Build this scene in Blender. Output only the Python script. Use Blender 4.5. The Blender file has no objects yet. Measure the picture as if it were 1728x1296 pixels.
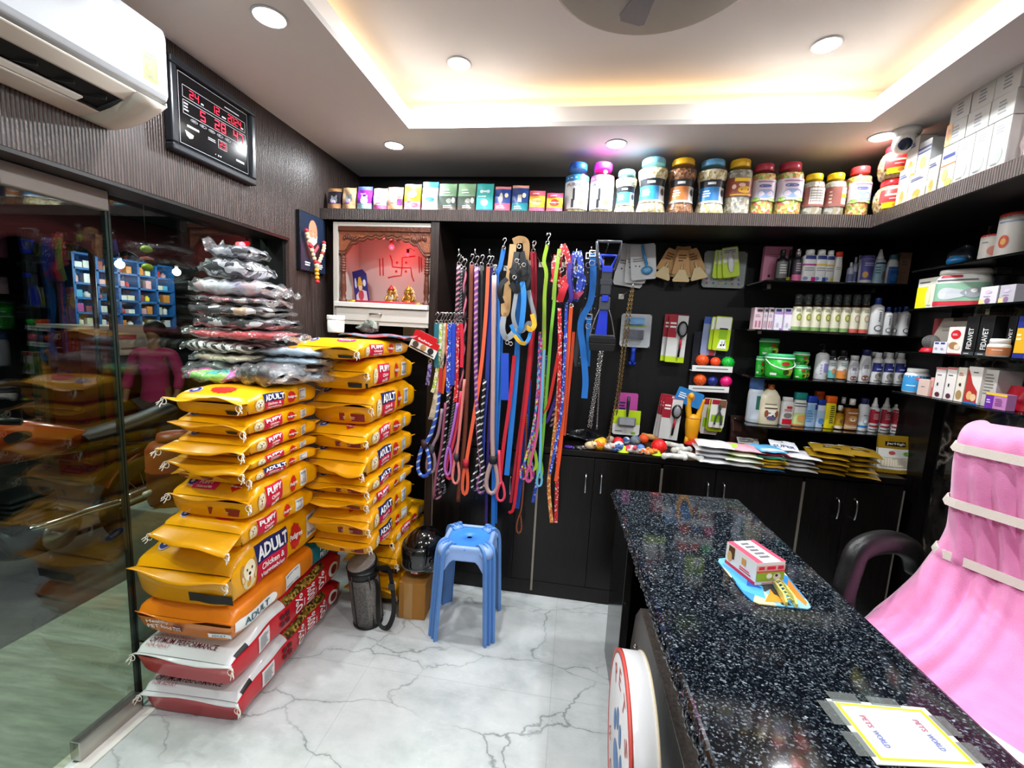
import bpy, math, random
from mathutils import Vector, Matrix
PI = math.pi
S = bpy.context.scene
C = S.collection
# ---------------------------------------------------------------- camera
FPX, YAW, PIT, ROL = 722.5, .14068, .12919, .05082
CAMH = 1.5
def _basis():
    f = Vector((-math.sin(YAW)*math.cos(PIT), math.cos(YAW)*math.cos(PIT), -math.sin(PIT)))
    r = Vector((math.cos(YAW), math.sin(YAW), 0)); u = r.cross(f)
    return (r*math.cos(ROL)+u*math.sin(ROL), -r*math.sin(ROL)+u*math.cos(ROL), f)
CR, CU, CF = _basis()
cam = bpy.data.cameras.new('camera'); cam_ob = bpy.data.objects.new('camera', cam); C.objects.link(cam_ob)
cam.sensor_fit = 'HORIZONTAL'; cam.sensor_width = 36; cam.lens = FPX/1728*36; cam.clip_start = .02
m = Matrix.Identity(4)
for i in range(3):
    m[i][0] = CR[i]; m[i][1] = CU[i]; m[i][2] = -CF[i]
m[2][3] = CAMH
cam_ob.matrix_world = m
S.camera = cam_ob
# ---------------------------------------------------------------- world, exposure
S.view_settings.view_transform = 'Standard'; S.view_settings.look = 'None'
S.view_settings.exposure = 0.4; S.view_settings.gamma = 1
w = bpy.data.worlds.new('night'); S.world = w; w.use_nodes = True
w.node_tree.nodes['Background'].inputs[0].default_value = (.02, .028, .05, 1)
w.node_tree.nodes['Background'].inputs[1].default_value = .25
# ---------------------------------------------------------------- room numbers (metres)
XL, XG, XR, YB, YF, ZC, YN = -1.43, -1.54, 1.74, 2.70, 2.27, 2.41, -1.5
CTZ = .87
HX0, HX1, HY0, HY1, ZU = -.845, 1.13, -.8, 2.06, 2.60
DOWN = [(-.995, 1.317, ZC, 22), (-.998, 2.24, ZC, 20), (.131, 2.245, ZC, 26), (1.262, 2.2, ZC, 5), (-.566, 1.911, ZU, 34),
        (.845, 1.879, ZU, 34), (-.54, .35, ZU, 28), (.807, .35, ZU, 34), (-1.0, .3, ZC, 9), (1.35, .9, ZC, 18), (.13, -1.1, ZC, 30)]
def lamp(name, kind, loc, power, col=(1, 1, 1), size=.1, rot=(0, 0, 0), sy=None, spot=None):
    l = bpy.data.lights.new(name, kind); l.energy = power; l.color = col
    if kind == 'AREA':
        l.size = size
        if sy: l.shape = 'RECTANGLE'; l.size_y = sy
        else: l.shape = 'DISK'
        l.spread = spot or PI
    else:
        l.shadow_soft_size = size
        if spot: l.spot_size = spot; l.spot_blend = .6
    o = bpy.data.objects.new(name, l); o.location = loc; o.rotation_euler = rot; C.objects.link(o); return o
for x, y, z, e in DOWN:
    lamp('downlight_beam', 'AREA', (x, y, z-.014), e*.42, (.93, .97, 1), .075)
WARM = (1, .66, .3)
LED = [((HX0-.115, (HY0+HY1)/2, ZC+.115), .03, HY1-HY0+.1), ((HX1+.115, (HY0+HY1)/2, ZC+.115), .03, HY1-HY0+.1),
       (((HX0+HX1)/2, HY1+.115, ZC+.115), HX1-HX0+.1, .03), (((HX0+HX1)/2, HY0-.115, ZC+.115), HX1-HX0+.1, .03)]
for c, sx, sy in LED:
    lamp('cove_glow', 'AREA', c, 1.7, WARM, sx, (PI, 0, 0), sy)
# ---------------------------------------------------------------- pixels of the 1728x1296 photograph to points on real planes
def ray(px, py):
    return CR*((px-864)/FPX) + CU*(-(py-648)/FPX) + CF
O = Vector((0, 0, CAMH))
def at_y(px, py, Y): d = ray(px, py); return O + d*(Y/d.y)
def at_x(px, py, X): d = ray(px, py); return O + d*(X/d.x)
def at_z(px, py, Z): d = ray(px, py); return O + d*((Z-CAMH)/d.z)
# ---------------------------------------------------------------- materials
def lin(h):
    h = h.lstrip('#'); o = []
    for i in (0, 2, 4):
        c = int(h[i:i+2], 16)/255
        o.append(c/12.92 if c <= .04045 else ((c+.055)/1.055)**2.4)
    return (*o, 1)
MC = {}
def mat(col='#888888', rough=.5, metal=0, emit=0, coat=0, trans=0, alpha=1, bump=0, bscale=200, spec=.5, ior=1.45):
    k = (col, rough, metal, emit, coat, trans, alpha, bump, bscale, spec, ior)
    if k in MC: return MC[k]
    x = bpy.data.materials.new('paint_'+col.strip('#')); x.use_nodes = True
    nt = x.node_tree; b = nt.nodes['Principled BSDF']; I = b.inputs
    I['Base Color'].default_value = lin(col); I['Roughness'].default_value = rough; I['Metallic'].default_value = metal
    I['Coat Weight'].default_value = coat; I['Coat Roughness'].default_value = .12
    I['Transmission Weight'].default_value = trans; I['Alpha'].default_value = alpha; I['IOR'].default_value = ior
    I['Specular IOR Level'].default_value = spec
    if emit: I['Emission Color'].default_value = lin(col); I['Emission Strength'].default_value = emit
    if bump:
        tc = nt.nodes.new('ShaderNodeTexCoord'); n = nt.nodes.new('ShaderNodeTexNoise'); n.inputs['Scale'].default_value = bscale
        n.inputs['Detail'].default_value = 3
        bp = nt.nodes.new('ShaderNodeBump'); bp.inputs['Strength'].default_value = bump; bp.inputs['Distance'].default_value = .01
        nt.links.new(tc.outputs['Object'], n.inputs['Vector']); nt.links.new(n.outputs['Fac'], bp.inputs['Height'])
        nt.links.new(bp.outputs['Normal'], I['Normal'])
    MC[k] = x; return x
class N:
    """short node-tree writer"""
    def __init__(s, name):
        s.m = bpy.data.materials.new(name); s.m.use_nodes = True; s.t = s.m.node_tree
        s.b = s.t.nodes['Principled BSDF']; s.o = s.t.nodes['Material Output']
    def n(s, typ, ins=None, **kw):
        x = s.t.nodes.new('ShaderNode'+typ)
        for k, v in kw.items(): setattr(x, k, v)
        for k, v in (ins or {}).items():
            if isinstance(v, bpy.types.NodeSocket): s.t.links.new(v, x.inputs[k])
            else: x.inputs[k].default_value = v
        return x
    def set(s, **kw):
        for k, v in kw.items():
            k = k.replace('_', ' ')
            if isinstance(v, bpy.types.NodeSocket): s.t.links.new(v, s.b.inputs[k])
            else: s.b.inputs[k].default_value = v
    def pos(s, sc=(1, 1, 1), rot=(0, 0, 0), obj=False):
        p = s.n('TexCoord').outputs['Object'] if obj else s.n('NewGeometry').outputs['Position']
        return s.n('Mapping', {'Vector': p, 'Scale': sc, 'Rotation': rot}).outputs[0]
    def ramp(s, f, stops):
        r = s.n('ValToRGB', {'Fac': f}); e = r.color_ramp.elements
        while len(e) < len(stops): e.new(.5)
        for x, (p, c) in zip(e, stops): x.position = p; x.color = lin(c) if isinstance(c, str) else (c, c, c, 1)
        return r.outputs[0]
    def bump(s, h, st=.3, d=.002):
        return s.n('Bump', {'Height': h, 'Strength': st, 'Distance': d}).outputs[0]
    def mix(s, f, a, b):
        x = s.n('Mix', data_type='RGBA')
        for i, v in ((0, f), (6, a), (7, b)):
            if isinstance(v, bpy.types.NodeSocket): s.t.links.new(v, x.inputs[i])
            else: x.inputs[i].default_value = lin(v) if isinstance(v, str) else v
        return x.outputs[2]
def ribbed(name, axis, dark='#1d1614', light='#5a4b46', per=.0095):
    a = N(name); sc = [6, 6, 6]; sc[2] = 1.2
    p = a.pos()
    wv = a.n('TexWave', {'Vector': p, 'Scale': .314/per, 'Distortion': .9, 'Detail': 2, 'Detail Scale': 3}, wave_type='BANDS', bands_direction=axis)
    ns = a.n('TexNoise', {'Vector': a.pos((30, 30, 2)), 'Scale': 4, 'Detail': 4})
    mx = a.n('Math', {0: wv.outputs['Fac'], 1: ns.outputs['Fac']}, operation='MULTIPLY')
    a.set(Base_Color=a.ramp(mx.outputs[0], [(.1, dark), (.62, light)]), Roughness=.33, Normal=a.bump(wv.outputs['Fac'], .5, .003))  # pale stripes put the reflection along the ribs into the colour
    return a.m
def laminate(name, c0='#090706', c1='#161110', rough=.3):
    a = N(name); ns = a.n('TexNoise', {'Vector': a.pos((45, 45, 2.2)), 'Scale': 3, 'Detail': 5, 'Roughness': .6})
    a.set(Base_Color=a.ramp(ns.outputs['Fac'], [(.35, c0), (.7, c1)]), Roughness=rough, Specular_IOR_Level=.32, Normal=a.bump(ns.outputs['Fac'], .12, .002))
    return a.m
def granite():
    a = N('black_granite'); p = a.pos((1, 1, 1))
    v = a.n('TexVoronoi', {'Vector': a.n('Mapping', {'Vector': p, 'Scale': (1, 1.5, 1), 'Rotation': (0, 0, .5)}).outputs[0], 'Scale': 200})
    sep = a.n('SeparateColor', {0: v.outputs['Color']})
    v2 = a.n('TexVoronoi', {'Vector': p, 'Scale': 330}); s2 = a.n('SeparateColor', {0: v2.outputs['Color']})
    ns = a.n('TexNoise', {'Vector': p, 'Scale': 14, 'Detail': 3})
    c1 = a.ramp(sep.outputs[0], [(0, '#05070b'), (.72, '#0c1016'), (.84, '#262d34'), (.95, '#566069'), (1, '#a9b2b8')])
    c2 = a.ramp(s2.outputs[1], [(.55, '#04060a'), (.85, '#1d242b'), (1, '#7a848c')])
    a.set(Base_Color=a.mix(a.ramp(ns.outputs['Fac'], [(.35, .25), (.65, .75)]), c1, c2), Roughness=.07, Specular_IOR_Level=.55)
    return a.m
def marble_floor():
    a = N('white_marble')
    d = a.n('TexNoise', {'Vector': a.pos((1.3, 1.6, 1)), 'Scale': 1.6, 'Detail': 6, 'Roughness': .55})
    p = a.n('VectorMath', {0: a.pos((.95, 2.5, 1), (0, 0, .22)), 1: a.n('VectorMath', {0: d.outputs['Color'], 1: (.55, .55, .55)}, operation='MULTIPLY').outputs[0]}, operation='ADD').outputs[0]
    v = a.n('TexVoronoi', {'Vector': p, 'Scale': 1.55}, feature='DISTANCE_TO_EDGE')
    line = a.ramp(v.outputs['Distance'], [(0, .8), (.004, .6), (.011, .1), (.05, 0.)])
    n2 = a.n('TexNoise', {'Vector': a.pos((2, 3, 1)), 'Scale': 1.7, 'Detail': 3})
    f = a.n('Math', {0: line, 1: a.ramp(n2.outputs['Fac'], [(.36, .12), (.58, 1.)])}, operation='MULTIPLY').outputs[0]
    n3 = a.n('TexNoise', {'Vector': a.pos((1, 1.4, 1)), 'Scale': 3.4, 'Detail': 8, 'Roughness': .65})
    base = a.ramp(n3.outputs['Fac'], [(.3, '#a3a8a7'), (.5, '#b9bdbc'), (.7, '#c6c9c8')])
    n4 = a.n('TexNoise', {'Vector': a.pos((1, 2, 1), (0, 0, .3)), 'Scale': 9, 'Detail': 7, 'Roughness': .7, 'Distortion': 1.2})
    base = a.mix(a.ramp(n4.outputs['Fac'], [(.55, 0.), (.75, .35)]), base, '#d6d9d8')
    col = a.mix(f, base, '#6d7371')
    br = a.n('TexBrick', {'Vector': a.pos(), 'Scale': 1, 'Mortar Size': .0012, 'Brick Width': .8, 'Row Height': .8, 'Color1': (0, 0, 0, 1), 'Color2': (0, 0, 0, 1), 'Mortar': (1, 1, 1, 1)}, offset=0)
    col = a.mix(a.n('Math', {0: br.outputs['Color'], 1: .45}, operation='MULTIPLY').outputs[0], col, '#8a8f8d')
    a.set(Base_Color=col, Roughness=.16)
    return a.m
def marble_black():
    a = N('black_marble')
    d = a.n('TexNoise', {'Vector': a.pos(), 'Scale': 3, 'Detail': 5})
    p = a.n('VectorMath', {0: a.pos((1, 2.2, 1.2), (.5, .2, .3)), 1: d.outputs['Color']}, operation='ADD').outputs[0]
    v = a.n('TexVoronoi', {'Vector': p, 'Scale': 2.6}, feature='DISTANCE_TO_EDGE')
    f = a.ramp(v.outputs['Distance'], [(0, .8), (.015, .35), (.07, 0.)])
    n3 = a.n('TexNoise', {'Vector': p, 'Scale': 3, 'Detail': 8, 'Roughness': .7})
    a.set(Base_Color=a.mix(f, a.ramp(n3.outputs['Fac'], [(.42, '#0b0b0b'), (.75, '#3a3531')]), '#8d8176'), Roughness=.1)
    return a.m
def thin(name, tint='#ffffff', rough=.02, ior=1.5, body=None, bodyf=0., bump=0, scale=60, gain=1.):
    """clear sheet: see-through with a Fresnel sheen, optionally a milky share"""
    a = N(name); bf = a.n('NewGeometry').outputs['Backfacing']; io = a.n('MapRange', {'Value': bf, 'To Min': ior, 'To Max': 1/ior}).outputs[0]; fr = a.n('Fresnel', {'IOR': io}); t = a.n('BsdfTransparent', {'Color': lin(tint)})
    g = a.n('BsdfGlossy', {'Roughness': rough, 'Color': (1, 1, 1, 1)})
    if bump:
        ns = a.n('TexNoise', {'Vector': a.pos(obj=True), 'Scale': scale, 'Detail': 3, 'Distortion': 1.5})
        bp = a.bump(ns.outputs['Fac'], bump, .02)
        for x in (fr, g): a.t.links.new(bp, x.inputs['Normal'])
    fac = fr.outputs[0]
    if gain != 1: fac = a.n('Math', {0: fac, 1: gain}, operation='MULTIPLY', use_clamp=True).outputs[0]
    x = a.n('MixShader', {0: fac, 1: t.outputs[0], 2: g.outputs[0]}).outputs[0]
    if body:
        df = a.n('BsdfDiffuse', {'Color': lin(body)})
        x = a.n('MixShader', {0: bodyf, 1: x, 2: df.outputs[0]}).outputs[0]
    a.t.links.new(x, a.o.inputs['Surface']); return a.m
def mottle(name, cols, scale=60, rough=.5, bump=0, stretch=(1, 1, 1), vor=True, obj=True, trans=0, coat=0):
    """irregular patches of a few colours (kibble, printed cloth, braid)"""
    a = N(name); p = a.pos(stretch, obj=obj)
    if vor:
        v = a.n('TexVoronoi', {'Vector': p, 'Scale': scale}); f = a.n('SeparateColor', {0: v.outputs['Color']}).outputs[0]; h = v.outputs['Distance']
    else:
        v = a.n('TexNoise', {'Vector': p, 'Scale': scale, 'Detail': 2}); f = v.outputs['Fac']; h = f
        f = a.n('MapRange', {'Value': f, 'From Min': .3, 'From Max': .7}).outputs[0]
    st = [(i/len(cols), c) for i, c in enumerate(cols)]
    r = a.n('ValToRGB', {'Fac': f}); r.color_ramp.interpolation = 'CONSTANT'; e = r.color_ramp.elements
    while len(e) < len(st): e.new(.5)
    for x, (q, c) in zip(e, st): x.position = q; x.color = lin(c)
    a.set(Base_Color=r.outputs[0], Roughness=rough, Coat_Weight=coat)
    if bump: a.set(Normal=a.bump(h, bump, .004))
    return a.m
def striped(name, c1, c2, period, axis='Z', rough=.55, duty=.5, rot=(0, 0, 0), dist=0.):
    a = N(name)
    wv = a.n('TexWave', {'Vector': a.pos(rot=rot, obj=True), 'Scale': .314/period, 'Distortion': dist}, wave_type='BANDS', bands_direction=axis, wave_profile='TRI')
    f = a.n('Math', {0: wv.outputs['Fac'], 1: duty}, operation='GREATER_THAN').outputs[0]
    a.set(Base_Color=a.mix(f, c1, c2), Roughness=rough); return a.m
# ---------------------------------------------------------------- mesh writer
TXT = {}
def text_mesh(s, bold=.012):
    if (s, bold) in TXT: return TXT[(s, bold)]
    cu = bpy.data.curves.new('lettering', 'FONT'); cu.body = s; cu.size = 1; cu.offset = bold; cu.resolution_u = 2; cu.align_x = 'CENTER'; cu.align_y = 'CENTER'
    o = bpy.data.objects.new('lettering', cu); C.objects.link(o)
    me = bpy.data.meshes.new_from_object(o.evaluated_get(bpy.context.evaluated_depsgraph_get()))
    v = [x.co.copy() for x in me.vertices]; f = [tuple(p.vertices) for p in me.polygons]
    bpy.data.objects.remove(o); bpy.data.meshes.remove(me); bpy.data.curves.remove(cu)
    x0 = min(q.x for q in v); x1 = max(q.x for q in v); y0 = min(q.y for q in v); y1 = max(q.y for q in v)
    v = [((q.x-(x0+x1)/2)/(x1-x0), (q.y-(y0+y1)/2)/(y1-y0)) for q in v]
    TXT[(s, bold)] = (v, f, (x1-x0)/(y1-y0)); return TXT[(s, bold)]
class G:
    def __init__(s): s.v = []; s.f = []; s.m = []; s.s = []; s.ms = []
    def mi(s, m):
        if m not in s.ms: s.ms.append(m)
        return s.ms.index(m)
    def add(s, vs, fs, m, smooth=False):
        b = len(s.v); s.v += [Vector(q) for q in vs]; i = s.mi(m)
        for q in fs: s.f.append(tuple(b+j for j in q)); s.m.append(i); s.s.append(smooth)
        return s
    def box(s, c, d, m, rot=None):
        x, y, z = d[0]/2, d[1]/2, d[2]/2; c = Vector(c)
        vs = [Vector((a*x, b*y, e*z)) for e in (-1, 1) for b in (-1, 1) for a in (-1, 1)]
        if rot is not None:
            if not isinstance(rot, Matrix): rot = Matrix.Rotation(rot, 3, 'Z')
            vs = [rot @ q for q in vs]
        return s.add([c+q for q in vs], [(0, 2, 3, 1), (4, 5, 7, 6), (0, 1, 5, 4), (2, 6, 7, 3), (0, 4, 6, 2), (1, 3, 7, 5)], m)
    def span(s, a, b, m):
        return s.box([(a[i]+b[i])/2 for i in range(3)], [abs(b[i]-a[i]) for i in range(3)], m)
    def grid(s, fn, nu, nv, m, cu=False, cv=False, smooth=True, mf=None):
        U = nu if cu else nu+1; V = nv if cv else nv+1
        b = len(s.v); s.v += [Vector(fn(i/nu, j/nv)) for i in range(U) for j in range(V)]
        for i in range(nu):
            for j in range(nv):
                k = (b+i*V+j, b+((i+1) % U)*V+j, b+((i+1) % U)*V+(j+1) % V, b+i*V+(j+1) % V)
                s.f.append(k); s.m.append(s.mi(mf(i/nu, j/nv) if mf else m)); s.s.append(smooth)
        return s
    def lathe(s, prof, m, c=(0, 0, 0), n=20, ms=None, sq=None, smooth=True, M=None):
        """rings (r, z) around z; ms gives each band a material; sq squares the rings (x stretch, y stretch, power)"""
        c = Vector(c); b = len(s.v); k = len(prof)
        for r, z in prof:
            for i in range(n):
                a = 2*PI*i/n; x, y = math.cos(a), math.sin(a)
                if sq:
                    p = sq[2]; x = math.copysign(abs(x)**p, x)*sq[0]; y = math.copysign(abs(y)**p, y)*sq[1]
                q = Vector((r*x, r*y, z))
                s.v.append(c + (M @ q if M else q))
        for j in range(k-1):
            mm = ms[j] if ms else m
            for i in range(n):
                i2 = (i+1) % n
                s.f.append((b+j*n+i, b+j*n+i2, b+(j+1)*n+i2, b+(j+1)*n+i)); s.m.append(s.mi(mm)); s.s.append(smooth)
        for j, fl in ((0, True), (k-1, False)):
            if prof[j][0] > 1e-5:
                q = [b+j*n+i for i in range(n)]
                s.f.append(tuple(reversed(q)) if fl else tuple(q)); s.m.append(s.mi((ms[0] if fl else ms[-1]) if ms else m)); s.s.append(False)
        return s
    def sphere(s, c, r, m, n=14, k=9, M=None):
        if not hasattr(r, '__len__'): r = (r, r, r)
        c = Vector(c)
        def fn(u, v):
            a = 2*PI*u; t = PI*(v-.5); q = Vector((r[0]*math.cos(t)*math.cos(a), r[1]*math.cos(t)*math.sin(a), r[2]*math.sin(t)))
            return c+(M @ q if M else q)
        return s.grid(fn, n, k, m, cu=True)
    def sweep(s, pts, prof, m, up=(0, 0, 1), smooth=True, caps=True, sc=None):
        """closed profile [(a, b)] swept along pts; a runs along side, b along normal"""
        pts = [Vector(p) for p in pts]; n = len(prof); b = len(s.v); up = Vector(up)
        for i, p in enumerate(pts):
            t = (pts[min(i+1, len(pts)-1)]-pts[max(i-1, 0)]).normalized()
            sd = t.cross(up)
            if sd.length < 1e-3: sd = t.cross(Vector((1, .01, 0)))
            sd.normalize(); nn = sd.cross(t); k = sc[i] if sc else 1
            s.v += [p+sd*(a*k)+nn*(c*k) for a, c in prof]
        for i in range(len(pts)-1):
            for j in range(n):
                j2 = (j+1) % n
                s.f.append((b+i*n+j, b+i*n+j2, b+(i+1)*n+j2, b+(i+1)*n+j)); s.m.append(s.mi(m)); s.s.append(smooth)
        if caps:
            for i in (0, len(pts)-1):
                q = [b+i*n+j for j in range(n)]; s.f.append(tuple(q if i else reversed(q))); s.m.append(s.mi(m)); s.s.append(False)
        return s
    def tube(s, pts, r, m, n=8, up=(0, 1, .02), sc=None, caps=True):
        return s.sweep(pts, [(r*math.cos(2*PI*i/n), r*math.sin(2*PI*i/n)) for i in range(n)], m, up, True, caps, sc)
    def strap(s, pts, w, t, m, up=(0, 1, .02)):
        return s.sweep(pts, [(-w/2, -t/2), (w/2, -t/2), (w/2, t/2), (-w/2, t/2)], m, up, False)
    def prism(s, poly, fn, t, m, msd=None):
        """2-D outline extruded by t; fn(a, b, depth) places it"""
        n = len(poly); vs = [fn(a, b, 0) for a, b in poly]+[fn(a, b, t) for a, b in poly]
        s.add(vs, [tuple(range(n))], m); i0 = len(s.v)-2*n
        s.f.append(tuple(i0+n+i for i in reversed(range(n)))); s.m.append(s.mi(m)); s.s.append(False)
        for i in range(n):
            j = (i+1) % n; s.f.append((i0+i, i0+n+i, i0+n+j, i0+j)); s.m.append(s.mi(msd or m)); s.s.append(False)
        return s
    def patch(s, fn, a0, a1, b0, b1, m, na=6, nb=3):
        """a sheet on a surface fn(a, b)"""
        return s.grid(lambda u, v: fn(a0+(a1-a0)*u, b0+(b1-b0)*v), na, nb, m)
    def blob(s, fn, a, b, ra, rb, m, n=20):
        vs = [fn(a, b)]+[fn(a+ra*math.cos(2*PI*i/n), b+rb*math.sin(2*PI*i/n)) for i in range(n)]
        return s.add(vs, [(0, 1+i, 1+(i+1) % n) for i in range(n)], m)
    def poly(s, fn, pts, m): return s.add([fn(a, b) for a, b in pts], [tuple(range(len(pts)))], m)
    def write(s, txt, fn, a0, a1, b0, b1, m, bold=.012):
        v, f, _ = text_mesh(txt, bold)
        return s.add([fn((a0+a1)/2+x*(a1-a0), (b0+b1)/2+y*(b1-b0)) for x, y in v], f, m)
    def bars(s, fn, a0, a1, b0, b1, n, m, seed=1, vert=False):
        """rows of unreadable small print, or barcode bars"""
        R = random.Random(seed)
        for i in range(n):
            if vert:
                p = a0+(a1-a0)*(i+.15)/n; s.patch(fn, p, p+(a1-a0)/n*R.uniform(.35, .7), b0, b1, m, 1, 1)
            else:
                p = b1-(b1-b0)*(i+.2)/n; s.patch(fn, a0, a0+(a1-a0)*R.uniform(.6, 1), p-(b1-b0)/n*.5, p, m, 3, 1)
        return s
    def obj(s, name, parent=None, loc=None, bev=0, sub=0, world=False, seg=2, rotz=0, solid=0):
        off = Vector((0, 0, 0))
        if world: off = Vector(parent.location) if parent else Vector(loc or (0, 0, 0))
        me = bpy.data.meshes.new(name); me.from_pydata([tuple(q-off) for q in s.v], [], s.f)
        for x in s.ms: me.materials.append(x)
        me.polygons.foreach_set('material_index', s.m); me.polygons.foreach_set('use_smooth', s.s); me.update()
        o = bpy.data.objects.new(name, me); C.objects.link(o)
        if parent: o.parent = parent
        elif loc is not None: o.location = loc
        if rotz: o.rotation_euler[2] = rotz
        if solid: k = o.modifiers.new('shell', 'SOLIDIFY'); k.thickness = solid; k.offset = 0
        if bev:
            k = o.modifiers.new('edges', 'BEVEL'); k.width = bev; k.segments = seg; k.limit_method = 'ANGLE'; k.angle_limit = .6
        if sub: k = o.modifiers.new('smooth', 'SUBSURF'); k.levels = sub; k.render_levels = sub
        return o
def tag(o, label, cat, group=None, kind=None):
    if kind: o['kind'] = kind
    if label: o['label'] = label
    if cat: o['category'] = cat
    if group: o['group'] = group
    return o
def thing(name, label, cat, loc=(0, 0, 0), rotz=0, group=None):
    o = bpy.data.objects.new(name, None); C.objects.link(o); o.location = loc; o.rotation_euler = (0, 0, rotz); o.empty_display_size = .05
    return tag(o, label, cat, group)
def struct(g, name, label=None, **k):
    o = g.obj(name, **k); o['kind'] = 'structure'
    if label: o['label'] = label
    return o
def plain(p, u, v):
    """flat surface: p + a*u + b*v"""
    p, u, v = Vector(p), Vector(u), Vector(v)
    return lambda a, b: p+u*a+v*b
def spline(pts, n=6):
    """Catmull-Rom through pts"""
    P = [Vector(p) for p in pts]; P = [P[0]*2-P[1]]+P+[P[-1]*2-P[-2]]; out = []
    for i in range(1, len(P)-2):
        a, b, c, d = P[i-1:i+3]
        for k in range(n):
            t = k/n; out.append(.5*((2*b)+(c-a)*t+(2*a-5*b+4*c-d)*t*t+(3*b-a-3*c+d)*t**3))
    return out+[P[-2]]
BLACK = mat('#101010', .35); CHROME = mat('#d8d8d8', .18, 1); WHITE = mat('#e6e6e2', .4); DARKTXT = mat('#23232b', .5)
STEEL = mat('#b5b2ac', .3, 1); WHITETXT = mat('#f4f4f0', .5); GREYTXT = mat('#77777a', .5); REDP = mat('#c4121c', .4)
# ================================================================ the room
RIBY = ribbed('ribbed_laminate', 'Y'); RIBX = ribbed('ribbed_laminate_shelf', 'X'); RIBYS = ribbed('ribbed_laminate_side_shelf', 'Y')
LAM = laminate('dark_laminate'); LAMB = laminate('back_laminate', '#060607', '#0f0d0e', .5); PILLAR = laminate('pillar_laminate', '#1e1614', '#3a2e29', .3)
GRAN = granite(); FLOOR = marble_floor(); MARB = marble_black()
CEIL = mat('#cfcac6', .75); CEILW = mat('#efe6dc', .7); GLASS = thin('window_glass', '#d0d8d4', .0, 1.55)
struct(G().span((XG-.02, YN, -.05), (XR, YB, 0), FLOOR), 'floor')
struct(G().span((XL-.10, YN, 0), (XL-.045, 1.25, .006), mat('#d9d6cf', .4)), 'trim_1')
g = G(); t = .02
g.span((XL, YN, ZC), (HX0, YB, ZC+t), CEIL); g.span((HX1, YN, ZC), (XR, YB, ZC+t), CEIL)
g.span((HX0, HY1, ZC), (HX1, YB, ZC+t), CEIL); g.span((HX0, YN, ZC), (HX1, HY0, ZC+t), CEIL)
E_ = .15; LH = .083
for a, b in (((HX0-.02, HY0-.02), (HX0, HY1+.02)), ((HX1, HY0-.02), (HX1+.02, HY1+.02)), ((HX0, HY1), (HX1, HY1+.02)), ((HX0, HY0-.02), (HX1, HY0))):
    g.span((*a, ZC+t), (*b, ZC+LH), CEILW)
for a, b in (((HX0-E_-.02, HY0-E_), (HX0-E_, HY1+E_)), ((HX1+E_, HY0-E_), (HX1+E_+.02, HY1+E_)), ((HX0-E_, HY1+E_), (HX1+E_, HY1+E_+.02)), ((HX0-E_, HY0-E_-.02), (HX1+E_, HY0-E_))):
    g.span((*a, ZC+.021), (*b, ZU), CEILW)
g.span((HX0-E_, HY0-E_, ZU), (HX1+E_, HY1+E_, ZU+.02), CEIL)
struct(g, 'ceiling')
g = G(); OT = 1.885
g.span((XL-.14, YN, OT), (XL, 2.0, ZC), RIBY); g.span((XL-.14, 2.0, 0), (XL, YB, ZC), RIBY); g.span((XL-.142, 1.98, 0), (XL-.02, 2.0, OT), BLACK)
g.span((XL-.138, YN, OT-.012), (XL-.002, 1.999, OT), BLACK)
struct(g, 'wall_left')
struct(G().span((XL-.14, YB, 0), (XR+.1, YB+.06, ZC), LAMB), 'wall_back')
struct(G().span((XR, YN, 0), (XR+.08, YF-.02, ZC), MARB).span((XR, YF-.02, 0), (XR+.08, YB, ZC), LAMB), 'wall_right')
struct(G().span((XG, YN-.06, 0), (XR, YN, ZC), mat('#8f8880', .7)), 'wall_front')
# glass front
w1 = struct(G().span((XG-.006, 1.252, .0), (XG+.006, 1.98, OT-.012), GLASS), 'window_1')
EDGE = mat('#15201c', .25)
g = G(); g.span((XG-.007, 1.244, 0), (XG+.007, 1.251, OT-.012), EDGE); o = g.obj('edge_strip', w1)
d1 = struct(G().span((XG-.006, .34, .055), (XG+.006, 1.238, OT-.012), GLASS), 'door_1')
G().span((XG-.007, 1.234, .05), (XG+.007, 1.241, OT-.012), EDGE).obj('edge_strip', d1)
G().span((XG-.02, 1.03, .008), (XG+.02, 1.238, .075), STEEL).obj('bottom_patch_fitting', d1, bev=.003)
G().span((XG-.02, .97, OT-.075), (XG+.02, 1.238, OT-.013), mat('#8d8680', .45, .3)).obj('top_patch_fitting', d1, bev=.003)
w2 = struct(G().span((XG-.006, YN, 0), (XG+.006, .33, OT-.012), GLASS), 'window_2')
# downlights
for i, (x, y, z, e) in enumerate(DOWN):
    n = ['in the left soffit near the air conditioner', 'in the back soffit above the shrine', 'in the back soffit above the blue-lidded jars',
         'in the back right corner beside the camera dome', 'on the raised panel at its left', 'on the raised panel at its right'] + ['behind the viewer over the glass front']*5
    if y < 1: continue
    t = thing('downlight', 'round glowing white downlight '+n[i], 'ceiling light', (x, y, z), 0, 'ceiling downlights')
    G().lathe([(.045, -.0005), (.052, -.0005), (.052, -.003), (.046, -.005), (.045, -.0005)], mat('#c8c8c8', .4), n=28).obj('ring', t)
    G().lathe([(.0445, -.001), (.0445, -.004)], mat('#f4f8ff', .5, emit=18), n=28).obj('lens', t)
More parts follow.
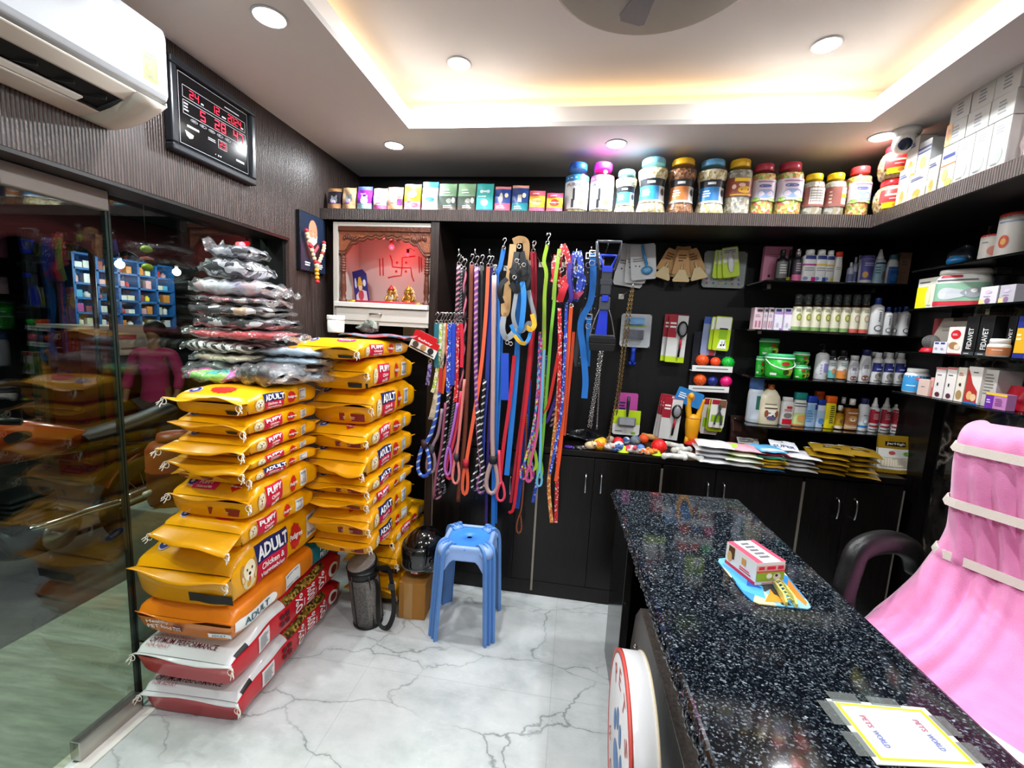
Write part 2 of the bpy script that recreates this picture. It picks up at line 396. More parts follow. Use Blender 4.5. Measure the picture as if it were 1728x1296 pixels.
# round plate and fan
t = thing('ceiling_fan', 'round grey ceiling plate with a small fan blade under the raised panel', 'fan', (.17, 1.43, ZU))
G().lathe([(.0, -.0), (.335, -.0), (.335, -.012), (.325, -.016), (0, -.016)], mat('#77746f', .6), n=64).obj('mounting_plate', t)
G().lathe([(.0, -.016), (.05, -.018), (.05, -.05), (.03, -.062), (0, -.063)], mat('#8b8883', .5), n=24).obj('motor', t)
for k in range(3):
    a = 1.83+k*2*PI/3; g = G(); ca, sa = math.cos(a), math.sin(a)
    pts = [(.03, -.022), (.21, -.044), (.222, -.03), (.222, .036), (.2, .048), (.03, .02)]
    g.prism(pts, lambda p, q, d: Vector((p*ca-q*sa, p*sa+q*ca, -.045-d+q*.12)), .004, mat('#5e5b57', .5)).obj('blade', t)
# camera dome
t = thing('security_camera', 'white turret security camera hanging from the ceiling corner', 'camera', (1.318, 2.14, ZC))
G().lathe([(.0, 0), (.05, 0), (.05, -.018), (.038, -.03), (0, -.03)], mat('#d9d9d6', .35), n=24).obj('mount', t)
M_ = Matrix.Rotation(.5, 3, 'Z')
G().sphere((0, 0, -.052), .043, mat('#e3e3e0', .3), 20, 12).obj('housing', t)
dv = Vector((-.45, -.8, -.42)).normalized()
G().sphere(Vector((0, 0, -.052))+dv*.021, .028, mat('#16233a', .08), 16, 10).obj('lens', t)
# air conditioner
t = thing('air_conditioner', 'white split air conditioner with an open dark vent and yellow energy sticker', 'air conditioner', (XL, .75, 2.03))
pro = [(0, .01), (0, .27), (.185, .272), (.205, .262), (.212, .24), (.212, .085), (.205, .07)]
ACW = mat('#a9acb0', .3, coat=.2); ACB = mat('#b9b2a6', .4)
Y0, Y1 = -.43, .43
g = G(); g.prism(pro, lambda a, b, d: Vector((a, Y0+d, b)), Y1-Y0, ACW); g.obj('front_cover', t, bev=.006, seg=3)
und = [(.003, .008), (.206, .068), (.2, .058), (.165, .035), (.1, .012), (.05, .002), (.003, .0)]
g = G()
def bel(a): return (.2*a, .058*a**2.2)
for y0, y1, u0, u1 in ((Y0, Y0+.08, 0, 1), (Y1-.09, Y1-.002, 0, 1), (Y0+.08, Y1-.09, 0, .40), (Y0+.08, Y1-.09, .80, 1)):
    g.grid(lambda u, v: Vector((bel(u0+(u1-u0)*u)[0]+.003, y0+(y1-y0)*v, bel(u0+(u1-u0)*u)[1]+.0)), 8, 1, ACB)
g.prism([(bel(k/10)[0]+.003, bel(k/10)[1]) for k in range(11)]+[(.203, .068), (.003, .012)], lambda a, b, d: Vector((a, Y1-.003+d, b)), .002, ACB)
g.obj('lower_housing', t, solid=.002)
G().box((.122, -.005, .034), (.10, Y1-Y0-.17, .004), mat('#060607', .8), Matrix.Rotation(-.285, 3, 'Y')).obj('vent_shade_sheet', t)  # flat dark sheet, the shade inside the vent put in as colour
for k in range(9):
    G().box((.12, Y0+.13+k*.075, .028), (.05, .003, .010), mat('#2a2a2b', .4), Matrix.Rotation(.5, 3, 'Z')).obj('louver', t)
G().box((.078, -.045, .012), (.052, Y1-Y0-.2, .006), mat('#f3f0ea', .25), Matrix.Rotation(-.25, 3, 'Y')).obj('flap', t, bev=.002)
g = G(); st = plain((.2125, .36, .10), (0, .001, 0), (0, 0, .001)); YEL = mat('#c6cc10', .5)
g.patch(st, -4, 38, 0, 118, YEL, 1, 1); st2 = plain((.2128, .36, .10), (0, .001, 0), (0, 0, .001))
BLU = mat('#27304e', .5)
g.poly(st2, [(-2, 112), (36, 112), (36, 90), (17, 76), (-2, 92)], mat('#cfd6dc', .5)); st3 = plain((.2131, .36, .10), (0, .001, 0), (0, 0, .001))
g.poly(st3, [(0, 110), (34, 110), (17, 82)], BLU); g.bars(st3, 2, 32, 55, 75, 3, BLU, 2); g.blob(st3, 17, 36, 12, 14, mat('#b8c41a', .5)); g.bars(st3, 5, 30, 8, 18, 2, BLU, 3)
g.obj('energy_sticker', t)
# digital clock
t = thing('digital_clock', 'black digital wall clock with red numbers for date and time', 'clock', (XL, 1.36, 2.048))
W_, H_ = .39, .305
g = G(); fr = mat('#20242a', .3)
for y0, y1, z0, z1 in ((0, W_, 0, .026), (0, W_, H_-.026, H_), (0, .026, .026, H_-.026), (W_-.026, W_, .026, H_-.026)):
    g.span((0, y0, z0), (.034, y1, z1), fr)
g.obj('frame', t, bev=.006)
G().span((0, .02, .02), (.02, W_-.02, H_-.02), mat('#0b0c10', .12)).obj('face_panel', t)
fc = plain((.0205, 0, 0), (0, .001, 0), (0, 0, .001)); LINE = mat('#b9bcc0', .5); RED = mat('#ff1f38', .5, emit=3.2); DIM = mat('#3a1218', .6)
g = G()
def frame_line(y0, y1, z0, z1, w=1.6):
    for a in ((y0, y1, z0, z0+w), (y0, y1, z1-w, z1), (y0, y0+w, z0, z1), (y1-w, y1, z0, z1)): g.patch(fc, *a, LINE, 1, 1)
frame_line(40, 356, 38, 272); frame_line(56, 344, 196, 236); frame_line(56, 344, 142, 188)
for k in range(7):
    for q in range(14):
        a0, a1 = 2*PI*q/14, 2*PI*(q+1)/14; cy = 100+k*38
        g.poly(fc, [(cy+15*math.cos(a0), 131+5*math.sin(a0)), (cy+15*math.cos(a1), 131+5*math.sin(a1)), (cy+13.6*math.cos(a1), 131+3.8*math.sin(a1)), (cy+13.6*math.cos(a0), 131+3.8*math.sin(a0))], LINE)
    g.bars(fc, cy-8, cy+8, 129, 133, 1, LINE, k)
frame_line(204, 246, 84, 116)
g.bars(fc, 60, 84, 150, 182, 3, LINE, 4); g.bars(fc, 132, 150, 200, 212, 1, LINE, 1); g.bars(fc, 226, 246, 200, 212, 1, LINE, 2); g.bars(fc, 322, 340, 200, 212, 1, LINE, 3)
g.bars(fc, 70, 128, 98, 112, 1, WHITETXT, 5); g.bars(fc, 158, 196, 94, 106, 2, LINE, 5); g.bars(fc, 292, 338, 64, 80, 1, WHITETXT, 6); g.poly(fc, [(60, 88), (96, 82), (92, 70), (78, 64), (66, 72)], LINE)
g.bars(fc, 240, 340, 244, 252, 1, LINE, 7); g.blob(fc, 204, 55, 3, 3, WHITETXT); g.blob(fc, 214, 55, 3, 3, WHITETXT); g.blob(fc, 190, 55, 2, 2, LINE)
g.obj('printed_lines', t)
SEG = {'0': 'abcdef', '1': 'bc', '2': 'abged', '3': 'abgcd', '4': 'fgbc', '5': 'afgcd', '6': 'afgedc', '7': 'abc', '8': 'abcdefg', '9': 'abfgcd'}
fd = plain((.0212, 0, 0), (0, .001, 0), (0, 0, .001))
def digit(g, ch, y, z, w, h):
    q = w*.2
    R_ = dict(a=(0, w, h-q, h), d=(0, w, 0, q), g=(0, w, h/2-q/2, h/2+q/2), f=(0, q, h/2, h), b=(w-q, w, h/2, h), e=(0, q, 0, h/2), c=(w-q, w, 0, h/2))
    for k in SEG[ch]:
        r = R_[k]; g.patch(fd, y+r[0]+.8, y+r[1]-.8, z+r[2]+.5, z+r[3]-.5, RED, 1, 1)
for txt, y, z, w, h, name in (('24', 84, 203, 17, 26, 'date_digits'), ('12', 176, 203, 17, 26, 'date_digits'), ('2024', 254, 203, 14, 26, 'date_digits'),
                              ('5', 126, 148, 23, 34, 'time_digits'), ('28', 190, 148, 23, 34, 'time_digits'), ('47', 280, 148, 23, 34, 'time_digits'), ('23', 210, 89, 13, 22, 'temperature_digits')):
    g = G()
    for i, ch in enumerate(txt): digit(g, ch, y+i*w*1.28, z, w, h)
    g.obj(name, t)
# garlanded portrait
t = thing('framed_portrait', 'small framed portrait of a bald bearded man against dark blue', 'picture', (XL, 2.055, 1.742))
G().span((0, 0, 0), (.022, .222, .296), mat('#0b0f18', .25)).obj('frame', t, bev=.002)
fp = plain((.0226, 0, 0), (0, .001, 0), (0, 0, .001)); g = G(); sk = mat('#b8785c', .5); wb = mat('#c9c0bc', .5)
g.patch(fp, 4, 218, 4, 292, mat('#182338', .35), 1, 1)
fq = plain((.0229, 0, 0), (0, .001, 0), (0, 0, .001)); g.poly(fq, [(44, 70), (40, 150), (70, 176), (130, 172), (168, 146), (172, 70)], mat('#2a1418', .5))
g.poly(plain((.0231, 0, 0), (0, .001, 0), (0, 0, .001)), [(52, 150), (84, 170), (120, 120), (150, 152), (160, 140), (120, 96), (70, 120)], mat('#c8505e', .5))
f3 = plain((.0233, 0, 0), (0, .001, 0), (0, 0, .001)); g.blob(f3, 107, 208, 38, 60, sk); f4 = plain((.0235, 0, 0), (0, .001, 0), (0, 0, .001))
g.poly(f4, [(70, 196), (80, 178), (96, 176), (108, 184), (122, 176), (138, 182), (145, 198), (140, 160), (112, 138), (80, 156)], wb)
g.bars(f4, 84, 100, 208, 212, 1, DARKTXT); g.bars(f4, 116, 132, 208, 212, 1, DARKTXT, 3); g.poly(f4, [(104, 206), (112, 206), (116, 190), (101, 190)], mat('#c08c74', .5)); g.bars(f4, 97, 120, 166, 170, 1, mat('#9c5a50', .5))
g.bars(f4, 36, 100, 26, 50, 2, WHITETXT, 4); g.bars(f4, 130, 196, 22, 50, 3, WHITETXT, 6); g.obj('printed_picture', t)
t = thing('garland', 'red and cream flower garland hanging over the framed portrait', 'garland', (XL+.03, 2.16, 1.75))
R = random.Random(3); g = G(); g2 = G(); g3 = G()
lft = [(.01, -.08, .19), (.012, -.07, .16), (.012, -.05, .12), (.014, -.03, .08), (.014, -.012, .045), (.014, 0, .02)]
rgt = [(.01, .075, .16), (.012, .07, .13), (.012, .055, .1), (.014, .035, .07), (.014, .015, .04), (.014, 0, .02)]
for path in (lft, rgt):
    for k, p in enumerate(spline(path, 2)):
        G().sphere(p, .0105, mat('#b8202a', .6) if k % 4 == 0 else mat('#e2cfa4', .6), 8, 6).obj('flower', t)
    g3.tube(path, .002, mat('#caa64c', .5), 5)
for k in range(4): G().sphere((.014, .001*k, .005-k*.02), (.012, .013, .011), mat('#b8202a', .6) if k == 3 else mat('#d8992e', .6), 9, 6).obj('flower', t)
g3.obj('thread', t)
# ---------------------------------------------------------------- long shelf under the ceiling
ST, SB, SX = 2.095, 2.042, 1.315
t = thing('wall_shelf', 'long dark ribbed shelf running round the back and right walls', 'shelf', (0, YF, SB))
g = G(); g.span((XL, 0, 0), (XR, YB-YF, ST-SB), LAMB); g.obj('back_board', t); g = G(); g.span((SX, YN-YF+1.6, 0), (XR, 0, ST-SB), LAMB); g.obj('side_board', t)
G().span((XL, -.014, -.002), (SX, 0, ST-SB+.002), RIBX).obj('front_edging', t); G().span((SX-.014, YN-YF+1.6, -.002), (SX, -.014, ST-SB+.002), RIBYS).obj('side_edging', t)
# pillar beside the shrine, side post at the right end
struct(G().span((-.798, YF, 0), (-.752, YB, SB), PILLAR), 'trim_2')
struct(G().span((1.695, YF-.01, 0), (XR, YB, SB), LAM), 'trim_3')
# ---------------------------------------------------------------- base cabinets and worktop
gx = [-.752, -.152, .497, 1.185, 1.64]
gp = [[(862, 818), (880, 818)], [(988, 815), (1014, 816)], [(1192, 829), (1219, 831)], [(1410, 857), (1440, 859)]]
cabl = ['behind the hanging leashes', 'with two bar handles right of the leashes', 'behind the far end of the stone desk', 'nearest the pink chair']
for i in range(4):
    x0, x1 = gx[i], gx[i+1]; mid = sum(at_y(*p, YF).x for p in gp[i])/2
    t = thing('base_cabinet', 'dark wood base cabinet '+cabl[i], 'cabinet', ((x0+x1)/2, YF, 0), 0, 'base cabinets along the back wall'); ox = -(x0+x1)/2
    G().span((x0+ox+.002, .02, .0), (x1+ox-.002, YB-YF-.001, CTZ-.032), LAM).obj('carcass', t); G().span((x0+ox, .004, 0), (x1+ox, .02, .085), LAM).obj('plinth', t)
    for k, (a, b) in enumerate(((x0+.006, mid-.001), (mid+.001, x1-.006))):
        d = G().span((a+ox, 0, .09), (b+ox, .019, CTZ-.04), LAM).obj('door', t, bev=.0015)
        hx = at_y(*gp[i][k], YF).x+ox; hz = at_y(*gp[i][k], YF).z
        G().tube(spline([(hx, 0, hz+.05), (hx, -.02, hz+.045), (hx, -.026, hz), (hx, -.02, hz-.045), (hx, 0, hz-.05)], 4), .0045, CHROME, 8).obj('bar_handle', d)
    for xx in (x0+.003, x1-.003): G().span((xx+ox-.0025, -.003, .03), (xx+ox+.0025, .003, CTZ-.06), mat('#a39a8c', .35, .6)).obj('edge_trim', t)
t = tag(G().span((-.752, YF-.006, CTZ-.03), (1.64, YB, CTZ), LAM).obj('worktop', loc=(0, 0, 0), bev=.002), 'long dark worktop over the base cabinets along the back wall', 'worktop')
# ---------------------------------------------------------------- shrine cabinet
SX0, SX1 = -1.358, -.80
t = thing('shrine_cabinet', 'small home shrine cabinet with carved brown arch and white drawer', 'shrine', (0, YF, 1.478))
GW = mat('#b9b5ac', .4); WD = mat('#5a2f20', .35, bump=.4, bscale=60); WDL = mat('#8a4e33', .4, bump=.6, bscale=45); BKW = mat('#c9b5ae', .6)
z1 = .552; dp = .40
g = G(); g.span((SX0, 0, 0), (SX0+.028, dp, z1), GW); g.span((SX0+.028, 0, z1-.022), (SX1, dp, z1), GW); g.span((SX0+.028, .01, .09), (SX1, dp, .105), GW)
g.span((SX1-.012, .02, .105), (SX1, dp, z1-.022), GW); g.obj('frame', t, bev=.002)
G().span((SX0+.028, dp-.16, .105), (SX1-.012, dp-.15, z1-.022), BKW).obj('back_panel', t)
G().span((SX0+.015, -.022, .096), (SX1, .01, .122), mat('#e2dfd8', .35)).obj('offering_ledge', t, bev=.002)
d = G().span((SX0+.022, -.008, .022), (SX1+.002, .012, .09), mat('#d5d1c8', .35)).obj('drawer', t, bev=.002)
G().span((SX0+.022, -.004, 0), (SX1, .3, .02), mat('#cfcac0', .4)).obj('bottom_rail', t)
hx = (SX0+SX1)/2-.02
G().tube(spline([(hx-.032, -.008, .062), (hx-.03, -.022, .062), (hx, -.026, .062), (hx+.03, -.022, .062), (hx+.032, -.008, .062)], 4), .0045, STEEL, 8, up=(0, 0, 1)).obj('drawer_pull', d)
# scalloped carved arch
ax0, ax1 = SX0+.03, SX1-.002; n = 60; up = []; lo = []
for k in range(n+1):
    u = k/n; x = ax0+(ax1-ax0)*u; s_ = abs(2*u-1)
    base = .385 if s_ > .86 else .385+.095*math.sqrt(max(0, 1-(s_/.86)**2.2)); base += -.012*abs(math.sin(PI*5.5*s_)) if s_ < .86 else 0
    up.append((x, z1-.024)); lo.append((x, base))
g = G()
g.prism(lo+up[::-1], lambda a, b, dd: Vector((a, .012+dd, b)), .022, WDL)
g.tube([Vector((a, .010, b)) for a, b in lo], .005, WD, 6, up=(0, 1, 0)); g.tube([Vector((a, .010, b+.016)) for a, b in lo], .0025, WD, 5, up=(0, 1, 0))
g.span((ax0, 0, z1-.045), (ax1, .014, z1-.024), WD)
for k in range(7):
    for sg in (-1, 1): g.sphere((ax0+.03+k*.012 if sg < 0 else ax1-.03-k*.012, .012, .47+.006*math.sin(k)), (.01, .006, .014), WD, 8, 5)
g.obj('carved_arch', t)
for cx in (SX0+.048, SX1-.022):
    g = G(); pr = [(.022, .122), (.022, .135), (.012, .14), (.016, .155), (.012, .17), (.017, .19), (.015, .23), (.013, .27), (.012, .285)]
    for k in range(6): pr += [(.016, .29+k*.014), (.016, .296+k*.014), (.011, .299+k*.014)]
    pr += [(.016, .378), (.018, .39)]
    g.lathe(pr, WD, (cx, .022, 0), 14).obj('turned_column', t)
# red vermilion marks, drawn on the back panel
MK = mat('#b3222a', .6); Ym = YF+dp-.1615
def sk_(cx, cy): q = at_y(480+cx/5.183, 340+cy/5.183, Ym); return Vector((q.x, Ym-YF, q.z-1.478))
g = G()
for pts in ([(925, 470), (940, 520), (945, 572), (1030, 580), (1105, 580), (1115, 655), (1132, 700)], [(1145, 478), (1085, 484), (1030, 492), (1028, 580), (1020, 648), (960, 655), (905, 668)],
            [(832, 500), (838, 650)], [(860, 495), (864, 650)], [(1176, 480), (1180, 625)], [(1196, 490), (1200, 615)]):
    q = [sk_(*p) for p in pts]
    g.strap(q, .0075, .0008, MK, up=(0, 1, .001))
for p in ((985, 535), (1065, 535), (978, 612), (1062, 612)):
    g.blob(lambda a, b: sk_(p[0]+a, p[1]+b)-Vector((0, .0006, 0)), 0, 0, 11, 11, MK, 12)
g.obj('red_painted_marks', t)
for k, (px, py, r) in enumerate(((661, 417, .0155), (688, 430, .011))):  # second entry models the reflection of the bulb as a glowing ball
    p = at_y(px, py, YF+.13); tt = thing('shrine_bulb_or_reflection', ['larger glowing red bulb inside the shrine arch', 'small glowing red ball standing in for the bulb reflection in the shrine'][k], 'bulb', p)
    G().sphere((0, 0, 0), r, mat('#ff2a38', .4, emit=5), 16, 10).obj('bulb', tt); G().lathe([(.006, r*.8), (.008, r*.9), (.008, r+.02), (0, r+.021)], mat('#5a1a1a', .5), n=12).obj('socket', tt)
    G().tube([(0, 0, r+.015), (0, .03, r+.03), (0, .105, r+.03)], .0015, mat('#4a1c1c', .5), 5).obj('wire', tt)
lamp('shrine_bulb_light', 'POINT', at_y(661, 419, YF+.105), .9, (1, .08, .1), .016)
# deity picture, idols, flute
zb = 1.478+.106
t = thing('devotional_card', 'blue devotional picture card leaning inside the shrine at the left', 'picture', (-1.245, YF+.12, zb), -.35)
Mx = Matrix.Rotation(-.16, 3, 'Y')
g = G(); g.prism([(-.055, 0), (.055, 0), (.055, .17), (.028, .2), (-.055, .2)], lambda a, b, d: Mx @ Vector((a, d, b+.01)), .004, mat('#22256e', .35)); g.obj('board', t)
ff = lambda a, b: Mx @ Vector((a, -.0006, b+.01)); f2 = lambda a, b: Mx @ Vector((a, -.001, b+.01)); g = G()
g.poly(ff, [(-.045, .005), (.05, .005), (.045, .07), (0, .09), (-.04, .06)], mat('#d6c2d0', .5)); g.blob(f2, 0, .055, .022, .03, mat('#b83a4a', .5)); g.blob(f2, .0, .1, .016, .02, mat('#e2b88a', .5)); g.poly(f2, [(-.022, .11), (.022, .11), (.008, .16), (-.008, .16)], mat('#d8a02c', .4))
g.blob(f2, .035, .12, .012, .02, mat('#d8d4e0', .5)); g.blob(f2, -.035, .13, .008, .03, mat('#cfcfe0', .5)); g.obj('printed_figure', t)
for k, (px, w) in enumerate(((660, .072), (689, .078))):
    q = at_y(px, 505, YF+.08); t = thing('deity_idol', ['seated gold and red deity idol on the shrine ledge, left of the pair', 'seated gold deity idol at the right end of the shrine ledge'][k], 'idol', (q.x, YF+.08, zb))
    GD = mat('#b8863a', .3, .7); OR = mat('#c2491e', .5)
    G().lathe([(w*.5, 0), (w*.5, .01), (w*.42, .014), (0, .014)], mat('#a3251f', .5) if k else OR, n=18).obj('base', t)
    g = G(); g.sphere((0, 0, .028), (w*.42, w*.3, .018), GD); g.sphere((0, 0, .05), (w*.26, w*.2, .028), GD if k else mat('#c9b9a0', .4)); g.sphere((0, -.004, .083), (.015, .014, .017), GD)
    for sg in (-1, 1):
        g.tube([(sg*w*.24, 0, .066), (sg*w*.4, -.006, .05), (sg*w*.3, -.02, .036)], .007, GD, 8); g.sphere((sg*.018, 0, .086), (.009, .004, .012), GD, 8, 6)
    g.tube([(0, -.016, .082), (.004, -.022, .068), (.012, -.022, .058)], .005, GD, 7, sc=[1, .9, .6]); g.obj('figure', t)
    G().lathe([(.016, .094), (.02, .098), (.013, .108), (.006, .12), (0, .126)], mat('#a31f24', .4) if not k else mat('#c79a2e', .3, .6), n=12).obj('crown', t)
    G().lathe([(w*.5, .03), (w*.46, .07), (w*.3, .105), (w*.12, .12)], mottle('idol_halo', ['#caa050', '#c9c2b8', '#9a3a2a', '#e0c890'], 160, .35), (0, .018, 0), 14, sq=(1, .2, 1)).obj('backplate', t)
a, b = at_y(588, 501, YF-.005), at_y(710, 505, YF-.005); t = thing('flute', 'red flute with gold ends lying along the shrine ledge', 'flute', ((a.x+b.x)/2, YF-.005, 1.478+.1285))
L = (b.x-a.x)/2; G().tube([(-L*.8, 0, 0), (L*.85, 0, 0)], .0055, mat('#b3162b', .35), 10).obj('tube', t); GDM = mat('#c9a23a', .3, .7)
for s0, s1 in ((-1, -.8), (.85, 1)): G().tube([(s0*L, 0, 0), (s1*L, 0, 0)], .006, GDM, 10).obj('gold_end', t)
# socket board below the shrine
q = at_y(690, 555, YF+.32); t = thing('socket_board', 'white electric socket plate in the shadow under the shrine drawer', 'socket', (q.x, YB-.012, 1.43))
G().box((0, .0, 0), (.15, .024, .09), mat('#d8d4cc', .4)).obj('plate', t, bev=.004)
for k in (-1, 1):
    G().box((.04*k, -.014, 0), (.045, .006, .055), mat('#c9c5bd', .4)).obj('switch' if k < 0 else 'outlet', t, bev=.002)
# ---------------------------------------------------------------- stone desk
DA = Vector((.217, 1.935, 0)); DR = math.atan2(.0413, .9991)
t = thing('stone_desk', 'long counter desk with speckled black granite top and dark front', 'desk', DA, DR); DL = 2.25; DW = .552
def edgef(u, v):
    a = 2*PI*v; R_ = random.Random(int(u*400)); return (0, 0, 0)
g = G(); g.span((0, -DL, .76), (DW, 0, .80), GRAN); g.obj('granite_top', t, bev=.012, seg=3)
R = random.Random(8); g = G()
for k in range(240):
    y = -DL*k/240; g.sphere((-.001+R.uniform(-.003, .002), y-R.uniform(0, .009), .772+R.uniform(-.006, .01)), (R.uniform(.004, .008), R.uniform(.006, .011), R.uniform(.006, .011)), GRAN, 6, 4)
g.obj('chipped_edge', t)
GLB = mat('#070707', .12)
G().span((.02, -.34, 0), (.05, -.02, .76), GLB).obj('end_panel', t, bev=.002)
G().span((.16, -DL, 0), (.20, -.10, .76), LAM).obj('front_panel', t)
G().span((.05, -.06, 0), (DW-.03, -.02, .76), LAM).obj('far_panel', t)
G().span((.035, -DL, .742), (.075, -.42, .76), mat('#8f9490', .3, .4)).obj('edge_trim', t)
pn = [(-.36, 0), (-.36, .30), (-.40, .46), (-.46, .53)]+[(-.46-.9*k/12, .53-.07*(k/12)**2) for k in range(1, 13)]+[(-1.36, 0)]
G().prism(pn, lambda a, b, d: Vector((.06+d, a, b)), .05, laminate('grey_brown_laminate', '#3a3532', '#5a524c', .35)).obj('curved_panel', t, bev=.002)
G().lathe([(0, 0), (.008, 0), (.008, .008), (0, .012)], CHROME, (.06, -.46, .38), 12, M=Matrix.Rotation(-PI/2, 3, 'Y')).obj('lock', t)
# round sign drum against the desk front
fcx = at_x(1036, 1096, .155)
t = thing('round_sign', 'round white light-box sign with red rim lettering and blue paw at the desk front', 'sign', (.185, 1.05, .405)); Rs = .228
RY = Matrix.Rotation(-PI/2, 3, 'Y'); SW = mat('#e9e9e9', .35)
G().lathe([(0, -.07), (Rs-.004, -.07), (Rs, -.066), (Rs, -.004), (Rs-.004, 0), (0, 0)], SW, n=64, M=RY).obj('drum', t)
g = G(); g.lathe([(Rs-.012, -.0004), (Rs-.012, .001), (Rs+.001, .001), (Rs+.001, -.008)], mat('#c2483f', .4), n=64, M=RY); g.lathe([(Rs-.0, -.068), (Rs+.003, -.068), (Rs+.003, -.063), (Rs, -.063)], mat('#d9c9a8', .4), n=64, M=RY); g.obj('rim', t)
sf = plain((-.0012, 0, 0), (0, -.001, 0), (0, 0, .001)); g = G(); PB = mat('#4a7ab8', .45)
g.blob(sf, 0, -45, 55, 42, PB, 28)
for x, y in ((-70, 15), (-27, 58), (27, 58), (70, 15)): g.blob(sf, x, y, 21, 29, PB)
g.obj('blue_paw', t); g = G(); RT = mat('#c8543c', .45)
for word, a0, a1 in (('PETS', 2.35, .8), ('WORLD', 3.75, 5.68)):
    for k, ch in enumerate(word):
        a = a0+(a1-a0)*k/(len(word)-1); up_ = 1 if a < PI else -1; ca, sa = math.cos(a), math.sin(a)
        fn = lambda p, q: sf(168*ca+(p*sa+q*ca)*up_, 168*sa+(-p*ca+q*sa)*up_)
        g.write(ch, fn, -19, 19, -24, 24, RT)
g.obj('lettering', t)
for a in (-.5,): G().lathe([(0, 0), (.004, 0), (.004, .003), (0, .004)], DARKTXT, (.035, -.228*math.cos(.35), .228*math.sin(.35)), 8, M=Matrix.Rotation(PI/2, 3, 'X')).obj('screw', t)
# ---------------------------------------------------------------- chair under pink cloth
FW = Vector((-.883, -.469, 0)); RTc = Vector((.469, -.883, 0))
t = thing('office_chair', 'black padded office chair with curved armrests', 'chair', (1.212, 1.12, 0), math.atan2(FW.y, FW.x)+PI/2)
# local: x across (towards the viewer's right), y forward is -y
LEA = mat('#151515', .35, bump=.15, bscale=300); CHB = mat('#0c0c0c', .4)
# local frame: rotated so that local -y is the way the chair faces, +x to the right of the photo
def seatf(u, v):
    a = 2*PI*u; t_ = PI*(v-.5); x = math.copysign(abs(math.cos(t_)*math.cos(a))**.5, math.cos(a))*.22; y = math.copysign(abs(math.cos(t_)*math.sin(a))**.5, math.sin(a))*.19
    return Vector((x, y-.14, .55+.05*math.copysign(abs(math.sin(t_))**.6, math.sin(t_))))
G().grid(seatf, 28, 14, LEA, cu=True).obj('seat', t)
def backf(u, v):
    a = 2*PI*u; t_ = PI*(v-.5); x = math.copysign(abs(math.cos(t_)*math.cos(a))**.5, math.cos(a))*.245; y = math.copysign(abs(math.cos(t_)*math.sin(a))**.7, math.sin(a))*.036
    z = .92+.335*math.copysign(abs(math.sin(t_))**.7, math.sin(t_)); return Vector((x, y+.07, z))
G().grid(backf, 28, 16, LEA, cu=True).obj('backrest', t)
loop = [Vector((-.35, y, z)) for y, z in ((.10, .80), (.06, .86), (-.02, .90), (-.12, .915), (-.20, .90), (-.222, .85), (-.238, .77), (-.228, .69), (-.22, .62), (-.16, .57))]
g = G(); pr = [(.032*math.copysign(abs(math.cos(a))**.8, math.cos(a)), .019*math.copysign(abs(math.sin(a))**.8, math.sin(a))) for a in [2*PI*i/14 for i in range(14)]]
pr = [(a*1.1, b*1.35) for a, b in pr]
g.sweep(spline(loop, 5), pr, LEA, up=(0, 0, 1) if 0 else (1, 0, 0)); g.obj('armrest', t)
g = G(); g.sweep(spline([Vector((-q.x, q.y, q.z)) for q in loop], 5), pr, LEA, up=(1, 0, 0)); g.obj('armrest', t)
G().tube([(0, -.1, .52), (0, -.1, .14)], .03, CHB, 12).obj('gas_column', t)
for k in range(5):
    a = 2*PI*k/5; x, y = math.cos(a)*.22, math.sin(a)*.22-.1
    G().tube([(0, -.1, .14), (x*.5, (y+.1)*.5-.1, .12), (x, y, .085)], .022, CHB, 8, up=(0, 0, 1), sc=[1.2, 1, .8]).obj('base_arm', t)
    G().sphere((x, y, .032), (.03, .03, .032), CHB, 12, 8).obj('caster', t)
chair_t = t
# pink cloth
PK = N('pink_plush'); ns = PK.n('TexNoise', {'Vector': PK.pos(obj=True), 'Scale': 420, 'Detail': 2}); n2 = PK.n('TexNoise', {'Vector': PK.pos(obj=True), 'Scale': 9, 'Detail': 2, 'Distortion': 1.5})
bl = PK.bump(ns.outputs['Fac'], .35, .004); PK.set(Base_Color=PK.mix(n2.outputs['Fac'], '#d977ad', '#e596c0'), Roughness=.95, Sheen_Weight=.5, Normal=bl)
t2 = thing('pink_throw', 'pink plush throw covering the office chair back and seat', 'blanket', chair_t.location, chair_t.rotation_euler[2])
prof = [(.135, 1.16), (.132, 1.25), (.08, 1.30), (-.02, 1.285), (-.045, 1.2), (-.035, 1.1), (-.015, .98), (-.03, .89), (-.10, .81), (-.18, .755), (-.26, .72), (-.34, .695), (-.385, .66), (-.40, .60), (-.40, .50)]
pp = spline([(0, a, b) for a, b in prof], 6); NP = len(pp)
def throw(u, v, fl=1):
    k = u*(NP-1); i = min(int(k), NP-2); q = pp[i].lerp(pp[i+1], k-i); x = (v-.5)*2
    s_ = k/(NP-1); wd = .268+(.045*min(1, max(0, (s_-.42)/.2)))
    fold = .010*math.sin(38*x+6*math.sin(7*s_)+1.3*math.sin(3*x))*math.exp(-((x+.55)/.33)**2)*min(1, max(0, (s_-.2)*6))
    fold += .006*math.sin(11*x+9*s_)+.005*math.sin(23*s_+4*x)
    e_ = max(0, abs(x)-.86)/.14
    n_ = Vector((0, -1, .25)) if s_ < .48 else Vector((0, -.35, 1))
    return Vector((x*wd, q.y+.05*e_**2*(1 if s_ < .5 else 0), q.z-(.05*e_**2 if s_ >= .5 else 0)))+n_.normalized()*(fold*fl+(0 if fl else .02))
g = G(); g.grid(throw, 90, 110, PK.m); g.obj('cloth', t2, solid=.006)
EL = mat('#d9cfc4', .6, bump=.2, bscale=500)
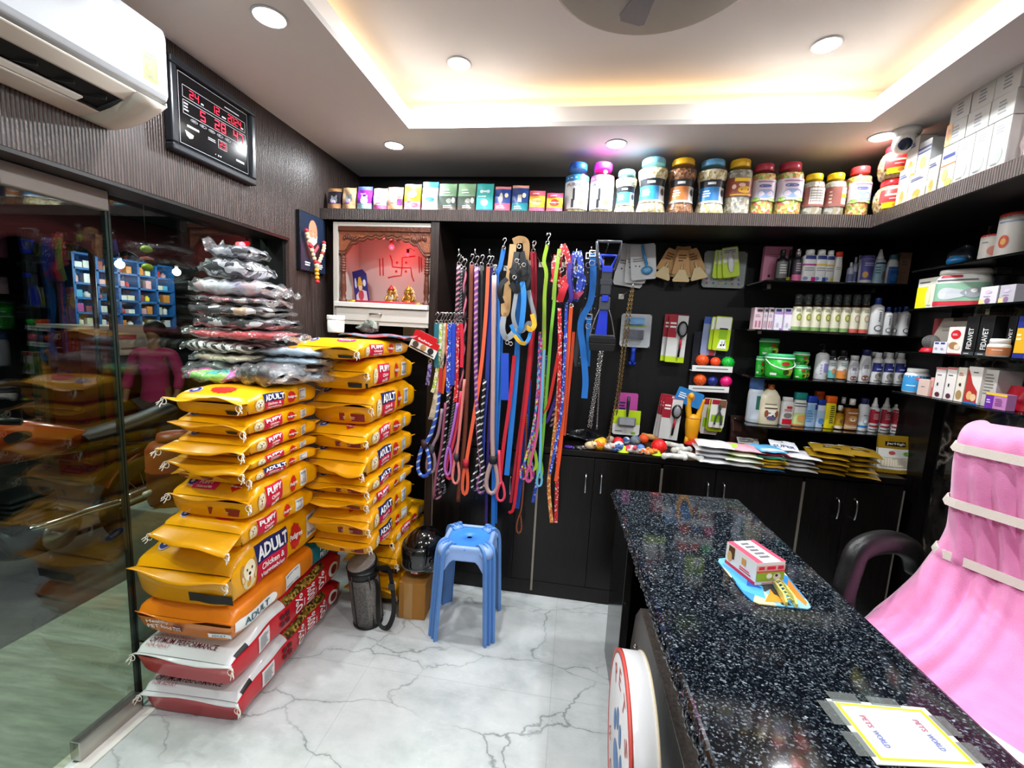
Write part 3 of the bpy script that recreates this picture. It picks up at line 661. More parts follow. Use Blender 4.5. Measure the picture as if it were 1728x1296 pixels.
# elastic bands round the throw
for k, (sa, lab) in enumerate(((1.238, 'topmost'), (1.08, 'second'), (.926, 'third from the top'), (.80, 'lowest, across the seat'))):
    if k < 3: sa = min(range(25, 100), key=lambda i: abs(throw(i/200, .5, 0).z-sa))/200
    tb = thing('elastic_band', 'cream elastic band round the pink throw, '+lab, 'strap', chair_t.location, chair_t.rotation_euler[2], 'elastic bands round the pink throw')
    q = [throw(sa, v/24, 0) for v in range(25)]
    q = [q[0]+Vector((-.004, .05, 0) if sa < .5 else (0, 0, -.06))]+q+[q[-1]+Vector((.004, .05, 0) if sa < .5 else (0, 0, -.06))]
    G().strap(q, .024, .003, EL, up=(0, -1, .1) if sa < .5 else (0, -.3, 1)).obj('band', tb)
# ================================================================ feed sacks
YS = mat('#eea600', .33, coat=.25); YSD = mat('#dc9600', .38, coat=.2); NAVY = mat('#1c2560', .4); PRED = mat('#d11a3c', .4); PMAG = mat('#d81b5e', .4); LRED = mat('#cf1f1c', .4)
MAROON = mat('#7c1512', .45); CREAMDOG = mat('#e6cf9c', .55); DOGD = mat('#b98a4c', .6); BARW = mat('#e9e9e6', .45); BARB = mat('#5d6672', .5); STR = mat('#e6dfd2', .7); ORS = mat('#e07c12', .35, coat=.25); TEAL = mat('#0f6e78', .35, coat=.2); RDS = mat('#c80f22', .3, coat=.3); WHS = mat('#d9dbda', .35, coat=.25)
BLKP = mat('#1a1716', .5)
class Sack:
    def __init__(s, name, label, cat, L, W, H, x, y, z, rot, seed, body, group, ta=.3):
        s.L, s.W, s.H, s.R, s.ta = L, W, H, random.Random(seed), ta
        s.k = [s.R.uniform(-1, 1) for _ in range(8)]
        s.t = thing(name, label, cat, (x, y, z), rot, group)
        g = G(); g.grid(lambda u, v: s.S(2*u-1, 2*PI*v), 40, 44, YS, cv=True, mf=body if callable(body) else None)
        if not callable(body): g.ms = [body]
        g.obj('bag', s.t)
    def half(s, u, up):
        q = 1-abs(u); a = min(1, q/(s.ta if up else .05))**(.5 if up else .6)
        return s.H/2*(.1+.9*a)
    def zc(s, u): return s.H*(.5+.06*max(0, 1-(1-abs(u))/.2))
    def wd(s, u): return s.W/2*(.95+.05*min(1, (1-abs(u))/.15)**.5)
    def pt(s, u, x, z, ox=0, oz=0):
        k = s.k; w_ = .006*math.sin(7*u+3*k[0]+9*z)*k[1]+.004*math.sin(13*u+5*k[2]+40*x)
        return Vector((x+ox+w_*(1 if x > 0 else -1)*.8*min(1, abs(x)/(s.W*.4)), u*s.L/2, z+oz+.05*s.H*math.sin(5*u+4*k[3]+8*x)*max(0, z/s.H-.5)))
    def S(s, u, th):
        c, n = math.cos(th), math.sin(th); hu = s.half(u, n > 0)
        return s.pt(u, s.wd(u)*math.copysign(abs(c)**.42, c), s.zc(u)+(min(hu, s.H-s.zc(u)) if n > 0 else min(hu*2, s.zc(u)) if 0 else hu*s.zc(u)/(s.H/2))*math.copysign(abs(n)**.5, n))
    def side(s, off=.0014):
        def f(p, v):
            u = 2*p-1; vv = max(-.93, min(.93, v*.85)); sn = abs(vv)**2; c = math.sqrt(1-sn*sn); hu = s.half(u, vv > 0)
            return s.pt(u, s.wd(u)*c**.42, s.zc(u)+hu*vv, off)
        return f
    def top(s, off=.0016):
        def f(p, x):
            u = 2*p-1; c = min(.98, abs(x))**(1/.42); n = math.sqrt(1-c*c)
            return s.pt(u, s.wd(u)*x, s.zc(u)+min(s.half(u, True), s.H-s.zc(u))*n**.5, 0, off)+Vector((0, -off if p < .2 else 0, 0))
        return f
    def front(s, off=.002):
        def f(x, v):   # v from 0 (flap) down to 1
            return Vector((x*s.W*.47, -s.L/2+.012*v-off+.003*math.sin(9*x), s.zc(-1)*(1-.1-.8*v)))
        return f
    def flap(s, m, ln=.035, tilt=-.2, end=-1, wav=1.):
        g = G(); k = s.k
        def f(u, v):
            x = (2*u-1)*s.wd(-1)*1.0; d = v*ln*(1+.25*math.sin(4*u+k[4]*3)*wav)
            return Vector((x+(.012*v if u > .5 else -.012*v), end*(s.L/2-.004+d), s.zc(-1)+s.H*.02+d*tilt+.012*v*math.sin(7*u+k[5]*5)*wav))
        g.grid(f, 26, 4, m); o = g.obj('stitched_flap' if end < 0 else 'rear_flap', s.t, solid=.003); s.ff = f; return o
    def strings(s, sides=(1,)):
        for sd in sides:
            g = G(); b = s.ff(1 if sd > 0 else 0, .8)
            for q in range(3):
                P = [b+Vector((sd*.004*i*(1 if q else .4)+s.R.uniform(-.004, .004), -.004*i, -.008*i*(1-.2*q))) for i in range(5)]
                g.tube(spline(P, 3), .0016, STR, 5)
            g.tube([b+Vector((sd*.012*math.cos(a), -.006, -.012+.012*math.sin(a))) for a in [2*PI*i/10 for i in range(10)]], .0014, STR, 5)
            g.obj('tie_string', s.t)
    def dog(s, p, v, rp, rv):
        g = G(); f = s.side(.0016); f2 = s.side(.0021); f3 = s.side(.0026)
        g.blob(f, p, v-.2*rv, rp*.95, rv*.9, CREAMDOG); g.blob(f, p-.8*rp, v+.1*rv, rp*.3, rv*.75, DOGD); g.blob(f, p+.8*rp, v+.1*rv, rp*.3, rv*.75, DOGD)
        g.blob(f2, p, v+.2*rv, rp*.78, rv*.7, mat('#f0e0b8', .55)); g.blob(f2, p, v-.15*rv, rp*.45, rv*.35, mat('#f6ecd2', .55))
        for k in (-.32, .32): g.blob(f3, p+k*rp, v+.3*rv, rp*.1, rv*.1, BLKP, 10)
        g.blob(f3, p, v-.02*rv, rp*.16, rv*.12, BLKP, 10); g.blob(f3, p, v-.36*rv, rp*.14, rv*.16, mat('#c0605c', .5), 10)
        g.obj('dog_picture', s.t)
    def logo(s, f, p, v, rp, rv, f2, txt='Pedigree'):
        g = G(); n = 20
        pts = [(p+rp*(1+.12*(k % 2))*math.cos(2*PI*k/n), v+rv*(1+.12*(k % 2))*math.sin(2*PI*k/n)) for k in range(n)]
        g.poly(f, pts, LRED); g.poly(f, [(p-rp*.7, v-rv*.3), (p+rp*.7, v-rv*.3), (p, v-rv*1.5)], LRED); g.write(txt, f2, p-rp*1.25, p+rp*1.25, v-rv*.28, v+rv*.34, WHITETXT, .02); g.obj('brand_badge', s.t)
    def barcode(s, p0, p1, v0, v1, seed=1):
        g = G(); f = s.side(.0016); g.patch(f, p0, p1, v0, v1, BARW, 4, 4); g.bars(s.side(.0022), p0+.012, p1-.012, v0+.12, v1-.12, 12, BARB, seed, True); g.obj('barcode_label', s.t)
def yellow_sack(kind, label, L, W, H, x, y, z, rot, seed, group, sc=1., tops=0, paper=0, band=0, fl=.035, tilt=-.2, strings=(1,), badge=1):
    s = Sack('feed_sack', label, 'sack', L, W, H, x, y, z, rot, seed, YS, group)
    s.flap(YSD, fl, tilt); s.strings(strings); s.flap(YSD, .02, 0, 1)
    p0 = .07; a = .12*sc
    s.dog(p0+.05, -.05, .05*sc, .62)
    g = G(); f = s.side(.0016); f2 = s.side(.0052); f3 = s.side(.006); q0 = p0+.10; q1 = q0+.25*sc
    if kind == 'PUPPY':
        g.patch(f, q0, q1, -.85, .72, PRED, 8, 8); g.patch(f, q0+.03, q1, .1, .72, mat('#d92a5a', .4), 6, 4); g.write('PUPPY', f2, q0+.015, q1-.015, .12, .62, WHITETXT, .035); g.write('Chicken', f2, q0+.06, q1-.05, -.3, -.02, WHITETXT, .02); g.write('and Milk', f2, q0+.06, q1-.05, -.72, -.42, WHITETXT, .02)
    else:
        g.patch(f, q0, q1+.03, .0, .8, NAVY, 8, 6); g.patch(f, q0+.01, q1+.02, -.85, .0, PRED, 8, 6); g.write('ADULT', f2, q0+.015, q1+.015, .12, .7, WHITETXT, .035); g.write('Chicken &', f2, q0+.05, q1-.03, -.36, -.08, WHITETXT, .02); g.write('Vegetables', f2, q0+.04, q1-.02, -.74, -.46, WHITETXT, .02)
    g.obj('product_label', s.t)
    s.logo(f, .56, .0, .05, .6, f2); s.barcode(.68, .80, -.55, .6, seed)
    tf, tf2 = s.top(), s.top(.0024)
    if badge:
        g = G(); g.blob(tf, .10, -.62, .05, .14, mat('#c9c4d8', .4)); g.blob(tf2, .10, -.62, .042, .115, mat('#2c2f7c', .4)); g.blob(s.top(.003), .10, -.62, .022, .05, mat('#d0d0e4', .4)); g.obj('round_emblem', s.t)
    if tops == 1:
        g = G(); n = 26; g.poly(tf, [(.14+.06*(1+.25*(k % 2))*math.cos(2*PI*k/n), .05+.28*(1+.25*(k % 2))*math.sin(2*PI*k/n)) for k in range(n)], LRED); g.obj('red_burst', s.t)
    if tops == 2:
        g = G(); g.patch(tf, .03, .12, -.55, .05, PMAG, 5, 6); g.write('PUPPY', lambda a, b: tf2(b, a), -.42, -.08, .075, .115, WHITETXT, .03); g.write('Chicken and Milk', lambda a, b: tf2(b, a), -.45, -.05, .04, .062, WHITETXT, .02); g.obj('front_label', s.t)
        s.logo(lambda a, b: tf(b, a), .5, .07, .1, .032, lambda a, b: tf2(b, a))
    if tops == 3:
        g = G(); g.blob(tf, .12, .35, .05, .28, PMAG); g.write('PUPPY', lambda a, b: tf2(b, a), .15, .55, .10, .135, WHITETXT, .03); g.obj('front_label', s.t)
    if tops == 4: s.logo(lambda a, b: tf(b, a), .25, .09, .11, .036, lambda a, b: tf2(b, a))
    if tops == 5:
        g = G(); g.patch(tf, .24, .42, .3, .7, NAVY, 5, 5); g.patch(tf2, .24, .28, .3, .7, PRED, 3, 5); g.obj('top_label', s.t)
    ff, ff2 = s.front(), s.front(.0026)
    g = G()
    if band: g.patch(ff, -.1 if band == 1 else -.95, .75 if band == 1 else .3, .45, .95, MAROON, 8, 2); g.bars(lambda a, b: ff2(a, 1-b), (.02 if band == 1 else -.8), (.62 if band == 1 else .15), .14, .36, 2, mat('#d8b48c', .5), 4)
    else: g.patch(ff, .05, .98, .62, .98, BLKP, 8, 2)
    g.obj('front_print', s.t)
    if paper:
        g = G(); fl_ = s.ff; g.grid(lambda u, v: fl_(.38+.28*u, .1+.75*v)+Vector((0, 0, .0035)), 6, 3, WHS); g.bars(lambda a, b: fl_(a, b)+Vector((0, 0, .0045)), .42, .6, .2, .7, 4, GREYTXT, seed); g.obj('paper_tag', s.t)
    return s
GL = 'feed sacks in the left stack'; GR = 'feed sacks in the right stack'
XRt = -1.115
lw = [(0, .335, .30)]
def lplace(i, W, y0, L): return XRt-W/2-.004, y0+L/2
ls = [  # kind, z0, z1, y0, L, W, rot, opts, label
 ('ADULT', .468, .688, 1.225, .62, .385, .03, dict(sc=1.1, fl=.04), 'largest yellow adult feed sack, resting on the orange sack'),
 ('PUPPY', .690, .786, 1.255, .52, .325, -.03, dict(fl=.075, tilt=-.35, tops=3), 'yellow puppy feed sack with a wide drooping flap on the largest yellow sack'),
 ('PUPPY', .788, .914, 1.265,   .50, .315, .02, dict(tops=2, band=1, fl=.015), 'yellow puppy feed sack with a pink puppy panel on its front slope'),
 ('ADULT', .916, .966, 1.285, .46, .30, -.02, dict(band=2, fl=.012, badge=0), 'thin yellow adult feed sack fifth from the top of the left stack'),
 ('PUPPY', .968, 1.014, 1.30, .44, .295, .02, dict(fl=.05, tilt=-.5), 'flattened yellow feed sack squeezed under the tagged puppy sacks'),
 ('PUPPY', 1.016, 1.086, 1.295, .47, .295, .03, dict(paper=1, fl=.06, tilt=-.4), 'yellow puppy feed sack with paper tag on drooping flap, third in the left stack'),
 ('PUPPY', 1.088, 1.153, 1.30, .45, .29, -.01, dict(paper=1, fl=.03), 'yellow puppy feed sack with a white paper patch, second from the top on the left'),
 ('ADULT', 1.155, 1.240, 1.30, .44, .29, .0, dict(tops=1, fl=.045, tilt=.25), 'yellow adult feed sack with a red burst, directly under the packed clothes')]
for i, (k, z0, z1, y0, L, W, rot, o, lab) in enumerate(ls):
    y0, L = (y0, L) if i < 1 else (min(y0, 1.27), 1.655-min(y0, 1.27))
    yellow_sack(k, lab, L, W, z1-z0-.001, XRt-W/2-.004+(0, .035, .055)[min(i, 2)], y0+L/2, z0, rot*(1 if i < 1 else .5), 20+i, GL, strings=(1, -1) if i % 3 else (1,), **o)
# orange sack
def orange_body(u, v): return TEAL if u > .72 else ORS
s = Sack('orange_feed_sack', 'orange and teal pet food sack between the big yellow and red sacks', 'sack', .66, .385, .128, XRt-.2, 1.225+.33, .338, .02, 41, orange_body, GL, ta=.1)
s.flap(ORS, .006, -.2); f, f2 = s.side(.0018), s.side(.0045)
g = G(); g.patch(f, .02, .30, -.62, .2, WHITETXT, 8, 5); g.blob(f, .30, -.2, .04, .41, WHITETXT); g.write('ADULT', f2, .08, .28, -.45, .05, mat('#2b5c6c', .5), .015); g.obj('side_label', s.t); s.barcode(.42, .58, -.6, .6, 5)
g = G(); g.write('Healthy', f2, .80, .95, .1, .55, WHITETXT, .015); g.write('PET food', f2, .80, .95, -.4, .05, WHITETXT, .015); g.obj('teal_lettering', s.t)
ff, ff2 = s.front(.003), s.front(.0045); fr_ = lambda a, b: ff2(a, 1-b)
g = G(); g.write('Healthy', fr_, -.82, -.35, .62, .95, WHITETXT, .01); g.write('PET food', fr_, -.82, -.3, .3, .58, WHITETXT, .01); g.patch(lambda a, b: ff(a, 1-b), -.27, -.06, .3, .68, MAROON, 3, 2); g.write('Meat', fr_, -.25, -.09, .5, .64, WHITETXT, .01); g.write('& Rice', fr_, -.25, -.09, .34, .47, WHITETXT, .01)
g.patch(lambda a, b: ff(a, 1-b), .5, .98, .2, .5, WHITETXT, 6, 2); g.write('ADULT', fr_, .58, .86, .26, .44, mat('#2b5c6c', .5), .01); g.patch(s.top(), .05, .1, -.2, .12, BARW, 4, 3); g.obj('front_print', s.t)
# red and white sacks
def red_body(u, v):
    a = v*2*PI
    if .15 < a < PI-.0 and u < .36: return WHS
    return RDS
KIB = mottle('kibble_print', ['#3a2a12', '#8a6a20', '#b89a3a', '#5e6e24', '#4a3218'], 90, .45)
for i, (z0, z1, lab, y0, rot) in enumerate(((0.002, .165, 'bottom red and white feed sack, lying on the marble floor', 1.235, .05), (.169, .335, 'red and white feed sack on top of the bottom one, under the orange sack', 1.215, .03))):
    s = Sack('red_feed_sack', lab, 'sack', .76, .39, z1-z0, XRt-.215+.01*i, y0+.38, z0, rot, 50+i, red_body, GL, ta=.42)
    s.flap(WHS, .014, -.3, wav=.6); s.strings((1, -1)); f, f2 = s.side(.0018), s.side(.0042)
    tf, tf2 = s.top(), s.top(.0045); tt = lambda a, b: tf2(b, a)
    g = G(); g.write('INTRODUCING>>>', tt, -.72, .02, .062, .076, mat('#a83a48', .5), .004); g.write('OPTIMUM PERFORMANCE', tt, -.84, .55, .034, .057, mat('#5a1c26', .5), .012); g.write('FOR ADULT', tt, -.84, -.35, .017, .029, mat('#b04450', .5), .004)
    if i: g.patch(tf, .3, .34, -.9, .2, RDS, 3, 6)
    g.obj('front_lettering', s.t)
    g = G(); vt = lambda c: (lambda a, b: f2(c+b, a))
    for c, txt, h in ((.50, '0%', .07), (.61, '100%', .075), (.73, '0%', .07)): g.write(txt, lambda a, b: f2(c-b, a), -.6, .55, -h/2, h/2, WHITETXT, .01); g.bars(lambda a, b: f2(c+.045+b*.01, a), -.5, .3, 0, 1, 1, WHITETXT, 1)
    for a, b in ((.33, .1), (.37, .1), (.33, -.35), (.37, -.35)): g.patch(f2, a, a+.03, b, b+.3, mat('#4a0c12', .5), 1, 1)
    g.obj('side_lettering', s.t)
    G().patch(s.side(.0016), .38, .78, .62, 1.0, KIB, 14, 3).obj('kibble_picture', s.t)
    g = G(); g.patch(f, .16, .25, -.5, .5, BARW, 4, 5); g.bars(f2, .17, .24, -.4, .4, 9, GREYTXT, i); g.obj('white_panel', s.t)
    g = G(); g.blob(f, .87, 0, .055, .55, WHITETXT, 26); g.blob(f2, .87, 0, .035, .35, MAROON, 20); g.blob(s.side(.0032), .865, -.02, .018, .2, mat('#2a1510', .5), 14); g.obj('round_emblem', s.t)
    G().patch(f, .03, .10, .62, .9, BLKP, 4, 3).obj('corner_patch', s.t)
# right stack
XR2 = -.835; rs = [
 ('PUPPY', .002, .17, 2.0, 0, dict(), 'yellow feed sack on the floor at the very bottom of the right stack'),
 ('ADULT', .172, .343, 2.0, .0, dict(), 'yellow feed sack second from the bottom of the right stack, behind the grey bag'),
 ('PUPPY', .345, .436, 1.97, -.02, dict(tops=3), 'yellow feed sack with a pink patch just behind the helmet and grey bag'),
 ('ADULT', .438, .545, 1.72, .0, dict(band=1, tops=4), 'yellow adult feed sack just above the helmet in the right stack'),
 ('ADULT', .547, .674, 1.68, .02, dict(band=1, tops=4), 'yellow adult feed sack second above the helmet in the right stack'),
 ('PUPPY', .676, .744, 1.655, -.01, dict(band=1), 'thin yellow puppy feed sack seventh from the top of the right stack'),
 ('ADULT', .746, .824, 1.63, .02, dict(band=1), 'yellow adult feed sack sixth from the top of the right stack'),
 ('ADULT', .826, .948, 1.60, -.02, dict(fl=.06, tilt=-.5), 'yellow adult feed sack with a drooping front flap in the right stack'),
 ('PUPPY', .950, 1.053, 1.66, .0, dict(band=1, tops=4), 'yellow puppy feed sack with round front logo, fourth from top of the right stack'),
 ('ADULT', 1.055, 1.208, 1.69, .03, dict(band=1, tops=5), 'plump yellow adult feed sack third from the top of the right stack'),
 ('PUPPY', 1.210, 1.340, 1.60, .0, dict(tops=3), 'yellow puppy feed sack second from the top of the right stack'),
 ('PUPPY', 1.342, 1.420, 1.60, -.05, dict(tops=3), 'topmost yellow puppy feed sack of the right stack, below the shrine')]
for i, (k, z0, z1, y0, rot, o, lab) in enumerate(rs):
    W = .285; L = .50 if i < 10 else .48; y0 = max(y0, 1.665 if z0 < 1.24 else 1.60)
    yellow_sack(k, lab, L, W, z1-z0-.001, XR2-W/2-(.012 if 1 < i < 4 else 0), y0+L/2, z0, rot*.5, 70+i, GR, **o)
# cloth sheet, tub and crumpled cloth on the top sack
q = at_y(650, 575, 1.86); t = thing('folded_sheet', 'checked red and blue-grey sheet on the topmost yellow sack', 'cloth', (-.93, 1.93, 1.4315))
CHK = mottle('checked_sheet', ['#3f566e', '#a8434c', '#5d7a94', '#7a2a3a', '#35495c'], 16, .6)
G().grid(lambda u, v: Vector((-.14+.28*u, -.10+.26*v, .004*math.sin(9*u+4*v)+.003*math.sin(14*v))), 20, 18, CHK).obj('sheet', t, solid=.005)
b = at_y(565, 571, 1.97); t = thing('white_tub', 'white lidded plastic tub standing at the left behind the top sack', 'jar', (b.x, 1.98, 1.437)); h = at_y(565, 532, 1.97).z-1.437; r = .041
G().lathe([(r*.9, 0), (r*.93, .004), (r*.97, h-.022), (0, h-.022)], WHITE, n=28).obj('tub', t); G().lathe([(r, h-.022), (r*1.02, h-.02), (r*1.02, h-.003), (r*.98, h), (0, h)], mat('#efefec', .35), n=28).obj('lid', t)
G().lathe([(.0, -.001), (r*.9, -.001), (r*.9, 0)], WHITE, n=20).obj('foot', t)
b = at_y(622, 566, 2.02); t = thing('crumpled_cloth', 'crumpled grey-green cloth lying behind the top sack under the drawer', 'cloth', (b.x, 2.02, 1.4415)); R = random.Random(5)
g = G()
for k in range(1):
    g.grid(lambda u, v: Vector((.05*math.cos(2*PI*u)*math.sin(PI*v)*(1+.35*math.sin(9*u*PI+7*v)), .04*math.sin(2*PI*u)*math.sin(PI*v)*(1+.3*math.sin(14*PI*u)), .024*(1-math.cos(PI*v))*(1+.35*math.sin(6*PI*u+9*v)))), 40, 14, mottle('grey_green_cloth', ['#4c5048', '#6d7166', '#3c4038', '#85887c'], 40, .85), cu=True)
g.obj('cloth', t)
# ================================================================ packed clothes on the left stack
WRAP = thin('clear_wrap', '#fafafa', .1, 1.5, '#dfe6ea', .05, .7, 20, 1.6)
def packet(label, x0, x1, y0, y1, Y, m, dy=.24, tl=0, tr=0, rot=0., seed=0, up=0, rel=1.):
    c = at_y((x0+x1)/2, (y0+y1)/2, Y); w = (at_y(x1, (y0+y1)/2, Y).x-at_y(x0, (y0+y1)/2, Y).x); zt = at_y((x0+x1)/2, y0, Y-.0).z; zb = at_y((x0+x1)/2, y1, Y).z
    R = random.Random(seed); h = zt-zb; t = thing('packed_garment', label, 'clothes', (c.x, Y+dy*.35, zb), rot, 'folded pet clothes in clear bags on the left stack'); k = [R.uniform(-3, 3) for _ in range(6)]
    def S(u, v, gr, cr):
        a = 2*PI*v; n = math.sin(a); cs = math.cos(a); e = max(.02, 1-abs(2*u-1)**3.2)
        x = (u-.5)*w*.94*gr; y = math.copysign(abs(cs)**.6, cs)*dy/2*gr*(.8+.2*e)
        z = h/2+(h/2*.92*gr*e**.5)*math.copysign(abs(n)**.7, n)+cr*h*.10*math.sin(17*u+k[0]+7*v*PI)+cr*h*.07*math.sin(31*u+k[1]-9*v*PI)
        z += .08*h*math.sin(6*u+k[2])*(1 if n > 0 else .3)
        return Vector((x, y, min(h*.985-.0002*(1.1-gr)*10, max(.001, z*.93))))
    G().grid(lambda u, v: S(u, v, .93*rel, .5), 26, 20, m, cv=True).obj('garment', t)
    g = G(); g.grid(lambda u, v: S(u, v, 1.03, 1.3), 34, 26, WRAP, cv=True)
    for sd, ln in ((-1, tl), (1, tr)):
        if ln: g.grid(lambda u, v: Vector((sd*(w*.46+ln*u), (v-.5)*dy*(.9-.25*u), h*.45+(up*ln*u if sd < 0 else -.25*ln*u)+.010*math.sin(9*v+k[3])+.008*math.sin(13*u+5*v+k[4]))), 10, 14, WRAP)
    t.location.z = max(zb, 1.2415); g.obj('clear_bag', t); return t
ZEB = striped('zebra_cloth', '#16161a', '#e4e2dc', .03, 'X', .8, .5, (0, .5, .4), 3.5)
PEB = mottle('pebble_print', ['#17171c', '#d9d2c8', '#1c1c22', '#c9a98c', '#e3e3e6', '#22222a'], 24, .8)
BWP = mottle('black_white_print', ['#15161a', '#1d1e26', '#cfd2d8', '#23242c', '#e0e0e4'], 30, .8, 0, (1, 2, 1))
GRP = mottle('grey_print', ['#3d424c', '#aeb4bc', '#24272e', '#d8dadd', '#6c7480'], 34, .8, 0, (1, 2, 1))
FLO = mottle('floral_print', ['#2a2230', '#b03a44', '#d8d0cc', '#7a6a7c', '#c98a8a'], 46, .8)
RBW = mottle('rainbow_plush', ['#d8489c', '#38b8b4', '#8fd86a', '#e06a9c', '#c8e070', '#b84ac0'], 14, .9)
KNIT = mat('#d6404c', .9, bump=.8, bscale=120); DKP = mottle('dark_shiny_cloth', ['#121215', '#1c1b20', '#2c2a30', '#3f3a40'], 60, .4)
PALE = mottle('pale_cloth', ['#c9cdd4', '#b4bac4', '#d6d6da', '#a8a4b8', '#c9b0b4'], 20, .85)
for a in (
 ('rainbow plush garment in a clear bag at the lower left of the clothes pile', 312, 402, 637, 660, 1.42, RBW, .22, .02, 0, 0, 1),
 ('shiny black packed garment fanned over the corner of the top left sack', 385, 485, 624, 661, 1.42, DKP, .2, 0, .02, -.25, 2),
 ('beige packed garment lying on the yellow sack at the right end of the pile', 420, 545, 642, 661, 1.56, mat('#c3b497', .85), .2, 0, .02, 0, 3),
 ('black packed garment just above the rainbow plush one', 312, 440, 608, 637, 1.50, DKP, .24, .03, 0, .1, 4),
 ('grey-blue packed garment second from the bottom on the right of the pile', 452, 545, 627, 642, 1.56, mat('#a3adb8', .85), .2, 0, .02, 0, 5),
 ('peach packed garment between the blue ones at the right of the pile', 446, 540, 616, 627, 1.57, mat('#d4a68c', .85), .2, 0, .02, 0, 6),
 ('cream and beige packed garment below the zebra-striped one', 322, 432, 595, 611, 1.50, mat('#cfc4a6', .85), .24, .03, 0, 0, 7),
 ('pale blue packed garment, lower of two at the right of the pile', 436, 543, 602, 615, 1.56, mat('#a7bccb', .85), .2, 0, .02, 0, 8),
 ('light blue packed garment, upper of two at the right of the pile', 432, 541, 585, 601, 1.56, mat('#b4c8d6', .85), .2, 0, .03, .1, 9),
 ('zebra-striped packed garment in the middle of the clothes pile', 306, 432, 573, 595, 1.50, ZEB, .25, .03, 0, .0, 10),
 ('red knitted packed garment with a wide clear flap', 308, 470, 555, 573, 1.50, KNIT, .24, .035, .05, .0, 11, .5),
 ('black and white packed garment above the red knitted one', 330, 464, 533, 555, 1.51, BWP, .24, .02, 0, .08, 12),
 ('packed garment printed with cream and black pebbles', 320, 452, 512, 533, 1.50, PEB, .24, .01, 0, .0, 13),
 ('floral packed garment with red flowers below the pale one', 322, 448, 499, 512, 1.51, FLO, .22, 0, .02, .0, 14),
 ('pale packed garment with a clear flap sticking out to the right', 320, 446, 468, 499, 1.51, PALE, .22, .02, .075, .05, 15),
 ('black and white packed garment second from the top of the pile', 336, 424, 434, 467, 1.52, BWP, .2, .025, 0, -.1, 16),
 ('grey patterned packed garment topping the clothes pile', 350, 418, 412, 434, 1.53, GRP, .18, .03, 0, .1, 17, 1.6)):
    lab, x0, x1, y0, y1, Y, m, dy, tl, tr, rot, sd = a[:12]
    packet(lab, x0, x1, y0, y1, Y, m, dy, tl, tr, rot, sd, a[12] if len(a) > 12 else 0)
# ================================================================ stool
t = thing('plastic_stool', 'blue plastic stool with four grooved legs on the marble floor', 'stool', (-.452, 1.968, 0), .05)
SB1 = mat('#3d84dc', .4, bump=.08, bscale=40); SB2 = mat('#5f8fd0', .38, bump=.06, bscale=60); SBW = mat('#8fa9d4', .4)
hz = .462
g = G(); g.lathe([(.014, hz-.004), (.014, hz), (.06, hz+.001), (.108, hz), (.116, hz+.004), (.121, hz+.003), (.124, hz-.006), (.118, hz-.02), (.014, hz-.01), (.014, hz-.004)], SB1, n=48); g.obj('seat', t)
def chan(w, d):
    return [(-w, 0), (-w, -d), (-w*.62, -d), (-w*.5, -d*.45), (-w*.2, -d*.45), (-w*.1, -d), (w*.1, -d), (w*.2, -d*.45), (w*.5, -d*.45), (w*.62, -d), (w, -d), (w, 0), (w*.86, 0), (w*.86, -d*.25), (-w*.86, -d*.25), (-w*.86, 0)]
for k in range(4):
    a = PI/4+k*PI/2; d = Vector((math.cos(a), math.sin(a), 0))
    P = spline([d*.098+Vector((0, 0, hz+.002)), d*.125+Vector((0, 0, hz+.010)), d*.15+Vector((0, 0, hz-.004)), d*.164+Vector((0, 0, hz-.05)), d*.172+Vector((0, 0, .3)), d*.182+Vector((0, 0, .14)), d*.19+Vector((0, 0, .0))], 5)
    g = G(); up = d.cross(Vector((0, 0, 1)))
    b = len(g.v); prs = []
    n = len(P); pr = chan(.034, .02)
    for i, p in enumerate(P):
        tn = (P[min(i+1, n-1)]-P[max(i-1, 0)]).normalized(); sd = up.normalized(); nn = tn.cross(sd)
        if nn.dot(d+Vector((0, 0, .3))) < 0: nn = -nn
        sc = .85+.15*min(1, i/6) if i < 6 else 1-.12*(i-6)/(n-6)
        g.v += [p+sd*(x*sc)+nn*(-y*.9-.006) for x, y in pr]
    m_ = len(pr)
    for i in range(n-1):
        for j in range(m_): g.f.append((b+i*m_+j, b+i*m_+(j+1) % m_, b+(i+1)*m_+(j+1) % m_, b+(i+1)*m_+j)); g.m.append(g.mi(SB2)); g.s.append(False)
    for i in (0, n-1): g.f.append(tuple(b+i*m_+j for j in range(m_))); g.m.append(0); g.s.append(False)
    g.obj('leg', t)
for k in range(4):
    a = PI/4+k*PI/2; G().sphere((math.cos(a)*.132, math.sin(a)*.132, hz-.022), (.046, .04, .036), mat('#86a4d6', .38, bump=.06, bscale=60), 18, 10, Matrix.Rotation(a, 3, 'Z')).obj('corner_lobe', t)
for k in range(4):
    a = k*PI/2; nx = Vector((math.cos(a), math.sin(a), 0)); tx = Vector((-math.sin(a), math.cos(a), 0)); g = G()
    def ap(u, v):
        x = (2*u-1)*.102; zt = hz+.004; zb = hz-.055-.05*max(0, abs(2*u-1)-.55)/.45*1.6
        if v < .5: q = v*2; return tx*x+nx*(.100+.022*math.sin(q*PI/2))+Vector((0, 0, zt-.004+.010*math.sin(q*PI)-.02*q*q))
        q = (v-.5)*2; return tx*x*(1+.06*q)+nx*(.122+.010*q)+Vector((0, 0, zt-.024+(zb-zt+.024)*q))
    g.grid(ap, 16, 12, mat('#86a4d6', .38, bump=.06, bscale=60)); g.obj('apron', t, solid=.006)
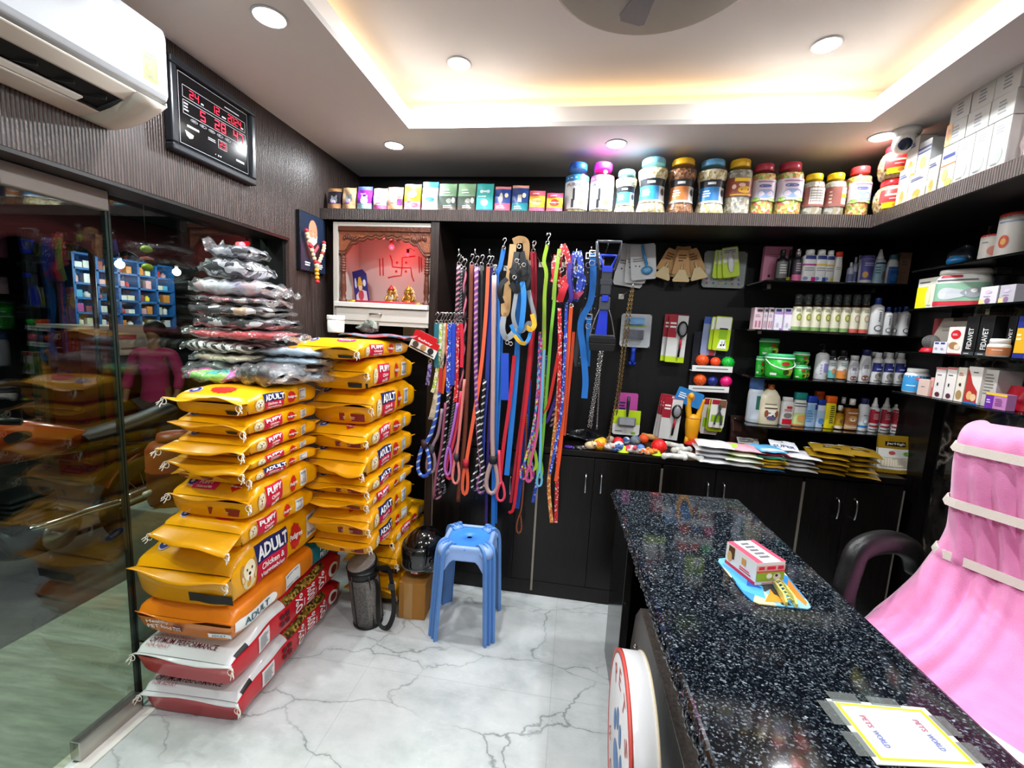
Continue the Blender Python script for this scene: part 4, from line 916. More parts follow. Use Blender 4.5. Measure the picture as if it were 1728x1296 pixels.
# ================================================================ carton, helmet, shoulder bag
CBX = mat('#a9732f', .75, bump=.1, bscale=60); KX0, KX1, KY0, KY1, KH = -.806, -.668, 1.93, 2.15, .195
t = thing('carton', 'brown taped cardboard carton under the motorcycle helmet', 'box', ((KX0+KX1)/2, (KY0+KY1)/2, 0), .06)
g = G(); g.box((0, 0, KH/2), (KX1-KX0, KY1-KY0, KH), CBX); g.obj('carton_body', t, bev=.003)
for k in (-1, 1): G().box((k*(KX1-KX0)/4, 0, KH+.0015), ((KX1-KX0)/2-.002, KY1-KY0, .003), mat('#b57c36', .75)).obj('flap', t)
TAPE = mat('#b98a4e', .2, coat=.6); g = G(); g.box((-.02, -(KY1-KY0)/2-.0008, KH*.5), (.045, .0012, KH), TAPE); g.box((-.02, 0, KH+.0036), (.045, KY1-KY0, .0012), TAPE); g.obj('packing_tape', t)
c = Vector((-.708, 2.04, KH+.005+.118)); t = thing('motorcycle_helmet', 'glossy black full-face motorcycle helmet on the carton', 'helmet', (c.x, c.y, KH+.005), -.62)
HB = mat('#050506', .06, coat=.6); SM = mat('#0d0f12', .03, coat=1.); hc = Vector((0, 0, .123))
def hel(u, v, r=1., cut=-.112):
    a = 2*PI*u; p = PI*(v-.5); q = Vector((.108*math.cos(p)*math.cos(a), .122*math.cos(p)*math.sin(a), .125*math.sin(p)))
    if q.y < 0 and q.z < -.02: q.y *= 1+.12*min(1, (-q.z-.02)/.05)
    q *= r; q.z = max(q.z, cut*(1 if r == 1 else .99)); return hc+q
G().grid(lambda u, v: hel(u, v), 44, 26, HB, cu=True).obj('shell', t)
def hv(a0, a1, p0, p1, r): return lambda u, v: hel((a0+(a1-a0)*u)/(2*PI) % 1.0, .5+(p0+(p1-p0)*v)/PI, r)
G().grid(hv(-PI/2-1.05, -PI/2+1.05, -.42, .42, 1.025), 26, 12, SM).obj('visor', t, solid=.004)
g = G(); g.tube([hel(((-PI/2-1.07+2.14*k/24)/(2*PI)) % 1, .5-.45/PI, 1.022) for k in range(25)], .0035, mat('#777c80', .3), 6); g.tube([hel(((-PI/2-1.07+2.14*k/24)/(2*PI)) % 1, .5+.44/PI, 1.02) for k in range(25)], .0025, mat('#2c2f33', .3), 6); g.obj('visor_trim', t)
g = G(); f = lambda a, b: hel(((-PI/2+a)/(2*PI)) % 1, .5+b/PI, 1.012); f2 = lambda a, b: hel(((-PI/2+a)/(2*PI)) % 1, .5+b/PI, 1.018)
g.patch(f, .42, .75, -.66, -.54, WHITETXT, 8, 3); g.bars(f2, .45, .72, -.645, -.555, 2, REDP, 3); g.obj('side_sticker', t)
g = G(); g.poly(f, [(.15, -.76), (.5, -.74), (.85, -.62), (.7, -.76), (.45, -.82)], REDP); g.obj('red_stripe', t)
for sd in (-1, 1): G().lathe([(0, 0), (.014, 0), (.014, .006), (0, .008)], BLACK, hc+Vector((sd*.108, -.03, -.01)), 14, M=Matrix.Rotation(sd*PI/2, 3, 'Y')).obj('visor_pivot', t)
b = at_z(612, 1062, 0); b = Vector((b.x, b.y+.06, 0)); t = thing('shoulder_bag', 'round grey mesh carry bag with black strap beside the red sacks', 'bag', (b.x, b.y, 0)); BH = .335; br = .071
MESH = mottle('grey_mesh', ['#4e4b49', '#5b5855', '#45423f', '#625e5a'], 220, .6); TL = Matrix.Rotation(.32, 3, 'X') @ Matrix.Rotation(-.15, 3, 'Y')
lean = lambda q: Vector((q.x-.035*q.z/.3, q.y+.0*q.z, q.z))
g = G(); g.lathe([(br*.8, .0), (br*.97, .012), (br, .05), (br*1.02, .2), (br, BH-.07)], MESH, n=32); g.v = [lean(q) for q in g.v]; g.obj('body', t)
g = G(); g.lathe([(br*.99, .002), (br*1.02, .008), (br*1.0, .016)], BLACK, n=32); g.lathe([(br*1.03, BH-.085), (br*1.04, BH-.06), (br*1.03, BH-.045)], BLACK, n=32)
for a in (-1.9, -.7, .6, 2.4): g.tube([Vector((br*1.015*math.cos(a), br*1.015*math.sin(a), z)) for z in (.01, .1, .2, BH-.06)], .0035, BLACK, 6)
g.v = [lean(q) for q in g.v]; g.obj('piping', t)
g = G(); cc = Vector((-.035, 0, BH-.03)); g.lathe([(br*1.04, -.035), (br*1.06, -.005), (br*1.05, .012), (br*.98, .016)], BLACK, cc, 32, M=TL); g.obj('zipped_rim', t)
g = G(); g.lathe([(br*.98, .016), (br*.9, .021), (0, .024)], mottle('grey_cloth_lid', ['#8e8984', '#99948e', '#85807b'], 260, .85), cc, 32, M=TL); g.obj('lid', t)
g = G(); g.grid(lambda u, v: lean(Vector(((br*1.035+.004*math.sin(PI*u)*math.sin(PI*v))*math.cos(-1.0+1.1*u), (br*1.035+.004*math.sin(PI*u)*math.sin(PI*v))*math.sin(-1.0+1.1*u), .05+.19*v))), 10, 8, mottle('grey_mesh_pocket', ['#6a6560', '#77716b', '#5e5a55'], 220, .6)); g.obj('pocket', t)
P = [lean(Vector((br*.9, .0, BH-.05))), Vector((.085, -.01, BH-.03)), Vector((.115, -.02, BH-.03)), Vector((.14, -.03, .2)), Vector((.15, -.04, .10)), Vector((.13, -.05, .03)), Vector((.10, -.055, .022)), Vector((.078, -.05, .05)), Vector((.072, -.045, .12)), Vector((.062, -.03, .22)), Vector((.05, -.04, BH-.075))]
g = G(); g.strap(spline(P, 6), .026, .003, BLACK, up=(.3, 1, .1)); g.obj('strap', t); G().box((.133, -.03, .225), (.032, .01, .03), mat('#2b2b2d', .4)).obj('strap_buckle', t, bev=.002)
# ================================================================ leashes, collars and harnesses on peg hooks
def C2(a): return mat(a, .6, bump=.2, bscale=700)
def pg(px, py, Y): return at_y(px, py, Y)
PEGS = []
def peg(px, py, Y, lab):
    q = pg(px, py, Y); t = thing('peg_hook', lab, 'hook', (q.x, YB, q.z-.012), 0, 'chrome peg hooks on the back panel')
    G().tube([(0, 0, 0), (0, Y-YB-.012, .0), (0, Y-YB-.018, .008), (0, Y-YB-.018, .02)], .003, CHROME, 7, up=(1, 0, .01)).obj('rod', t); G().box((0, -.002, 0), (.03, .004, .03), STEEL).obj('mounting_plate', t)
def clasp(t, p, ring=True):
    g = G(); p = Vector(p); K = mat('#cfd0d0', .15, 1)
    g.tube([p+Vector((.009*math.cos(a), 0, .009*math.sin(a)+.006)) for a in [2*PI*i/12 for i in range(13)]], .0022, K, 6, up=(0, 1, .01))
    g.tube(spline([p+Vector((0, 0, .014)), p+Vector((.004, 0, .03)), p+Vector((.011, 0, .04)), p+Vector((.008, 0, .052)), p+Vector((-.003, 0, .05)), p+Vector((-.006, 0, .04))], 3), .003, K, 6, up=(0, 1, .01)); g.obj('snap_hook', t, world=True)
def loop_pts(p, d, w, h, n=14):
    """teardrop loop below p"""
    p = Vector(p); o = []
    for i in range(n+1):
        a = 2*PI*i/n; o.append(p+Vector((w/2*math.sin(a)*(.35+.65*(1-math.cos(a))/2)*1.15, .004*math.cos(a/2), -h*(1-math.cos(a))/2)))
    return o
def leash(label, pts, w, m, Y=2.21, kind='strap', loop=None, hook=True, group='leashes hanging from the peg hooks', name='leash', end=None, lm=None, cuff=None, cat='leash'):
    """pts: photo pixels down the strand; w: width in pixels; loop: (width, height) of the handle in pixels"""
    k = Y/FPX*1.02; P = [pg(x, y, Y) for x, y in pts]; t = thing(name, label, cat, P[0], 0, group)
    sp = spline(P, 5) if len(P) > 2 else P
    g = G()
    if kind == 'rope': g.tube(sp, w*k/2, m, 8)
    elif kind == 'double':
        for s_ in (-1, 1): g.strap([q+Vector((s_*w*k*.3, s_*.004, 0)) for q in sp], w*k*.55, .002, m)
    elif kind == 'braid':
        n = len(sp)*2
        for s_ in (0, 1):
            L = [sp[min(i//2, len(sp)-1)].lerp(sp[min(i//2+1, len(sp)-1)], (i % 2)/2) for i in range(n)]
            g.tube([q+Vector((w*k*.28*math.sin(i*1.25+s_*PI), w*k*.28*math.cos(i*1.25+s_*PI), 0)) for i, q in enumerate(L)], w*k*.28, m if not s_ else (lm or m), 6)
    else: g.strap(sp, w*k, .0022, m)
    g.obj('webbing' if kind in ('strap', 'double') else 'rope', t, world=True)
    if loop:
        g = G(); LP = loop_pts(P[-1]+Vector((0, 0, .004)), 0, loop[0]*k, loop[1]*k)
        if kind in ('strap', 'double'): g.strap(LP, w*k*.9, .0022, lm or m)
        else: g.tube(LP, w*k/2*.95, lm or m, 8)
        g.obj('handle_loop', t, world=True)
        if cuff: G().tube([P[-1]+Vector((0, 0, .03)), P[-1]+Vector((0, 0, -.012))], w*k*.85, mat(cuff, .6), 10).obj('cuff', t, world=True)
    if hook: clasp(t, P[0])
    if end: G().box(P[-1], (w*k*1.15, .004, .012), mat(end, .4)).obj('end_tab', t, world=True)
    return t
for px, py, lab in ((776, 424, 'peg hook holding the black and pink ropes at the left end'), (803, 424, 'peg hook holding the brown and purple leashes'), (827, 424, 'peg hook holding the orange, navy and beige leashes'),
                    (850, 418, 'peg hook holding the bright blue strap'), (876, 412, 'peg hook holding the tan and black harnesses'), (900, 416, 'peg hook holding the red strap'), (926, 414, 'peg hook holding the lime and thin leashes'),
                    (948, 416, 'peg hook holding the red printed harness'), (973, 424, 'peg hook holding the blue printed harness'), (998, 420, 'peg hook holding the studded collars'), (755, 530, 'peg hook holding the row of short collars'), (1026, 410, 'peg hook holding the long blue scooper'), (1016, 582, 'peg hook holding the silver chains below the scooper jaws'), (1067, 482, 'peg hook holding the brass-toned chains under the brush cards')):
    peg(px, py, 2.19, lab)
KB = '#17171a'
RPN = striped('black_pink_rope', '#15141a', '#b8788a', .022, 'Z', .6, .55, (0, .6, 0)); RGY = striped('grey_black_rope', '#1a1b1e', '#8d9094', .012, 'Z', .6, .5, (0, .7, 0)); RPU = striped('purple_pink_rope', '#6a3a86', '#c8909c', .026, 'Z', .6, .6, (0, .6, 0))
RBW = striped('black_white_rope', '#141416', '#d8d8d4', .03, 'Z', .6, .75, (0, .6, 0)); RBL = striped('blue_white_rope', '#2c5cc8', '#cfd8ea', .034, 'Z', .6, .72, (0, .5, .3)); ROB = striped('orange_brown_coil', '#b85a2a', '#3c1c10', .01, 'Z', .6, .5)
PRR = mottle('red_print_web', ['#c8141f', '#c8141f', '#d8222c', '#e8b8b0', '#b01020'], 130, .55); PRB = mottle('blue_print_web', ['#2340b0', '#2850c8', '#b8c4e4', '#1c3494', '#2848b8'], 130, .55); PRO = mottle('orange_print_web', ['#d8762a', '#e08a3a', '#f0c890', '#c8641c'], 120, .55)
PRM = mottle('multicolour_web', ['#c82a5c', '#2a5cc0', '#d8d43a', '#5ac0c8', '#8a3aa8', '#e07ab0'], 90, .55)
LS = [
 ('black rope leash with pink flecks at the left end of the row', [(774, 447), (771, 530), (764, 620), (752, 710), (741, 800), (738, 822)], 7, RPN, 2.20, 'rope', (13, 22)),
 ('thin grey and black rope leash beside the pink-flecked one', [(778, 452), (777, 530), (772, 610), (765, 690), (752, 770), (747, 815)], 5, RGY, 2.225, 'rope', (10, 20)),
 ('pink and black braided leash left of the brown one', [(784, 455), (784, 540), (780, 620), (774, 700), (764, 780), (757, 800)], 7, C2('#c2667e'), 2.205, 'braid', None),
 ('long brown rope leash hanging between the braid and the purple rope', [(796, 447), (794, 540), (789, 640), (784, 740), (776, 810), (773, 846)], 8, mat('#7a3c26', .7, bump=.6, bscale=500), 2.21, 'rope', None),
 ('purple and pink striped rope leash with a loop at the bottom', [(804, 450), (803, 540), (803, 620), (805, 700), (810, 770), (813, 800)], 7, RPU, 2.20, 'rope', (14, 36)),
 ('plain black rope leash between the purple and orange ones', [(813, 448), (812, 540), (811, 640), (809, 740), (806, 800), (804, 842)], 5, C2('#131315'), 2.22, 'rope', None),
 ('coral orange strap leash with an orange looped handle', [(824, 450), (820, 530), (812, 620), (800, 700), (790, 760), (786, 785)], 6, C2('#f0623c'), 2.195, 'strap', (11, 55)),
 ('navy blue strap leash right of the coral orange one', [(829, 450), (826, 540), (822, 640), (816, 720), (814, 800)], 7, C2('#22348c'), 2.21, 'strap', None),
 ('thick beige rope leash with a large round handle loop', [(834, 465), (833, 560), (832, 650), (831, 730), (832, 778)], 8, C2('#b99a94'), 2.185, 'rope', (24, 60)),
 ('bright blue strap leash folded over its hook', [(850, 420), (844, 450), (838, 472), (841, 560), (838, 660), (834, 760), (832, 895)], 7, C2('#2272cc'), 2.20, 'strap', None),
 ('second bright blue strap leash hanging lower, ending above the stool', [(846, 560), (843, 660), (838, 760), (836, 883)], 6, C2('#2a7ad0'), 2.215, 'strap', None),
 ('dark purple strap leash hanging lowest above the stool', [(829, 600), (826, 700), (822, 800), (820, 905)], 5, C2('#3a2470'), 2.23, 'strap', None),
 ('wide royal blue padded leash in the middle of the row', [(852, 596), (852, 640), (852, 675)], 13, C2('#1c4cc4'), 2.19, 'strap', None),
 ('sky blue strap leash beside the wide royal blue one', [(876, 455), (875, 540), (870, 640), (862, 730), (855, 802)], 9, C2('#1f78d0'), 2.2, 'strap', None),
 ('red strap leash sloping to the left under the tan harness', [(868, 600), (860, 680), (850, 750), (844, 810)], 6, C2('#c81c34'), 2.19, 'strap', None),
 ('crimson and black strap leash hanging from the red clasp', [(900, 425), (901, 500), (896, 590), (886, 680), (874, 770), (864, 848)], 8, C2('#a81430'), 2.20, 'double', None),
 ('bright red strap leash with a pointed end right of the black one', [(898, 560), (890, 660), (880, 740), (868, 850), (859, 866)], 5, C2('#d01c28'), 2.185, 'strap', None),
 ('mid-blue strap leash behind the red pair', [(893, 640), (888, 720), (880, 800), (872, 858)], 8, C2('#1a50b4'), 2.225, 'strap', None),
 ('black cord leash ending in an orange and brown coil', [(889, 700), (886, 780), (881, 850), (877, 870)], 3, ROB, 2.20, 'rope', (10, 34)),
 ('lime strap leash with a bow loop at the top', [(924, 412), (918, 440), (922, 462), (919, 500), (918, 580), (914, 680), (900, 760)], 6, C2('#a2c832'), 2.19, 'strap', (16, 36)),
 ('thin lavender strap leash left of the lime one', [(920, 470), (917, 540), (914, 620), (909, 700), (890, 770)], 4, C2('#9a72b8'), 2.2, 'strap', (12, 30)),
 ('light green strap leash curving down beside the red harness', [(938, 450), (935, 510), (930, 560), (924, 640), (916, 740), (912, 780)], 5, C2('#82c83a'), 2.195, 'strap', (9, 28)),
 ('thin turquoise and navy strap leash with a patterned loop', [(911, 560), (908, 640), (902, 720), (896, 780)], 4, PRM, 2.185, 'strap', (13, 34)),
 ('thin multicoloured strap leash spreading to the left', [(914, 570), (908, 660), (898, 730), (884, 785)], 4, PRM, 2.178, 'strap', (12, 26)),
 ('pink thin strap leash in the multicoloured bundle', [(917, 600), (911, 680), (904, 740), (893, 790)], 4, C2('#d8508c'), 2.172, 'strap', (11, 26)),
 ('light blue thin strap leash at the right of the multicoloured bundle', [(918, 590), (914, 680), (912, 750), (911, 795)], 4, C2('#6cb8dc'), 2.168, 'strap', (10, 28)),
 ('navy printed thin strap leash ending lowest in the multicoloured bundle', [(921, 600), (917, 690), (909, 790), (899, 848)], 5, PRB, 2.205, 'strap', None),
 ('red printed strap leash hanging lowest at the right', [(944, 520), (945, 600), (943, 690), (941, 780), (938, 882)], 6, PRR, 2.185, 'strap', None),
 ('orange strap leash right of the red printed one', [(964, 515), (958, 600), (951, 690), (945, 760), (938, 812)], 6, C2('#f0561e'), 2.175, 'strap', None),
 ('blue printed strap leash crossing the orange one', [(956, 510), (953, 600), (948, 690), (938, 750), (928, 800)], 5, PRB, 2.168, 'strap', None),
 ('orange printed strap leash with a curved lower end', [(945, 600), (941, 680), (931, 770), (926, 820), (931, 882)], 6, PRO, 2.20, 'strap', None),
 ('red strap leash slanting from the red harness to the lower left', [(948, 560), (938, 620), (926, 680), (917, 700)], 5, C2('#d6261f'), 2.195, 'strap', None),
 ('dark violet strap leash slanting behind the red straps', [(952, 600), (944, 650), (926, 705), (917, 716)], 5, C2('#4a2a90'), 2.215, 'strap', None),
 ('black and brown twisted cord hanging behind the red straps', [(944, 640), (938, 680), (930, 720)], 6, RPN, 2.225, 'rope', None),
 ('orange-red strap leash far right of the row beside the studded collars', [(968, 560), (963, 620), (957, 680), (952, 735)], 5, C2('#e05028'), 2.205, 'strap', None),
]
for a in LS:
    lab, pts, w, m, Y, kind, lp = a
    leash(lab, pts, w, m, Y, kind, lp, hook=pts[0][1] < 470 and kind != 'x', cuff='#202022' if lab.startswith('thick beige') else ('#a81c2c' if lab.startswith('coral') else None), lm=C2('#151517') if kind == 'braid' else None)
# lower ropes coming from behind the left group
for lab, pts, w, m, lp, cf in (
 ('blue and white rope leash with a big handle loop hanging at the far left', [(742, 650), (738, 690), (728, 730), (716, 752)], 7, RBL, (26, 58), '#3a2028'),
 ('greyish pink rope leash with a handle loop beside the blue one', [(746, 690), (740, 730), (732, 748), (728, 760)], 6, C2('#a88898'), (18, 42), '#55505a'),
 ('dusty pink rope leash hanging down to a small knot', [(752, 680), (745, 750), (736, 800), (731, 842)], 5, C2('#8e4a62'), None, None),
 ('violet rope leash with a narrow loop', [(772, 680), (765, 720), (757, 755)], 5, C2('#b068c0'), (13, 52), None),
 ('hot coral rope leash with a narrow loop beside the violet one', [(778, 660), (770, 720), (760, 765)], 6, C2('#f04460'), (15, 48), None),
 ('salmon rope leash with a loop right of the hot coral one', [(784, 640), (777, 710), (770, 775)], 5, C2('#e0847a'), (14, 46), '#303034'),
 ('black rope leash with white ticks and a loop, left of the salmon one', [(757, 660), (750, 740), (743, 790)], 6, RBW, (14, 36), None),
 ('black and white rope leash hanging below the purple one', [(818, 640), (812, 720), (806, 780), (802, 800)], 6, RBW, (12, 30), None),
 ('red-pink rope leash with a loop at the bottom below the beige loop', [(842, 760), (844, 800), (846, 815)], 5, C2('#e8485c'), (16, 34), None),
 ('thick black rope leash with white ticks behind the beige loop', [(806, 690), (810, 750), (816, 800)], 8, RBW, (12, 28), None)):
    leash(lab, pts, w, m, 2.17+.005*(len(lab) % 7), 'rope', lp, hook=False, cuff=cf)
# short collars
for i, (lab, pts, w, m) in enumerate((
 ('teal dog collar at the left of the short collars', [(737, 545), (736, 590), (737, 620)], 8, C2('#1c6a78')), ('cream and lime printed collar in the short row', [(744, 545), (741, 600), (733, 650), (729, 662)], 6, mottle('lime_print', ['#b8c850', '#dcdcb0', '#8aa838', '#e4e4d0'], 110, .55)),
 ('clear-bagged pale wooden-toned collar hanging longest in the short row', [(748, 545), (744, 610), (736, 670), (728, 706)], 10, mottle('pale_web', ['#c4b89c', '#d6ccb4', '#b4a688'], 50, .35)),
 ('orange collar with punched holes in the short row', [(753, 545), (750, 580), (757, 605), (748, 640), (745, 664)], 8, C2('#f2661c')), ('purple patterned collar under the dangling card', [(726, 612), (724, 630), (721, 650)], 7, mottle('purple_print', ['#5a3c98', '#8a78b8', '#3c2a70', '#a8a0c8'], 120, .55)),
 ('blue printed collar in the short row', [(759, 545), (757, 600), (756, 662)], 7, PRB), ('royal blue collar in the short row', [(765, 545), (764, 600), (763, 650)], 7, C2('#2040b8')), ('violet collar in the short row', [(768, 547), (767, 590), (766, 640)], 5, C2('#5a2a8c')),
 ('crimson printed collar in the short row', [(772, 545), (771, 600), (770, 660), (768, 678)], 7, PRR), ('red collar at the right end of the short row', [(778, 545), (780, 580), (779, 620)], 6, C2('#d01c38')), ('small red collar showing behind the orange one', [(744, 620), (743, 640), (742, 662)], 6, C2('#b81c24')))):
    leash(lab, pts, w, m, 2.16+.006*(i % 5), 'strap', None, True, 'short collars on the lower peg', 'dog_collar', '#8a8a8a' if i in (2,) else None, cat='collar')
# header card
c = [pg(x, y, 2.14) for x, y in ((690, 585), (708, 560), (736, 575), (733, 607))]; ctr = sum(c, Vector())/4
t = thing('product_card', 'red and white header card with dog pictures dangling at the left of the collars', 'card', ctr); a_ = (c[3]-c[0]).normalized(); b_ = Vector((0, 1, 0)).cross(a_)*-1
if b_.z < 0: b_ = -b_
W_ = (c[3]-c[0]).length; H_ = .105
fb = lambda d: (lambda a, b: ctr+a_*((a-.5)*W_)+b_*((b-.45)*H_)+Vector((0, -d, 0)))
G().prism([(0, 0), (1, 0), (1, .75), (.85, .8), (.85, 1), (.15, 1), (.0, .92)], lambda a, b, d: fb(0)(a, b)+Vector((0, d, 0)), .0015, WHITE).obj('card', t, world=True)
g = G(); g.poly(fb(.001), [(0, .45), (1, .45), (1, .75), (.85, .8), (.85, 1), (.15, 1), (0, .92)], REDP); g.write('Safety', fb(.0016), .2, .75, .52, .66, WHITETXT)
for x, cc in ((.2, '#5a4632'), (.5, '#b88a54'), (.78, '#1c1c1c')): g.blob(fb(.0016), x, .28, .11, .16, mat(cc, .6))
g.patch(fb(.001), .05, .95, .06, .12, BLKP, 2, 1); g.obj('print', t, world=True)
# harnesses
def harness(label, bits, Y, hangs=None):
    P0 = pg(*bits[0][0][0], Y); t = thing('dog_harness', label, 'harness', P0, 0, 'harnesses hanging among the leashes')
    for i, (pts, w, m) in enumerate(bits):
        k = Y/FPX; sp = spline([pg(x, y, Y-.012*math.sin(PI*j/max(1, len(pts)-1))-.003*i) for j, (x, y) in enumerate(pts)], 6)
        G().strap(sp, w*k, .003, m, up=(.25, 1, .15)).obj('strap', t, world=True)
    for x, y in (hangs or []):
        g = G(); q = pg(x, y, Y-.03); g.tube([q+Vector((.009*math.cos(a), 0, .009*math.sin(a))) for a in [2*PI*i/12 for i in range(13)]], .0022, CHROME, 6); g.obj('ring', t, world=True)
TAN = C2('#b08a5a'); BK = C2('#141417'); GY = C2('#8d9398'); BLU_ = C2('#2a86d4'); YLW = C2('#e2b02a'); RD = C2('#c4162a')
harness('tan strap harness with black chest piece at the top of the bunch', [([(866, 412), (862, 450), (856, 490), (852, 530)], 12, TAN), ([(866, 408), (878, 404), (888, 412), (886, 450)], 11, TAN), ([(858, 470), (858, 500), (856, 525), (850, 530), (850, 500)], 9, TAN)], 2.16, [(876, 416)])
harness('black nylon harness with shiny buckles in the middle of the bunch', [([(872, 425), (868, 450), (864, 465), (866, 480)], 10, BK), ([(880, 425), (884, 450), (882, 470), (872, 490), (862, 478)], 11, BK), ([(886, 440), (892, 458), (888, 482), (878, 488)], 9, BK), ([(856, 470), (846, 480), (843, 495), (848, 512)], 8, BK), ([(868, 445), (876, 460), (888, 456)], 12, BK), ([(862, 452), (874, 470), (894, 468)], 8, BK)], 2.125, [(872, 440), (884, 447), (868, 468)])
harness('grey, blue and yellow harness with hanging loops', [([(872, 490), (868, 515), (866, 535), (872, 555), (882, 558), (892, 545), (900, 552), (902, 535), (896, 510), (892, 490)], 7, GY), ([(850, 534), (848, 555), (854, 570), (866, 562), (868, 548)], 10, GY), ([(862, 548), (868, 560), (876, 570), (884, 580), (892, 572), (896, 556)], 6, BLU_), ([(874, 560), (880, 548), (884, 500), (880, 470)], 9, BLU_), ([(898, 530), (902, 548), (896, 556), (888, 552)], 8, YLW), ([(868, 566), (878, 578), (888, 580)], 6, YLW)], 2.12, [(856, 578), (862, 580)])
harness('red printed harness with crossed straps and small buckles', [([(950, 415), (944, 440), (942, 470)], 9, PRR), ([(950, 413), (957, 430), (960, 462), (950, 480)], 9, PRR), ([(930, 470), (944, 476), (958, 466)], 9, PRR), ([(938, 430), (934, 460), (946, 486), (942, 510)], 7, PRR), ([(958, 470), (950, 490), (944, 508)], 12, RD), ([(944, 420), (940, 450), (936, 480), (934, 506)], 6, C2('#90b83a'))], 2.15, [(946, 430), (948, 455)])
harness('blue and white printed harness left of the studded collars', [([(972, 425), (964, 450), (962, 480), (968, 500)], 10, PRB), ([(976, 424), (980, 450), (978, 480), (970, 508)], 10, PRB), ([(960, 455), (970, 462), (984, 470), (980, 490)], 9, PRB), ([(962, 490), (972, 500), (982, 490)], 9, C2('#8a1c48')), ([(966, 430), (960, 460), (964, 500), (960, 510)], 7, C2('#3a2c90'))], 2.15, [(974, 428), (964, 516)])
# studded collars and leather straps
def collar(label, pts, w, m, Y, studs=0, buckle=1):
    t = leash(label, pts, w, m, Y, 'strap', None, False, 'long collars at the right end of the hooks', 'studded_collar' if studs else 'leather_collar', cat='collar'); k = Y/FPX; sp = spline([pg(x, y, Y) for x, y in pts], 5)
    if studs:
        for i in range(3, len(sp), 2): G().sphere(sp[i]+Vector((0, -.0022, 0)), (.0035, .0025, .0035), CHROME, 8, 5).obj('stud', t, world=True)
    if buckle:
        p = sp[0]; g = G()
        for dx, dz, sx, sz in ((0, .014, .03, .004), (0, -.012, .03, .004), (-.014, 0, .004, .03), (.014, 0, .004, .03)): g.box(p+Vector((dx, -.004, dz)), (sx, .004, sz), CHROME)
        g.tube([p+Vector((.013*math.cos(a), -.004, .013*math.sin(a)-.045)) for a in [2*PI*i/14 for i in range(15)]], .0022, CHROME, 6); g.obj('buckle', t, world=True)
collar('black studded collar left of the bright blue leather collar', [(994, 432), (990, 480), (985, 540), (981, 590), (976, 618)], 8, C2('#1b1b1d'), 2.20, 1)
collar('bright blue leather collar curving to the left', [(1000, 428), (1001, 470), (996, 510), (980, 545), (984, 590), (988, 640), (986, 672)], 10, C2('#1a6fc4'), 2.17)
collar('black studded collar right of the bright blue leather collar', [(1006, 432), (1005, 480), (1003, 530), (1001, 570)], 8, C2('#161618'), 2.215, 1)
collar('short blue leather collar with punched holes at the right', [(994, 535), (993, 575), (991, 618)], 8, C2('#1b78cc'), 2.18)
collar('dark grey suede collar behind the blue leather ones', [(984, 520), (977, 560), (972, 600), (974, 618)], 8, C2('#3a3a3c'), 2.225, 0, 0)
# chains
def chain(label, pts, Y, m, r=.0066, n=46):
    sp = spline([pg(x, y, Y) for x, y in pts], 12); L = [0]
    for a, b in zip(sp, sp[1:]): L.append(L[-1]+(b-a).length)
    t = thing('chain_leash', label, 'chain', sp[0], 0, 'chain leashes'); g = G(); N_ = int(L[-1]/(r*1.9))
    for i in range(N_):
        d = L[-1]*(i+.5)/N_; j = max(q for q in range(len(L)-1) if L[q] <= d); p = sp[j].lerp(sp[j+1], (d-L[j])/max(1e-6, L[j+1]-L[j])); tn = (sp[j+1]-sp[j]).normalized()
        sd = Vector((1, 0, 0)) if i % 2 else Vector((0, 1, 0))
        g.tube([p+tn*(r*1.3*math.cos(a))+sd*(r*.8*math.sin(a)) for a in [2*PI*q/8 for q in range(9)]], r*.44, m, 5, up=Vector((0, 1, 0)) if i % 2 else Vector((1, 0, 0)), caps=False)
    o = g.obj('links', t, world=True); return t
SIL = mat('#c2c4c6', .2, 1); BRS = mat('#9a8258', .28, 1)
chain('silver chain leash, left strand of the pair reaching the worktop', [(1013, 585), (1006, 640), (996, 700), (993, 720)], 2.30, SIL)
chain('silver chain leash, middle strand below the scooper', [(1018, 585), (1010, 640), (1001, 690), (997, 722)], 2.33, SIL)
chain('thin silver chain hanging behind the blue collars', [(1000, 480), (998, 520), (994, 545)], 2.24, SIL, .004)
chain('thin silver chain leash reaching the worktop right of the pair', [(1014, 590), (1011, 650), (1007, 724)], 2.36, SIL, .0042)
chain('brass-toned chain leash beside the comb packs', [(1066, 485), (1058, 530), (1050, 590), (1042, 660), (1031, 720), (1027, 742)], 2.36, BRS, .006)
chain('brass-toned chain leash, shorter strand behind the comb packs', [(1069, 485), (1062, 540), (1054, 600), (1045, 670), (1040, 700)], 2.40, BRS, .006)
# long scooper
def sb(x, y, Y=2.15): return pg(x, y, Y)
q0 = sb(1028, 410); t = thing('pet_scooper', 'blue and grey pet waste scooper with black jaws hanging on the panel', 'scooper', q0); k = 2.15/FPX
GYP = mat('#33363c', .4); BLP = mat('#1a35c0', .35); DKJ = mat('#0d0d0f', .4)
g = G(); ou = [(-19, 2), (19, 2), (17, -22), (12, -42), (-12, -42), (-17, -22)]; 
g.tube([q0+Vector((x*k, 0, y*k)) for x, y in ou+[ou[0]]], .0075, GYP, 8); g.obj('upper_handle', t, world=True)
g = G(); tr = [(-13, -20), (13, -20), (7, -38), (-7, -38)]; g.tube([q0+Vector((x*k, -.012, y*k)) for x, y in tr+[tr[0]]], .006, BLP, 8); g.box(q0+Vector((0, -.012, -42*k)), (16*k, .016, 8*k), BLP); g.obj('trigger', t, world=True)
g = G(); g.box(q0+Vector((0, -.004, -62*k)), (16*k, .026, 40*k), GYP); g.box(q0+Vector((0, -.008, -62*k)), (19*k, .02, 10*k), GYP); g.obj('shaft', t, world=True, bev=.004)
